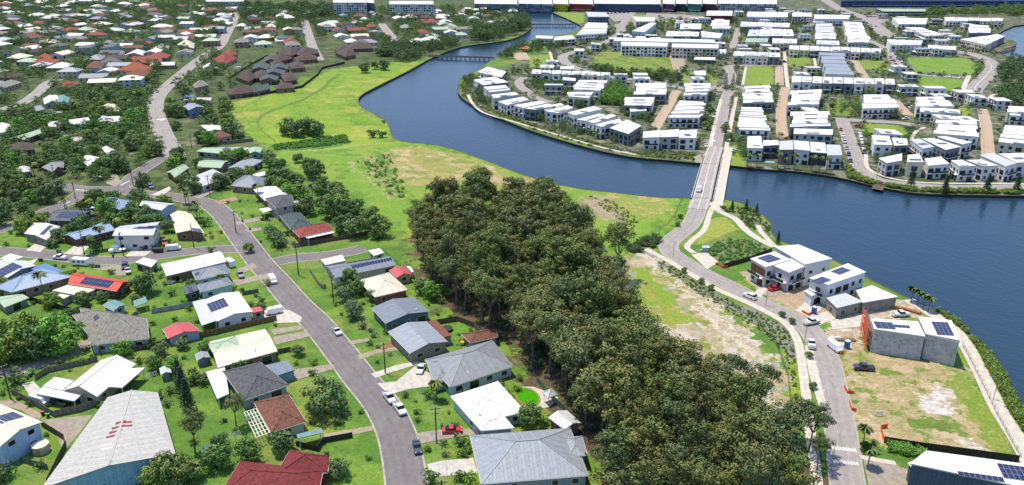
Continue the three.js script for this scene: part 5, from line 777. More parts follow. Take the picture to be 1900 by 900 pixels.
for (const [px, py, s, l] of [[1345, 775, 0.9, 'spreading dark gum at the dirt lot end of the wood'], [1408, 782, 0.8, 'open crowned gum leaning over the dirt lot'], [1500, 838, 0.7, 'open crowned gum overhanging the pale footpath'], [1478, 822, 0.6, 'thin gum beside the footpath at the wood edge'], [1516, 872, 0.45, 'low spreading gum by the speed hump']]) plant('gum', 3, 'deep', 'edge_gum_tree', l, 'gum tree', null, at(px, py), s, px);
// named garden trees: [sheet x, y of the foot, kind, variant, tint, scale, label]
for (const [px, py, k, v, t, s, l] of [
  [604, 765, 'broad', 1, 'grey', 1.15, 'large dark round tree in the lawn left of the curved street'], [632, 772, 'bush', 1, 'grey', 1.6, 'grey green bush under the large dark round tree'], [552, 660, 'broad', 2, 'grey', 0.5, 'small spreading tree beside the cream house drive'], [438, 790, 'gum', 2, 'grey', 0.55, 'grey leaved gum beside the dark tiled roof'],
  [350, 760, 'conifer', 0, 'deep', 1.0, 'tall dark cypress hedge tree beside the warehouse lawn'], [340, 735, 'conifer', 0, 'deep', 0.95, 'second dark cypress behind the warehouse lawn'], [334, 715, 'conifer', 0, 'deep', 0.85, 'third dark cypress behind the warehouse lawn'], [360, 712, 'bush', 1, 'deep', 2.0, 'dark round bush by the white patio roof'], [376, 712, 'bush', 0, 'deep', 1.8, 'dark round bush nearest the white patio roof'],
  [362, 842, 'gum', 0, 'deep', 0.62, 'multi stemmed dark tree right of the warehouse'], [402, 870, 'broad', 2, 'green', 0.85, 'round green tree above the red tiled roof'], [460, 860, 'broad', 0, 'green', 0.8, 'leafy tree beside the clothes line'], [520, 838, 'broad', 2, 'deep', 0.8, 'dark tree between red and brown roofs'], [318, 900, 'broad', 1, 'brown', 0.95, 'olive tree in front of the warehouse wall'], [285, 905, 'broad', 0, 'yellow', 0.7, 'yellow olive shrub tree at the bottom frame edge'],
  [350, 890, 'broad', 2, 'olive', 0.8, 'olive crown right of the warehouse front'], [8, 892, 'bush', 1, 'deep', 2.0, 'dark purple bush at the lower left'], [110, 655, 'broad', 1, 'fresh', 1.4, 'bright green spreading tree beside the bitumen lane'], [70, 665, 'broad', 0, 'deep', 1.25, 'dark tree shading the bitumen lane'], [20, 668, 'broad', 1, 'yellow', 1.5, 'wide yellow green tree at the left frame edge'], [45, 640, 'broad', 2, 'yellow', 1.4, 'yellow green tree behind the wide one'], [30, 712, 'bush', 1, 'grey', 2.2, 'grey bush beside the leaning pole'],
  [655, 590, 'broad', 0, 'grey', 0.75, 'grey green tree by the parked silver car'], [660, 545, 'broad', 1, 'green', 0.75, 'dense tree beside the power pole'], [640, 560, 'broad', 2, 'deep', 0.75, 'dark shrub tree left of the dense tree'], [650, 525, 'broad', 0, 'green', 0.7, 'green tree above the cream hip roof'], [690, 558, 'broad', 2, 'grey', 0.6, 'pale shrub tree below the cream hip roof'], [800, 555, 'broad', 0, 'fresh', 0.8, 'fresh green tree at the wood edge'], [785, 545, 'broad', 2, 'grey', 0.8, 'silver green tree at the wood edge'], [825, 550, 'bush', 1, 'fresh', 2.0, 'bright bush at the wood edge'],
  [810, 742, 'palm', 1, 'yellow', 0.8, 'bushy palm between the two driveways'], [795, 738, 'bush', 1, 'fresh', 1.4, 'leafy shrub beside the bushy palm'], [985, 790, 'broad', 1, 'green', 0.7, 'round dark tree between the white house and the grey roof'], [1010, 790, 'bush', 1, 'fresh', 1.4, 'leafy shrub beside the gabled shed'], [855, 828, 'bush', 1, 'green', 1.4, 'clipped garden bush by the red car'], [866, 838, 'bush', 2, 'fresh', 1.4, 'low garden bush by the red car'], [858, 845, 'bush', 0, 'yellow', 1.2, 'yellow garden bush in the timber edged bed'],
  [800, 894, 'bush', 1, 'green', 1.5, 'round street bush at the bottom of the curved street'], [866, 895, 'bush', 1, 'lime', 1.5, 'lime bush at the bottom garden bed'], [852, 890, 'bush', 0, 'green', 1.3, 'green bush at the bottom garden bed'], [792, 838, 'bush', 2, 'green', 1.2, 'small clipped bush beside the dark sedan'], [670, 766, 'bush', 2, 'green', 0.9, 'lone little bush on the left lawn'], [626, 788, 'bush', 1, 'green', 1.3, 'low round bush on the left lawn'], [498, 530, 'bush', 1, 'yellow', 1.1, 'small tree beside the parked white van on the kerb'],
  [462, 468, 'broad', 2, 'green', 0.55, 'round street tree on the side street corner'], [270, 545, 'broad', 1, 'deep', 0.95, 'dense dark tree beside the red roofed house'], [282, 540, 'palm', 0, 'green', 0.8, 'palm growing through the dense dark tree'], [82, 552, 'palm', 2, 'grey', 0.9, 'feathery date palm beside the blue roof'], [168, 470, 'palm', 0, 'deep', 0.85, 'dark palm in the corner garden'], [178, 466, 'broad', 0, 'deep', 0.6, 'dark tree among the corner palms'], [190, 462, 'palm', 2, 'deep', 0.9, 'tall palm in the corner garden'], [98, 458, 'broad', 2, 'grey', 0.55, 'round grey tree by the white low house'],
  [372, 412, 'palm', 1, 'yellow', 0.85, 'yellowish palm at the bend'], [366, 404, 'palm', 0, 'green', 0.85, 'green palm at the bend'], [380, 420, 'bush', 1, 'yellow', 2.0, 'golden shrub below the bend palms'], [392, 468, 'bush', 1, 'green', 1.2, 'shrub at the side street corner'], [505, 440, 'broad', 2, 'green', 0.7, 'green shrub tree beside the hip roofs'], [515, 455, 'broad', 0, 'green', 0.75, 'dense shrub tree by the corner hedge'], [520, 460, 'bush', 1, 'deep', 2.2, 'dark hedge bush at the corner'], [500, 425, 'palm', 1, 'green', 0.7, 'palm by the upper hipped house'], [480, 372, 'palm', 0, 'green', 0.9, 'tall palm in front of the twin storey house'], [345, 378, 'palm', 0, 'deep', 0.9, 'dark palm beside the bend road'], [352, 388, 'palm', 2, 'yellow', 0.7, 'feathery palm beside the bend road'],
  [585, 330, 'broad', 1, 'deep', 1.15, 'large dark tree on the park edge'], [575, 318, 'broad', 0, 'green', 0.95, 'green tree behind the large park edge tree'], [553, 302, 'broad', 2, 'grey', 0.75, 'bare grey lone tree in the meadow'], [530, 345, 'broad', 1, 'deep', 1.0, 'dark tree behind the grey hip roof'], [620, 405, 'broad', 1, 'green', 1.25, 'large green tree behind the pools'], [635, 408, 'broad', 0, 'deep', 1.2, 'dark green tree behind the pools'], [660, 440, 'broad', 2, 'grey', 1.2, 'dense palm like tree beside the salmon roof'], [640, 432, 'broad', 1, 'deep', 1.0, 'dark bamboo clump beside the salmon roof'], [690, 420, 'broad', 0, 'green', 1.1, 'green tree at the meadow corner'], [700, 440, 'broad', 1, 'olive', 1.1, 'olive tree at the wood corner'], [625, 360, 'broad', 2, 'grey', 0.9, 'grey shrub tree in the meadow corner'],
  [535, 250, 'broad', 1, 'grey', 1.25, 'dark tree at the left of the meadow clump'], [552, 254, 'broad', 0, 'deep', 1.25, 'dark tree in the middle of the meadow clump'], [575, 250, 'broad', 1, 'grey', 1.3, 'rounded tree in the meadow clump'], [592, 254, 'broad', 2, 'deep', 1.2, 'dark tree at the right of the meadow clump'], [563, 245, 'broad', 2, 'grey', 1.2, 'tree at the back of the meadow clump'],
  [692, 255, 'bush', 1, 'deep', 2.6, 'dark shrub near the river bend'], [708, 255, 'bush', 0, 'grey', 2.6, 'grey shrub nearest the river bend'], [712, 228, 'bush', 2, 'grey', 1.8, 'small shrub on the river bend'], [678, 135, 'broad', 1, 'deep', 1.1, 'round dark tree beside the river meadow'], [695, 128, 'broad', 2, 'deep', 1.0, 'second round dark tree beside the river meadow'], [712, 130, 'broad', 1, 'deep', 1.1, 'third round dark tree beside the river meadow'],
  [72, 358, 'broad', 1, 'brown', 1.0, 'lone street tree at the left junction'], [190, 312, 'broad', 0, 'grey', 0.7, 'bare grey tree by the parked white car'], [265, 345, 'broad', 1, 'deep', 0.8, 'dark street tree shading a parked car'], [432, 255, 'broad', 1, 'grey', 1.2, 'grey tree beside the park fence'], [420, 232, 'broad', 0, 'yellow', 1.0, 'yellow green tree beside the park'],
]) { const p = at(px, py); plant(k, v, t, k === 'palm' ? 'palm_tree' : k === 'bush' ? 'garden_bush' : k === 'conifer' ? 'cypress_tree' : 'garden_tree', l, k === 'palm' ? 'palm' : k === 'bush' ? 'bush' : 'tree', null, p, s * (k === 'broad' ? 1 : 1), px); }
for (const [px, py, l] of [[1358, 392, 'norfolk pine beside the bridge walkway'], [1384, 390, 'small pine on the riverside bed'], [1403, 398, 'third small pine on the riverside bed'], [1443, 452, 'little pine by the river path end'], [1346, 165, 'left pine on the roundabout island'], [1359, 166, 'right pine on the roundabout island'], [1752, 360, 'tall waterside pine right of centre'], [1830, 357, 'second tall waterside pine'], [1885, 357, 'third tall waterside pine'], [1690, 345, 'small waterside pine by the corner'], [1875, 112, 'dark pine beside the lagoon'], [970, 42, 'tall pine on the far river bend']]) plant('conifer', py < 200 ? 1 : 0, py > 380 ? 'green' : 'deep', 'pine_tree', l, 'pine', null, at(px, py), py > 380 ? 0.55 : 1, px);
for (const [px, py] of [[1386, 310], [1404, 310], [1442, 313], [1456, 312], [1472, 314], [1505, 318], [1532, 322], [1520, 320]]) plant('palm', px % 3, 'green', 'waterside_palm', 'leaning palm on the bank lawn of the waterside six', 'palm', 'palms of the waterside six', at(px, py), 0.85, px);
for (const [px, py] of [[1601, 826], [1610, 866], [1690, 560], [1702, 566], [1712, 572], [1722, 578]]) plant('palm', 1, 'green', 'young_palm', px < 1650 ? 'young palm in the right verge garden' : 'short palm planted along the site bank', 'palm', px < 1650 ? 'verge palms' : 'bank palms', at(px, py), 0.75, px);
// gardens of the old suburb
const GT = 'garden trees of the old suburb', FT = 'far garden trees';
const WORD = { deep: 'dark green', grey: 'grey green', green: 'mid green', olive: 'olive', fresh: 'fresh green', yellow: 'yellow green' };
const sub = (tints, zone) => (p, r) => { const ti = pick(tints, r); const k = r(); if (k < 0.2) plant('palm', Math.floor(r() * 3), pick(['green', 'deep', 'yellow'], r), 'suburb_palm', 'garden palm ' + zone, 'palm', 'palms ' + zone, p, rr(0.7, 1, r), r() * 6.28); else plant('broad', Math.floor(r() * 3), ti, 'suburb_tree', WORD[ti] + ' garden tree ' + zone, 'suburb tree', WORD[ti] + ' trees ' + zone, p, rr(0.65, 1.1, r), r() * 6.28); };
const T1 = ['deep', 'deep', 'grey', 'green', 'green', 'olive', 'fresh', 'yellow'];
scatter([-60, 345, -60, 225, 60, 215, 170, 235, 280, 235, 300, 285, 230, 325, 205, 342, 100, 338], 75, 2001, 5, sub(T1, 'left of the wide road junction'), { road: 2, hs: 1 });
scatter([290, 195, 420, 190, 440, 240, 470, 265, 440, 275, 350, 270, 320, 240], 30, 2002, 5, sub(T1, 'between wide road and park'), { road: 2, hs: 1 });
scatter([-60, 345, 150, 356, 90, 390, 0, 420, -60, 440], 16, 2003, 6, sub(T1, 'beside the sloping street'), { road: 2, hs: 1 });
scatter([40, 420, 190, 372, 330, 385, 360, 405, 330, 440, 200, 450, 60, 462], 26, 2004, 4.5, sub(T1, 'around the side street houses'), { road: 2.5, hs: 1 });
scatter([300, 300, 340, 288, 500, 290, 560, 340, 560, 380, 480, 380, 420, 368, 330, 355], 26, 2005, 5, sub(T1, 'around the green roofed houses'), { road: 2.5, hs: 1 });
scatter([480, 360, 560, 340, 640, 350, 680, 400, 620, 410, 520, 400], 12, 2006, 5, sub(T1, 'behind the twin storey house'), { road: 3, hs: 1 });
scatter([60, 230, 290, 145, 300, 165, 280, 190, 280, 232, 170, 232], 45, 2007, 6, sub(T1, 'below the far cul de sac'), { road: 2, hs: 1 });
const shrub = (zone) => (p, r) => { const ti = pick(['green', 'deep', 'fresh', 'yellow', 'grey'], r); plant('bush', Math.floor(r() * 3), ti, 'garden_shrub', WORD[ti] + ' garden shrub ' + zone, 'shrub', WORD[ti] + ' shrubs ' + zone, p, rr(0.55, 1.25, r), r() * 6.28); };
scatter([0, 490, 330, 495, 470, 520, 560, 640, 690, 860, 620, 900, 0, 900], 115, 2031, 3, shrub('left of the curved street'), { road: 1, hs: 0.5 });
scatter([590, 520, 760, 500, 850, 590, 960, 690, 1060, 780, 1090, 860, 880, 900, 800, 880, 640, 620], 65, 2032, 3, shrub('right of the curved street'), { road: 1.5, hs: 0.5 });
scatter([0, 400, 300, 385, 400, 420, 420, 450, 300, 470, 0, 460], 35, 2033, 3, shrub('around the side street'), { road: 1, hs: 0.5 });
scatter([420, 375, 560, 350, 640, 420, 640, 450, 520, 460], 22, 2034, 3, shrub('by the salmon roofed house'), { road: 1, hs: 0.5 });
scatter([0, 500, 330, 500, 470, 540, 560, 660, 690, 860, 620, 900, 330, 900, 330, 720, 0, 660], 22, 2035, 5, (p, r) => { const ti = pick(T1, r); plant('broad', Math.floor(r() * 3), ti, 'yard_tree', WORD[ti] + ' yard tree left of the curved street', 'suburb tree', WORD[ti] + ' yard trees left', p, rr(0.4, 0.65, r), r() * 6.28); }, { road: 3, hs: 1.5 });
const farTree = (p, r) => plant('far', Math.floor(r() * 3), pick(['deep', 'deep', 'green', 'grey', 'green', 'olive', 'green'], r), 'distant_tree', 'dark garden tree between the far suburban roofs', 'distant tree', FT, p, rr(0.8, 1.25, r), r() * 6.28);
const f1 = scatter([-40, 195, 60, 178, 290, 150, 390, 85, 420, 92, 470, 120, 430, 185, 330, 190, 330, 150, 440, 60, 560, 92, 620, 60, 700, 95, 780, 80, 980, 42, 975, 16, 600, 22, 300, 8, -60, 6], 290, 2010, 7, farTree, { road: 2, hs: 0.5, tries: 40 });
console.log('far trees', f1);
// far woods and shore thickets that read as one mass
const masses = [];
function mass(name, poly, n, seed, label, tint, s0, s1, kind = 'far', y0 = 0) {
  const zone = ground(poly), r = rng(seed), xs = zone.map((p) => p.x), zs = zone.map((p) => p.z), mats4 = [], m4 = new THREE.Matrix4(), q = new THREE.Quaternion();
  for (let i = 0; i < n * 40 && mats4.length < n; i++) { const p = V(rr(Math.min(...xs), Math.max(...xs), r), y0, rr(Math.min(...zs), Math.max(...zs), r)); if (!inside(zone, p.x, p.z) || onRoad(p, 0.6) || onHouse(p, 0.4) || inWater(p) || onPad(p) || (keepOff && keepOff.some((z) => inside(z, p.x, p.z)))) continue; q.setFromAxisAngle(V(0, 1, 0), r() * 6.28); const s = rr(s0, s1, r); mats4.push(m4.clone().compose(p, q, V(s, s * rr(0.8, 1.1, r), s))); }
  const g = KIND[kind][seed % KIND[kind].length], im = new THREE.InstancedMesh(g.crown, tintMats[tint], mats4.length); mats4.forEach((m, i) => im.setMatrixAt(i, m)); im.name = numbered(name); im.castShadow = im.receiveShadow = true; tag(im, label, 'foliage', null, 'stuff'); scene.add(im); return im;
}
mass('suburb_canopy', [-60, 190, 60, 178, 290, 150, 390, 85, 420, 92, 470, 120, 430, 185, 330, 190, 330, 150, 440, 60, 560, 92, 620, 60, 700, 95, 780, 80, 980, 42, 975, 16, 600, 14, 300, 2, -60, 2], 1350, 41, 'dark green canopy of garden trees across the far suburb', 'green', 0.5, 0.95);
mass('suburb_canopy', [-60, 345, -60, 190, 60, 178, 290, 150, 300, 165, 280, 190, 285, 235, 300, 285, 230, 325, 205, 342, 100, 338], 190, 42, 'mid green canopy of garden trees left of the wide road', 'green', 0.6, 1.0);
mass('distant_wood', [440, 14, 620, 14, 625, 36, 560, 40, 450, 34], 130, 3, 'dark far wood above the brown roofed village', 'deep', 1.2, 1.6);
mass('riverside_thicket', [690, 105, 735, 85, 790, 78, 860, 82, 800, 102, 760, 116, 710, 112], 90, 4, 'dense dark thicket beside the river footbridge', 'deep', 1.0, 1.5);
mass('river_bend_wood', [870, 82, 880, 62, 930, 50, 975, 38, 982, 50, 970, 62, 930, 74], 90, 5, 'dark wood along the far river bend', 'deep', 1.0, 1.5);
mass('lagoon_wood', [1850, 150, 1870, 115, 1960, 118, 1960, 205, 1870, 200, 1850, 180], 80, 6, 'dark wood at the right edge by the lagoon', 'deep', 0.9, 1.4);
mass('avenue_wood', [1640, 28, 1700, 24, 1960, 14, 1960, 32, 1760, 30, 1730, 34], 130, 7, 'tree belt in front of the dark warehouse', 'green', 1.0, 1.5);
mass('horizon_wood', [-200, 6, 1000, -2, 1000, -40, -300, -40], 500, 8, 'far tree belt along the top frame edge', 'deep', 1.2, 2);
mass('ridge_wood', [1430, -2, 1540, -2, 1540, -40, 1430, -40], 120, 9, 'far green wood behind the shopping halls', 'green', 1.2, 2);
mass('meadow_hedge', [1090, 128, 1260, 142, 1266, 152, 1200, 150, 1090, 136], 60, 10, 'dark hedge trees below the round meadow', 'deep', 0.7, 1.0);
mass('court_garden', [1120, 168, 1150, 160, 1172, 176, 1150, 198, 1112, 192], 55, 11, 'leafy garden court among the white houses', 'fresh', 0.5, 0.9);
mass('lane_garden', [985, 150, 1050, 152, 1046, 172, 1022, 180, 990, 164], 55, 12, 'leafy lawn edge inside the inner lane', 'green', 0.4, 0.7);
mass('cafe_grove', [925, 108, 950, 92, 1010, 82, 1050, 86, 1030, 96, 990, 98, 960, 112], 50, 13, 'grove of trees round the river cafe', 'deep', 0.7, 1.1);
mass('shore_shrubs', [852, 158, 862, 150, 885, 184, 930, 206, 1000, 232, 1130, 272, 1190, 284, 1190, 290, 1130, 280, 1060, 262, 980, 237, 920, 213, 880, 194, 856, 178], 420, 14, 'yellow green shrubs along the estate seawall', 'yellow', 0.6, 1.1, 'bush');
mass('shore_trees', [862, 150, 890, 140, 905, 176, 960, 200, 1060, 232, 1170, 262, 1166, 272, 1050, 246, 950, 214, 890, 190], 75, 15, 'dark trees between path and waterfront houses', 'deep', 0.4, 0.7);
mass('bridge_shrubs', [1192, 274, 1290, 286, 1290, 298, 1192, 290], 110, 17, 'yellow shrubs at the bridge abutment', 'yellow', 0.7, 1.2, 'bush');
mass('waterside_shrubs', [1572, 308, 1592, 318, 1620, 338, 1700, 352, 1900, 356, 1900, 361, 1740, 358, 1690, 355, 1620, 343, 1570, 330], 260, 18, 'green shrubs along the waterside street bank', 'yellow', 0.8, 1.3, 'bush');
mass('promenade_shrubs', [1690, 552, 1752, 580, 1800, 618, 1850, 676, 1882, 735, 1910, 785, 1960, 870, 1940, 880, 1862, 750, 1830, 690, 1796, 630, 1740, 584], 420, 19, 'low green planting between promenade and river', 'yellow', 0.5, 0.95, 'bush');
mass('verge_planting', [1228, 484, 1330, 546, 1410, 584, 1462, 612, 1482, 660, 1488, 740, 1476, 740, 1462, 680, 1440, 640, 1390, 602, 1310, 556, 1218, 492], 330, 20, 'low planting on the slope below the footpath', 'green', 0.25, 0.55, 'bush');
mass('bed_planting', [1292, 474, 1340, 444, 1400, 446, 1432, 464, 1392, 480, 1340, 496], 190, 21, 'planted triangle bed beside the parking bays', 'fresh', 0.35, 0.75, 'bush');
mass('bank_planting', [1336, 384, 1398, 388, 1428, 420, 1430, 438, 1398, 426, 1356, 402], 130, 22, 'planting on the riverside path bank', 'green', 0.3, 0.7, 'bush');
mass('reed_patch', [505, 270, 560, 262, 640, 250, 650, 264, 600, 272, 510, 279], 380, 24, 'bright reeds in the meadow drain', 'fresh', 0.5, 0.9, 'bush');
mass('meadow_scrub', [660, 300, 720, 284, 748, 340, 750, 370, 715, 360, 690, 330], 90, 25, 'bright scrub beside the dry meadow', 'lime', 0.4, 0.8, 'bush');
mass('slope_scrub', [1085, 362, 1140, 372, 1185, 408, 1175, 430, 1150, 410, 1110, 380], 120, 26, 'bright scrub on the mound by the wood', 'lime', 0.35, 0.7, 'bush');
mass('undergrowth', WOOD, 420, 27, 'dark undergrowth on the floor of the wood', 'deep', 0.5, 1.3, 'bush');
mass('verge_bushes', [1160, 462, 1215, 440, 1228, 452, 1200, 466, 1180, 472], 55, 28, 'bush belt at the road bend by the wood', 'deep', 0.7, 1.2, 'bush');
mass('ute_garden', [1590, 812, 1625, 820, 1640, 860, 1606, 868], 26, 29, 'garden shrubs on the right verge', 'green', 0.4, 0.8, 'bush');
mass('fence_garden', [1650, 826, 1710, 838, 1708, 850, 1652, 840], 40, 30, 'leafy shrubs behind the dark timber fence', 'fresh', 0.7, 1.2, 'bush');
const EZ = [975, 120, 1110, 62, 1180, 40, 1400, 18, 1640, 26, 1860, 40, 1850, 200, 1990, 230, 1990, 330, 1700, 335, 1600, 300, 1560, 300, 1350, 290, 1170, 270, 1000, 205, 890, 175, 880, 150];
keepOff = [[1100, 104, 1122, 96, 1233, 97, 1262, 111, 1258, 133, 1211, 143, 1140, 138, 1100, 129], [1383, 121, 1436, 121, 1436, 160, 1379, 160], [1676, 106, 1795, 106, 1820, 124, 1802, 139, 1700, 136], [1690, 139, 1790, 146, 1776, 176, 1720, 172], [1602, 229, 1669, 233, 1689, 249, 1687, 256, 1602, 249], [978, 104, 1020, 100, 1029, 124, 984, 124], [1585, 111, 1640, 113, 1652, 130, 1596, 128], [1460, 104, 1505, 107, 1505, 122, 1464, 122]].map((p) => ground(p));
for (const [n, seed, t, k, a, b, l] of [[1100, 51, 'deep', 'bush', 0.8, 1.8, 'dark green garden shrubs between the estate houses'], [500, 52, 'yellow', 'bush', 0.6, 1.3, 'yellow green garden shrubs between the estate houses'], [420, 53, 'deep', 'far', 0.32, 0.62, 'small dark garden trees between the estate houses'], [200, 54, 'fresh', 'far', 0.3, 0.55, 'fresh green garden trees between the estate houses']]) mass('estate_garden', EZ, n, seed, l, t, a, b, k);
// street trees of the estate
const st = (p, r) => plant('far', Math.floor(r() * 3), pick(['green', 'deep', 'fresh', 'olive'], r), 'estate_tree', 'small street tree among the white estate houses', 'estate tree', 'street trees of the estate', p, rr(0.5, 0.9, r), r() * 6.28);
const e1 = scatter([960, 130, 1110, 62, 1180, 40, 1400, 20, 1640, 30, 1790, 70, 1850, 80, 1850, 200, 1990, 230, 1990, 330, 1700, 335, 1600, 300, 1350, 300, 1170, 260, 1000, 190], 250, 2020, 7, st, { road: 1, hs: 0.6, tries: 60 });
console.log('estate trees', e1);
for (const [px, py] of [[1312, 205], [1318, 212], [1306, 228], [1310, 240], [1346, 245], [1351, 262], [1270, 506], [1302, 526], [1320, 538], [1450, 588], [1468, 600], [1258, 420], [1262, 405], [1500, 664], [1508, 722]]) plant('broad', 2, 'green', 'sapling', py > 400 ? 'thin staked sapling beside the new road' : 'round street tree beside the bridge road', 'sapling', py > 400 ? 'saplings of the new road' : 'trees of the bridge road', at(px, py), py > 400 ? 0.3 : 0.75, px);
const BINB = (() => { const g = new THREE.CylinderGeometry(0.44, 0.34, 1.06, 4, 1); g.rotateY(Math.PI / 4); g.translate(0, 0.53, 0); return g; })();
const INS = new THREE.LatheGeometry([[0, 0.16], [0.07, 0.13], [0.05, 0.06], [0.08, 0], [0.04, -0.1]].map(([x, y]) => new THREE.Vector2(x, y)), 8);
const TUBE = new THREE.CylinderGeometry(0.5, 0.5, 1, 8);
// ---------- vehicles ----------
function profile(pts, width, bevel = 0.06) {
  const s = new THREE.Shape(pts.map(([x, y]) => new THREE.Vector2(x, y))), g = new THREE.ExtrudeGeometry(s, { depth: width - 2 * bevel, bevelEnabled: true, bevelSize: bevel, bevelThickness: bevel, bevelSegments: 2, steps: 1 });
  g.translate(0, 0, -(width - 2 * bevel) / 2); return g;
}
const WHEEL = (() => { const g = new THREE.CylinderGeometry(0.34, 0.34, 0.24, 18); g.rotateX(Math.PI / 2); return g; })(), RIM = (() => { const g = new THREE.CylinderGeometry(0.2, 0.2, 0.26, 12); g.rotateX(Math.PI / 2); return g; })();
const TYPES = { // body and cabin side outlines, nose toward +x
  sedan: { L: 4.6, W: 1.8, body: [[-2.25, 0.3], [2.2, 0.3], [2.28, 0.6], [2.1, 0.78], [0.95, 0.92], [-1.5, 0.95], [-2.2, 0.9], [-2.3, 0.6]], cab: [[-1.75, 0.9], [1.05, 0.9], [0.35, 1.38], [-1.05, 1.4]], roof: [-1.0, 0.3, 1.42] },
  wagon: { L: 4.7, W: 1.86, body: [[-2.28, 0.35], [2.2, 0.35], [2.3, 0.7], [2.1, 0.95], [1.05, 1.08], [-2.2, 1.08], [-2.32, 0.7]], cab: [[-2.2, 1.02], [1.1, 1.02], [0.45, 1.62], [-1.95, 1.66]], roof: [-1.85, 0.4, 1.68] },
  ute: { L: 5.3, W: 1.88, body: [[-2.6, 0.45], [2.5, 0.45], [2.62, 0.8], [2.4, 1.02], [1.3, 1.12], [-0.75, 1.12], [-2.6, 1.05], [-2.65, 0.7]], cab: [[-0.8, 1.05], [1.35, 1.05], [0.7, 1.72], [-0.6, 1.76]], roof: [-0.55, 0.62, 1.79], tray: 1 },
  van: { L: 5.0, W: 1.9, body: [[-2.45, 0.35], [2.4, 0.35], [2.5, 0.9], [2.05, 1.15], [1.6, 1.95], [1.3, 2.0], [-2.4, 2.02], [-2.5, 1.2]], cab: [[0.55, 1.15], [2.02, 1.15], [1.62, 1.8], [0.55, 1.84]], roof: null },
};
for (const t of Object.values(TYPES)) { t.bodyG = profile(t.body, t.W); t.cabG = profile(t.cab, t.W - 0.16); }
const carMats = new Map(), paintOf = (c) => { if (!carMats.has(c)) carMats.set(c, new THREE.MeshPhysicalMaterial({ color: c, roughness: 0.35, clearcoat: 0.8, clearcoatRoughness: 0.1 })); return carMats.get(c); };
const lampW = mat('plain', '#e8e8e0', 0.2), lampR = mat('plain', '#8a1414', 0.3);
const carProtos = new Map();
function vehicle(type, colour, px, py, hx, hy, label, { group, name, category } = {}) {
  const key = type + colour, a = at(px, py), b = at(hx, hy), t = TYPES[type]; let g;
  if (carProtos.has(key)) g = carProtos.get(key).clone(); else {
    g = new THREE.Group(); const pm = paintOf(colour), body = put('body', t.bodyG, pm, g); put('windows', t.cabG, M.glass, g);
    if (t.roof) { const [x0, x1, y] = t.roof; bx('roof', pm, g, (x0 + x1) / 2, y, 0, x1 - x0, 0.07, t.W - 0.3); }
    if (t.tray) bx('tray', M.dark, g, -1.7, 1.1, 0, 1.6, 0.06, t.W - 0.22);
    for (const x of [-t.L * 0.29, t.L * 0.31]) for (const z of [-1, 1]) { const w = put('wheel', WHEEL, M.rubber, g); w.position.set(x, 0.34, z * (t.W / 2 - 0.1)); put('rim', RIM, M.steel, w); }
    for (const z of [-1, 1]) { bx('headlight', lampW, g, t.L / 2 - 0.06, type === 'sedan' ? 0.68 : 0.82, z * (t.W / 2 - 0.28), 0.12, 0.16, 0.34); bx('tail_light', lampR, g, -t.L / 2 + 0.04, 0.85, z * (t.W / 2 - 0.2), 0.1, 0.22, 0.18); }
    carProtos.set(key, g);
  }
  g.name = numbered(name || { sedan: 'parked_car', wagon: 'parked_car', ute: 'pickup_truck', van: 'delivery_van' }[type]); g.position.set(a.x, 0.07, a.z); g.rotation.y = Math.atan2(-(b.z - a.z), b.x - a.x); g.userData = {}; scene.add(g);
  return tag(g, label, category || { sedan: 'car', wagon: 'car', ute: 'pickup', van: 'van' }[type], group);
}
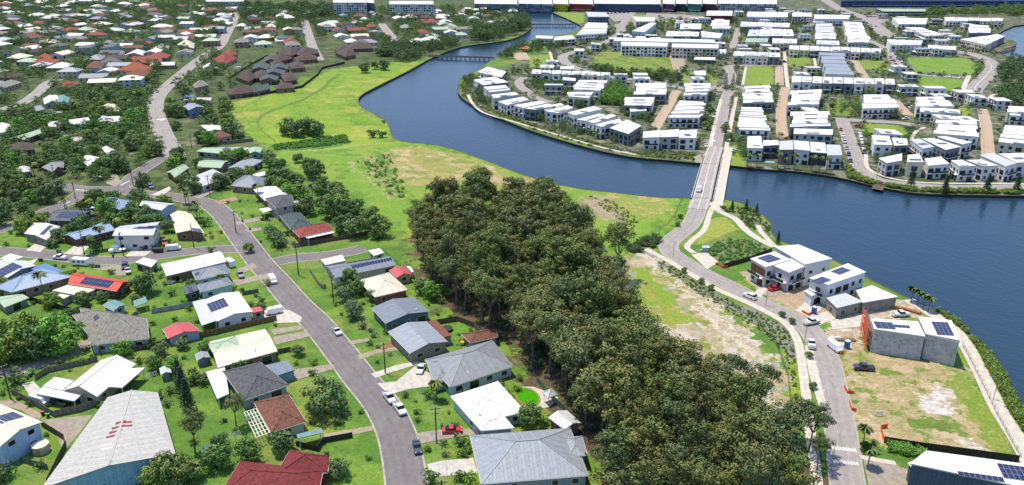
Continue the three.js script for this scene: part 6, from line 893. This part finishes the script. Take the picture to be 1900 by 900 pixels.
for (const a of [
  ['sedan', '#b9bec4', 625, 618, 640, 636, 'silver sedan parked on the right kerb of the curved street'], ['ute', '#c5c9d2', 722, 742, 734, 757, 'silver pickup parked first in the kerbside pair'], ['ute', '#d9dade', 742, 763, 754, 780, 'white pickup with open tray parked behind the silver one'], ['sedan', '#3a3f4c', 774, 834, 778, 850, 'dark blue sedan parked near the bottom of the curved street'], ['sedan', '#c0101c', 839, 802, 870, 800, 'bright red sedan in the lower driveway'], ['sedan', '#e6e8ea', 781, 688, 775, 700, 'white hatchback in the pale driveway'],
  ['van', '#e8e9ea', 508, 582, 488, 586, 'white delivery van parked across the driveway'], ['van', '#e6e7e8', 506, 523, 514, 534, 'white van on the left kerb of the curved street'], ['van', '#e3e4e6', 322, 464, 345, 462, 'white minibus on the lawn by the side street'], ['ute', '#e0e1e2', 112, 481, 88, 479, 'white pickup at the side street kerb'], ['wagon', '#34415a', 232, 497, 230, 505, 'dark blue wagon in the driveway by the garage'], ['sedan', '#b5b9be', 238, 505, 240, 515, 'silver car nose in beside the dark wagon'], ['wagon', '#3d3530', 272, 462, 258, 466, 'brown four wheel drive before the two storey house'], ['ute', '#c24a30', 306, 453, 308, 462, 'orange and white pickup in the side driveway'], ['ute', '#8d9196', 446, 513, 452, 522, 'grey tray pickup beside the hipped duplex'], ['sedan', '#3b3f44', 64, 402, 82, 396, 'dark car on the sloping street'], ['sedan', '#d5d8dc', 165, 389, 180, 388, 'white car under the junction trees'], ['sedan', '#e2e4e6', 182, 330, 192, 331, 'white car on the lawn of the white gabled house'], ['wagon', '#5f7ea0', 280, 349, 284, 352, 'blue car in the shade of the street tree'],
  ['sedan', '#c3101e', 1437, 538, 1455, 534, 'red sports car in the drive of the white cubic house'], ['wagon', '#e8e9ea', 1391, 553, 1372, 545, 'white wagon parked across the new road'], ['ute', '#e2e3e5', 1505, 601, 1530, 596, 'white pickup turning at the building site'], ['ute', '#dcdde0', 1671, 587, 1695, 586, 'white double cab parked on the dirt site'], ['ute', '#2a3446', 1602, 686, 1572, 684, 'dark blue pickup on the vacant dirt lot'], ['van', '#e8e9ea', 1548, 648, 1553, 668, 'white van on the right kerb of the new road'], ['ute', '#c9ccd0', 1505, 642, 1501, 620, 'silver pickup in the first parking bay'],
  ['sedan', '#e8e8e8', 1365, 282, 1385, 281, 'white car on the lawn right of the bridge'], ['sedan', '#e6e6e6', 1310, 272, 1312, 280, 'white car waiting at the bridge end'], ['van', '#b9c2c6', 1297, 355, 1293, 368, 'small pale cart vehicle crossing the bridge'], ['sedan', '#2b4aa8', 1347, 231, 1348, 238, 'blue car parked on the bridge road'], ['sedan', '#2b4a9a', 1817, 167, 1812, 173, 'blue car on the winding divided road'], ['sedan', '#26315a', 278, 192, 276, 200, 'navy car on the verge of the wide road'], ['sedan', '#6d7278', 292, 171, 288, 177, 'grey car on the verge of the wide road'], ['sedan', '#3d4044', 340, 140, 336, 146, 'dark car driving on the wide road'], ['van', '#dcdde0', 75, 748, 92, 753, 'pale car under the flat carport roof'], ['wagon', '#3a4656', 112, 750, 128, 754, 'dark wagon under the flat carport roof']]) vehicle(...a);
{ // rows of parked cars in the estate
  const r = rng(61), G = 'cars parked in the estate';
  for (const [x0, y0, x1, y1, n, dx, dy] of [[1560, 242, 1578, 300, 6, 2, 10], [1592, 236, 1604, 284, 5, 2, 10], [1662, 106, 1690, 130, 6, 8, 1], [1652, 108, 1672, 132, 5, 8, 1], [1690, 101, 1760, 106, 7, 8, 0.5], [1684, 196, 1702, 210, 4, 8, 1], [1622, 219, 1680, 222, 3, 8, 0.5], [1708, 137, 1780, 146, 5, 8, 1], [1395, 118, 1440, 118, 4, 8, 0], [1325, 206, 1318, 228, 3, -2, 8], [1610, 32, 1640, 32, 6, 8, 0], [1120, 26, 1165, 24, 7, 8, 0], [1230, 34, 1290, 37, 8, 8, 0], [870, 20, 925, 22, 8, 8, 0], [1602, 40, 1625, 50, 4, 6, 4], [1446, 112, 1456, 116, 2, 6, 2], [1495, 44, 1508, 52, 3, 6, 2]])
    for (let i = 0; i < n; i++) { const t = n > 1 ? i / (n - 1) : 0, px = x0 + (x1 - x0) * t, py = y0 + (y1 - y0) * t; vehicle(r() < 0.25 ? 'ute' : r() < 0.5 ? 'wagon' : 'sedan', pick(['#e6e7e8', '#e6e7e8', '#b5b9be', '#2f3338', '#8d9298', '#34456a', '#a31f24'], r), px, py, px + dx, py + dy, 'small parked car among the white estate streets', { group: G, name: 'distant_car' }); }
}
// ---------- power poles, wires, street lamps ----------
const POLE = new THREE.CylinderGeometry(0.13, 0.19, 1, 10), ARM = BOX;
const tops = [];
function pole(px, py, h, dx, dy, label) {
  const p = at(px, py), d = at(px + dx, py + dy).sub(p).setY(0).normalize(), g = thing('power_pole', label, 'pole', p, Math.atan2(d.x, d.z)); const m = put('post', POLE, M.pole, g); m.scale.set(1, h, 1); m.position.y = h / 2;
  bx('crossarm', M.pole, g, 0, h - 0.5, 0, 2.4, 0.14, 0.12); bx('crossarm', M.pole, g, 0, h - 1.7, 0, 1.6, 0.12, 0.1); for (const x of [-1.05, -0.35, 0.35, 1.05]) { const k = put('insulator', INS, M.white, g); k.position.set(x, h - 0.33, 0); }
  tops.push([label, p, h, d]); return g;
}
for (const a of [[554, 511, 11, 10, 12, 'tall power pole at the dead end corner'], [619, 562, 9.5, 14, 16, 'power pole behind the dense tree'], [715, 693, 9, 14, 20, 'power pole on the lawn before the silver gabled house'], [810, 822, 9.5, 2, 20, 'power pole beside the red sedan'], [822, 965, 9.5, 1, 20, 'power pole below the bottom frame'], [121, 388, 10.5, 20, 0, 'power pole on the sloping street'], [140, 369, 8, 20, 4, 'power pole at the left junction'], [102, 336, 8, 20, 2, 'power pole beside the dark gabled house'], [247, 344, 8, 12, -8, 'power pole at the junction corner'], [264, 352, 9, 20, 8, 'power pole near the shaded blue car'], [390, 366, 10, 16, 12, 'power pole before the wide white house'], [356, 276, 8.5, 6, 12, 'power pole by the long pale green roof'], [333, 283, 7, 6, 12, 'power pole at the end of the wide road'], [157, 474, 9.5, 20, 4, 'power pole in front of the corner palms'], [229, 475, 9, 20, 0, 'power pole by the boat trailer'], [360, 460, 9.5, 20, -2, 'power pole on the corner lawn of the cream house'], [20, 740, 9.5, 20, 8, 'leaning power pole at the left lane'], [438, 432, 9, 8, 14, 'power pole hidden among the bend shrubs'], [365, 121, 8, 12, -8, 'far power pole left of the wide road'], [336, 154, 8, 12, -8, 'second far power pole by the wide road']]) pole(...a);
function wires(a, b, label) {
  const [, p, h, d] = tops[a], [, q, k, e] = tops[b];
  [-1.05, -0.35, 0.35, 1.05].forEach((x) => { const A = V(p.x + d.z * x, h - 0.2, p.z - d.x * x), B = V(q.x + e.z * x, k - 0.2, q.z - e.x * x), m = A.clone().lerp(B, 0.5); m.y -= A.distanceTo(B) * 0.025; const c = new THREE.QuadraticBezierCurve3(A, m, B); const o = put(numbered('power_line'), new THREE.TubeGeometry(c, 14, 0.022, 4), M.steel); tag(o, label, 'wire', label); });
}
wires(0, 1, 'thin overhead wire from the corner pole to the dense tree'); wires(1, 2, 'thin overhead wire over the right gardens'); wires(2, 3, 'thin overhead wire over the parked pickups'); wires(3, 4, 'thin overhead wire over the lower driveways'); wires(17, 0, 'thin overhead wire over the salmon roof corner');
function lamp(px, py, h, label) { const g = thing('street_lamp', label, 'street lamp', at(px, py), px); const m = put('post', POLE, M.steel, g); m.scale.set(0.5, h, 0.5); m.position.y = h / 2; bx('arm', M.steel, g, 0.6, h, 0, 1.3, 0.08, 0.08); bx('lamp_head', M.grey, g, 1.2, h - 0.03, 0, 0.6, 0.12, 0.26); return g; }
for (const a of [[1249, 477, 6, 'street lamp at the new road bend'], [1421, 567, 7, 'street lamp opposite the red sports car'], [1493, 635, 6, 'street lamp by the first parking bay'], [1542, 873, 7.5, 'street lamp beside the speed hump'], [1223, 447, 5, 'street lamp above the bend by the fence'], [1626, 334, 6, 'street lamp on the estate corner'], [1843, 742, 6, 'promenade lamp on the right bank']]) lamp(...a);
// ---------- fences ----------
const fenceMats = { timber: mat('wood', '#8a7660', 0.92), dark: mat('wood', '#4f463e', 0.92), grey: mat('metal', '#9aa4ac', 0.6), green: mat('metal', '#54705f', 0.6), pale: mat('wood', '#a39a8c', 0.9), steel: M.dark, orange: M.orange, tan: mat('wood', '#a8845a', 0.9) };
function fence(kind, h, px, label, name = 'fence') {
  const pts = ground(px), g = thing(name, label, 'fence', pts[0]), m = fenceMats[kind], th = kind === 'orange' ? 0.03 : 0.06;
  for (let i = 0; i < pts.length - 1; i++) {
    const a = pts[i], b = pts[i + 1], L = a.distanceTo(b), n = Math.max(1, Math.round(L / 2.4)), turn = Math.atan2(b.x - a.x, b.z - a.z);
    for (let k = 0; k < n; k++) { const c = a.clone().lerp(b, (k + 0.5) / n).sub(g.position); if (kind === 'steel') { for (const y of [0.15, 0.55, 0.95]) bx('rail', m, g, c.x, h * y, c.z, 0.035, 0.04, L / n - 0.05, turn); } else bx('panel', m, g, c.x, h / 2, c.z, th, h * (0.97 + 0.03 * ((k * 7) % 3) / 2), L / n - 0.07, turn); const s = a.clone().lerp(b, k / n).sub(g.position); bx('post', kind === 'orange' ? M.steel : m, g, s.x, h / 2 + 0.04, s.z, kind === 'steel' ? 0.06 : 0.11, h + 0.08, kind === 'steel' ? 0.06 : 0.11, turn); }
  }
  return g;
}
for (const a of [
  ['pale', 1.7, [66, 706, 88, 692, 160, 676, 182, 670], 'weathered timber fence behind the white carport'], ['pale', 1.8, [22, 732, 62, 752, 100, 774, 150, 764, 200, 745], 'pale timber fence in front of the white gabled house'], ['timber', 1.8, [78, 792, 120, 818, 122, 832, 88, 902], 'brown timber fence beside the warehouse yard'], ['green', 1.5, [40, 858, 90, 872], 'green garden fence below the pale blue house'], ['tan', 1.8, [303, 640, 350, 632, 420, 616, 488, 600, 514, 595], 'long tan timber fence below the pink garage'], ['timber', 1.6, [232, 656, 306, 640], 'timber fence behind the tiled house lawn'],
  ['dark', 1.7, [48, 556, 80, 566, 150, 584, 170, 576], 'dark timber fence below the red roof'], ['grey', 1.6, [282, 582, 320, 576, 358, 568], 'light grey metal fence beside the narrow lawn'], ['green', 1.4, [450, 548, 480, 543], 'short green fence beside the van driveway'], ['timber', 1.5, [480, 664, 540, 652], 'timber fence between cream and dark roofs'], ['dark', 1.5, [590, 838, 600, 822, 655, 812], 'dark fence above the lower left lawn'], ['dark', 1.5, [550, 828, 590, 838], 'dark fence along the red roof'],
  ['green', 1.7, [996, 708, 1030, 748, 1064, 780, 1098, 800], 'green metal fence between pool and wood'], ['timber', 1.7, [800, 604, 848, 596, 880, 608, 905, 640], 'timber fence round the trampoline lawn'], ['timber', 1.6, [545, 460, 600, 450, 640, 444, 690, 434], 'timber fence below the salmon roof'], ['pale', 1.4, [575, 505, 590, 528, 602, 540], 'pale fence beside the corner lawn'], ['steel', 1.2, [712, 468, 738, 490, 760, 506], 'dark fence beside the red outbuilding lawn'], ['pale', 1.7, [366, 266, 420, 268, 470, 262], 'pale fence along the park edge'], ['dark', 1.8, [452, 182, 500, 174, 560, 163, 590, 140, 598, 128, 640, 118], 'dark village boundary fence against the park'], ['timber', 1.8, [425, 148, 445, 134, 475, 116, 498, 104], 'timber fence behind the red roofed pair'],
  ['dark', 1.8, [1640, 822, 1700, 832, 1760, 840, 1890, 858], 'dark timber fence below the vacant dirt lot'], ['dark', 1.7, [1345, 497, 1390, 484, 1432, 468], 'dark timber fence beside the planted triangle'], ['steel', 1.2, [1785, 640, 1800, 668, 1822, 712, 1850, 770, 1878, 822, 1895, 850], 'black pool style fence along the promenade'], ['steel', 1.5, [1210, 478, 1270, 514, 1340, 558, 1400, 592, 1440, 640, 1462, 700, 1470, 790], 'thin mesh fence round the dirt strip'], ['steel', 1.4, [1160, 470, 1200, 440, 1240, 415, 1252, 400, 1266, 368], 'thin mesh fence between meadow and road bend'],
  ['orange', 0.9, [1332, 492, 1340, 498, 1350, 496], 'orange barrier mesh round the verge sapling'], ['orange', 0.9, [1566, 720, 1572, 730, 1584, 731], 'orange barrier mesh at the lot kerb'], ['orange', 0.9, [1576, 748, 1580, 762, 1589, 764], 'second orange barrier mesh at the lot kerb'], ['orange', 1.1, [1646, 794, 1634, 796, 1638, 814, 1644, 824], 'tall orange barrier mesh by the dark fence'], ['orange', 0.9, [1488, 580, 1500, 586, 1508, 582], 'orange barrier mesh by the blue toilet'], ['orange', 0.9, [1556, 650, 1560, 658, 1566, 656], 'orange barrier mesh beside the white van'],
]) fence(...a);
// ---------- building site ----------
{
  const g = thing('scaffold', 'orange scaffold tower against the end of the block building', 'scaffold', at(1608, 655)), a = at(1614, 650).sub(g.position), b = at(1605, 610).sub(g.position), st = (p, q, y0, y1, w = 0.1) => { const A = V(p.x, y0, p.z), B = V(q.x, y1, q.z), m = put('tube', TUBE, M.orange, g), d = B.clone().sub(A); m.position.copy(A.clone().lerp(B, 0.5)); m.scale.set(w, d.length(), w); m.quaternion.setFromUnitVectors(V(0, 1, 0), d.normalize()); };
  const off = V(-1.6, 0, 0.2);
  for (let i = 0; i <= 5; i++) { const p = a.clone().lerp(b, i / 5), q = p.clone().add(off); st(p, p, 0, 7); st(q, q, 0, 7); for (const y of [2, 4, 6]) st(p, q, y, y); if (i < 5) { const n = a.clone().lerp(b, (i + 1) / 5); for (const y of [1, 2, 4, 5, 6, 7]) st(n.clone().add(off), q, y, y); st(q, n.clone().add(off), 0.2 + (i % 2) * 5, 5.2 - (i % 2) * 5); } }
  for (const y of [2, 4, 6]) { const c = a.clone().lerp(b, 0.5).add(off.clone().multiplyScalar(0.5)); bx('deck', M.timber, g, c.x, y, c.z, 0.9, 0.06, a.distanceTo(b), Math.atan2(b.x - a.x, b.z - a.z)); }
}
function toilet(px, py, label) { const g = thing('portable_toilet', label, 'toilet', at(px, py), 0.4); const bl = mat('plain', '#1f4f9a', 0.5); bx('cabin', bl, g, 0, 1.1, 0, 1.1, 2.2, 1.1); bx('door', mat('plain', '#2d66b8', 0.5), g, 0, 1.05, 0.57, 0.8, 1.9, 0.05); bx('roof', mat('plain', '#dfe4ea', 0.5), g, 0, 2.27, 0, 1.2, 0.14, 1.2); }
toilet(1510, 582, 'blue portable toilet beside the orange mesh'); toilet(1571, 646, 'blue portable toilet by the scaffold');
function pile(name, label, px, py, n, mats_, turn) { const g = thing(name, label, 'timber stack', at(px, py), turn), r = rng(px); for (let i = 0; i < n; i++) bx('plank', mats_[i % mats_.length], g, (i % 4) * 0.32 - 0.5, 0.1 + Math.floor(i / 4) * 0.18, rr(-0.15, 0.15, r), 0.28, 0.16, rr(5.4, 6, r)); }
const ply = mat('wood', '#c9a03c', 0.85), beamO = mat('wood', '#d2762c', 0.85);
pile('timber_stack', 'yellow timber stack beside the concrete house', 1656, 572, 12, [ply], 1.35); pile('timber_stack', 'orange timber stack on the site lawn', 1690, 578, 12, [beamO], 0.75); pile('timber_stack', 'grey rubbish stack by the scaffold', 1568, 632, 12, [M.grey, M.timber], 1.5);
{ const g = thing('utility_box', 'green and white utility cabinet beside the parking bays', 'cabinet', at(1309, 467)); bx('plinth', M.concrete, g, 0, 0.12, 0, 4.2, 0.3, 3.2); bx('cabinet', mat('plain', '#8fa6a4', 0.5), g, 0, 1.05, 0, 2.4, 1.6, 1.6); bx('lid', mat('plain', '#b9cccb', 0.5), g, 0, 1.9, 0, 2.6, 0.12, 1.8); }
{ const g = thing('sale_sign', 'small white sale board on the vacant dirt lot', 'sign', at(1631, 772)); bx('board', M.white, g, 0, 0.9, 0, 1.8, 1.0, 0.06); for (const x of [-0.8, 0.8]) bx('post', M.timber, g, x, 0.5, -0.06, 0.08, 1.2, 0.06); }
// ---------- garden things ----------
function bin(px, py, lid, label, group) { const g = thing('wheelie_bin', label, 'bin', at(px, py), px); const b = put('body', BINB, mat('plain', lid === '#2f8a4a' || lid === '#c8283c' ? '#24382c' : '#3a3f44', 0.6), g); bx('lid', mat('plain', lid, 0.5), g, 0, 1.1, 0.02, 0.64, 0.09, 0.78); for (const x of [-0.24, 0.24]) { const w = put('wheel', WHEEL, M.rubber, g); w.scale.set(0.3, 0.3, 0.3); w.rotation.y = Math.PI / 2; w.position.set(x, 0.11, -0.34); } return b; }
for (const [px, py, c, l] of [[51, 703, '#c8283c', 'red lidded bin at the head of the fence'], [57, 699, '#2f8a4a', 'green lidded bin at the head of the fence'], [80, 771, '#c8283c', 'red lidded bin beside the leaning pole fence'], [90, 775, '#2f8a4a', 'green lidded bin beside the leaning pole fence'], [107, 469, '#2f5a3a', 'first green bin of the upper side street pair'], [112, 469, '#2f5a3a', 'second green bin of the upper side street pair'], [74, 485, '#8a2430', 'red bin at the lower side street kerb'], [78, 485, '#2f5a3a', 'green bin at the lower side street kerb'], [179, 497, '#2f5a3a', 'green bin by the caravan driveway'], [184, 497, '#2f5a3a', 'second green bin by the caravan driveway'], [210, 477, '#2f5a3a', 'bin on the lawn below the boat'], [464, 427, '#2f6a4a', 'green bin on the bend verge'], [484, 450, '#2f6a4a', 'green bin beside the corner hedge'], [450, 412, '#2f6a4a', 'green bin at the upper verge'], [820, 795, '#3a3f44', 'grey bin beside the lower power pole'], [846, 812, '#3a3f44', 'grey bin behind the red sedan']]) bin(px, py, c, l);
function pool(px, py, rx, rz, turn, colour, label) { const g = thing('swimming_pool', label, 'pool', at(px, py), turn); const ring = new THREE.Shape(); ring.absellipse(0, 0, rx + 0.35, rz + 0.35, 0, Math.PI * 2); const hole = new THREE.Path(); hole.absellipse(0, 0, rx, rz, 0, Math.PI * 2, true); ring.holes.push(hole); const cg = new THREE.ExtrudeGeometry(ring, { depth: 0.08, bevelEnabled: false, curveSegments: 32 }); cg.rotateX(-Math.PI / 2); const c = put('coping', cg, mat('pave', '#b9825c', 0.85), g); c.position.y = 0.1; const ws = new THREE.Shape(); ws.absellipse(0, 0, rx, rz, 0, Math.PI * 2); const wg = new THREE.ShapeGeometry(ws, 32); wg.rotateX(-Math.PI / 2); const w = put('pool_water', wg, mat('plain', colour, 0.08), g); w.position.y = 0.13; }
pool(979, 737, 2.6, 4.2, 0.35, '#3f8f12', 'green kidney shaped pool beside the white house');
function rectPool(px, py, w, d, turn, label, c = '#2f9fd0') { const g = thing('swimming_pool', label, 'pool', at(px, py), turn); bx('coping', M.concrete, g, 0, 0.05, 0, w + 0.8, 0.16, d + 0.8); bx('pool_water', mat('plain', c, 0.08), g, 0, 0.1, 0, w, 0.1, d); }
rectPool(570, 389, 3.4, 5, 0.4, 'blue pool beside the twin storey house'); rectPool(428, 304, 3, 4, 0.2, 'small turquoise pool between green and grey roofs'); rectPool(441, 124, 4, 6, 0.3, 'far blue pool by the red roofed pair'); rectPool(1548, 312, 6, 3.5, 0, 'pale turquoise pool of the sixth waterside house', '#6fd0c8'); rectPool(1522, 306, 5, 3, 0, 'blue pool of the fifth waterside house', '#4fb0c8'); rectPool(1428, 301, 4, 2.5, 0, 'small blue pool of the second waterside house', '#6fb8d8');
{ const g = thing('trampoline', 'round trampoline on the fenced back lawn', 'trampoline', at(829, 613)); const t = new THREE.TorusGeometry(1.7, 0.09, 8, 28); t.rotateX(Math.PI / 2); put('rim', t, mat('plain', '#3f5a4a', 0.7), g).position.y = 0.8; const mt = new THREE.CylinderGeometry(1.62, 1.62, 0.03, 28); put('mat', mt, M.dark, g).position.y = 0.79; for (let i = 0; i < 6; i++) { const a = i * 1.047, m = put('leg', TUBE, M.steel, g); m.scale.set(0.06, 0.8, 0.06); m.position.set(Math.cos(a) * 1.65, 0.4, Math.sin(a) * 1.65); } }
function clothesline(px, py, label) { const g = thing('clothes_hoist', label, 'clothes hoist', at(px, py), px); const m = put('mast', TUBE, M.steel, g); m.scale.set(0.07, 2.2, 0.07); m.position.y = 1.1; for (let i = 0; i < 4; i++) bx('arm', M.steel, g, Math.cos(i * 1.571) * 0.9, 2.2, -Math.sin(i * 1.571) * 0.9, 1.8, 0.05, 0.05, i * 1.571); for (const k of [0.7, 1.2, 1.7]) for (let i = 0; i < 4; i++) { const a = i * 1.571 + 0.785; bx('line', M.trim, g, Math.cos(a) * k * 0.71, 2.22, -Math.sin(a) * k * 0.71, 0.02, 0.02, k * 1.42, a); } }
clothesline(438, 822, 'clothes hoist on the lawn beside the pergola'); clothesline(284, 708, 'clothes hoist on the lawn above the warehouse'); clothesline(318, 535, 'clothes hoist behind the grey duplex');
{ const g = thing('water_tank', 'round cream water tank beside the pale blue house', 'water tank', at(77, 838)); const w = put('tank', new THREE.CylinderGeometry(1.75, 1.75, 2, 28), mat('metal', '#c9bfa4', 0.6), g); w.position.y = 1; const l = put('lid', new THREE.CylinderGeometry(0.2, 1.8, 0.3, 28), mat('plain', '#cfc6ae', 0.6), g); l.position.y = 2.15; }
{ const g = thing('caravan', 'white caravan with bowed roof on the side street verge', 'caravan', at(151, 492), -0.12); const b = put('body', profile([[-3, 0.5], [2.9, 0.5], [3.1, 1.2], [2.7, 2.5], [-2.7, 2.6], [-3.1, 1.6]], 2.3, 0.12), M.white, g); for (const x of [-1.8, 0, 1.6]) bx('window', M.glass, g, x, 1.7, 1.16, 0.9, 0.6, 0.06); for (const z of [-1, 1]) { const w = put('wheel', WHEEL, M.rubber, g); w.position.set(-0.3, 0.34, z * 1.05); } bx('drawbar', M.steel, g, 3.7, 0.5, 0, 1.4, 0.1, 0.12); }
{ const g = thing('caravan', 'small white caravan parked beside the corner block', 'caravan', at(428, 494), -0.9); put('body', profile([[-2.2, 0.5], [2.1, 0.5], [2.3, 1.2], [1.9, 2.4], [-1.9, 2.5], [-2.3, 1.5]], 2.1, 0.12), M.white, g); for (const x of [-1, 0.8]) bx('window', M.glass, g, x, 1.6, 1.06, 0.9, 0.6, 0.06); for (const z of [-1, 1]) { const w = put('wheel', WHEEL, M.rubber, g); w.position.set(-0.2, 0.34, z * 0.95); } }
{ const g = thing('trailer_boat', 'white boat with blue canopy on a trailer', 'boat', at(218, 468), 0.2); put('hull', profile([[-2.6, 0.5], [1.2, 0.5], [2.7, 1.25], [-2.6, 1.15]], 1.9, 0.15), M.white, g); bx('canopy', mat('plain', '#3f8ec4', 0.6), g, -0.4, 2.25, 0, 2.2, 0.1, 1.7); for (const x of [-1.3, 0.5]) for (const z of [-0.75, 0.75]) bx('stanchion', M.steel, g, x, 1.7, z, 0.05, 1.1, 0.05); for (const z of [-1, 1]) { const w = put('wheel', WHEEL, M.rubber, g); w.position.set(-0.6, 0.34, z * 0.9); } }
{ const g = thing('cargo_trailer', 'dark box trailer at the side street kerb', 'trailer', at(294, 468), 0); bx('box', mat('plain', '#2c2f34', 0.6), g, 0, 1, 0, 3.2, 1.3, 1.8); for (const z of [-1, 1]) { const w = put('wheel', WHEEL, M.rubber, g); w.position.set(0, 0.34, z * 0.98); } bx('drawbar', M.steel, g, 2.1, 0.5, 0, 1.2, 0.1, 0.1); }
{ const g = thing('cubby', 'orange and yellow play set beside the rusty shed', 'play set', at(858, 640)); bx('platform', mat('plain', '#e0a020', 0.6), g, 0, 1, 0, 1.2, 0.1, 1.2); for (const x of [-0.5, 0.5]) for (const z of [-0.5, 0.5]) bx('post', M.timber, g, x, 1, z, 0.09, 2, 0.09); const s = bx('slide', mat('plain', '#1f8a5a', 0.5), g, -1.2, 0.55, 0, 1.7, 0.07, 0.5); s.rotation.z = 0.6; }
// timber footbridges over the upper river
function footbridge(x0, y0, x1, y1, n, label) { const a = at(x0, y0, 0.6), b = at(x1, y1, 0.6), g = thing('footbridge', label, 'footbridge', a.clone().setY(0)), d = b.clone().sub(a), L = Math.hypot(d.x, d.z), turn = Math.atan2(d.x, d.z), c = d.clone().multiplyScalar(0.5); bx('deck', mat('wood', '#a89c8c', 0.9), g, c.x, 0.6, c.z, 3, 0.35, L, turn); for (const s of [-1, 1]) bx('railing', M.grey, g, c.x + Math.cos(turn) * 1.45 * s, 1.3, c.z - Math.sin(turn) * 1.45 * s, 0.1, 0.9, L, turn); for (let i = 0; i <= n; i++) for (const s of [-1, 1]) { const p = d.clone().multiplyScalar(i / n); bx('pile', M.timber, g, p.x + Math.cos(turn) * 1.3 * s, -0.8, p.z - Math.sin(turn) * 1.3 * s, 0.4, 3, 0.4, turn); } }
footbridge(795, 104, 916, 108, 14, 'grey timber footbridge across the river narrows'); footbridge(983, 46, 1068, 46, 14, 'far timber footbridge near the restaurants');
{ const g = thing('boardwalk_jetty', 'curved lagoon jetty', 'jetty', at(1866, 94)); g.userData.label = 'low timber jetty edging the small lagoon'; const a = at(1852, 97, 0.4).sub(g.position), b = at(1884, 88, 0.4).sub(g.position), c = a.clone().lerp(b, 0.5); bx('deck', M.timber, g, c.x, 0.3, c.z, 3, 0.4, a.distanceTo(b), Math.atan2(b.x - a.x, b.z - a.z)); for (const k of [a, c, b]) bx('pile', M.timber, g, k.x, -0.8, k.z, 0.4, 2, 0.4); }
{ const g = thing('shade_tent', 'orange pyramid shade at the river cafe', 'shade tent', at(975, 96)); const m = put('canopy', new THREE.ConeGeometry(6, 2.6, 4), mat('plain', '#d27a5a', 0.8), g); m.position.y = 4.6; for (const [x, z] of [[-3, -3], [3, -3], [-3, 3], [3, 3]]) bx('post', M.steel, g, x, 1.8, z, 0.15, 3.6, 0.15); }
renderer.render(scene, camera);
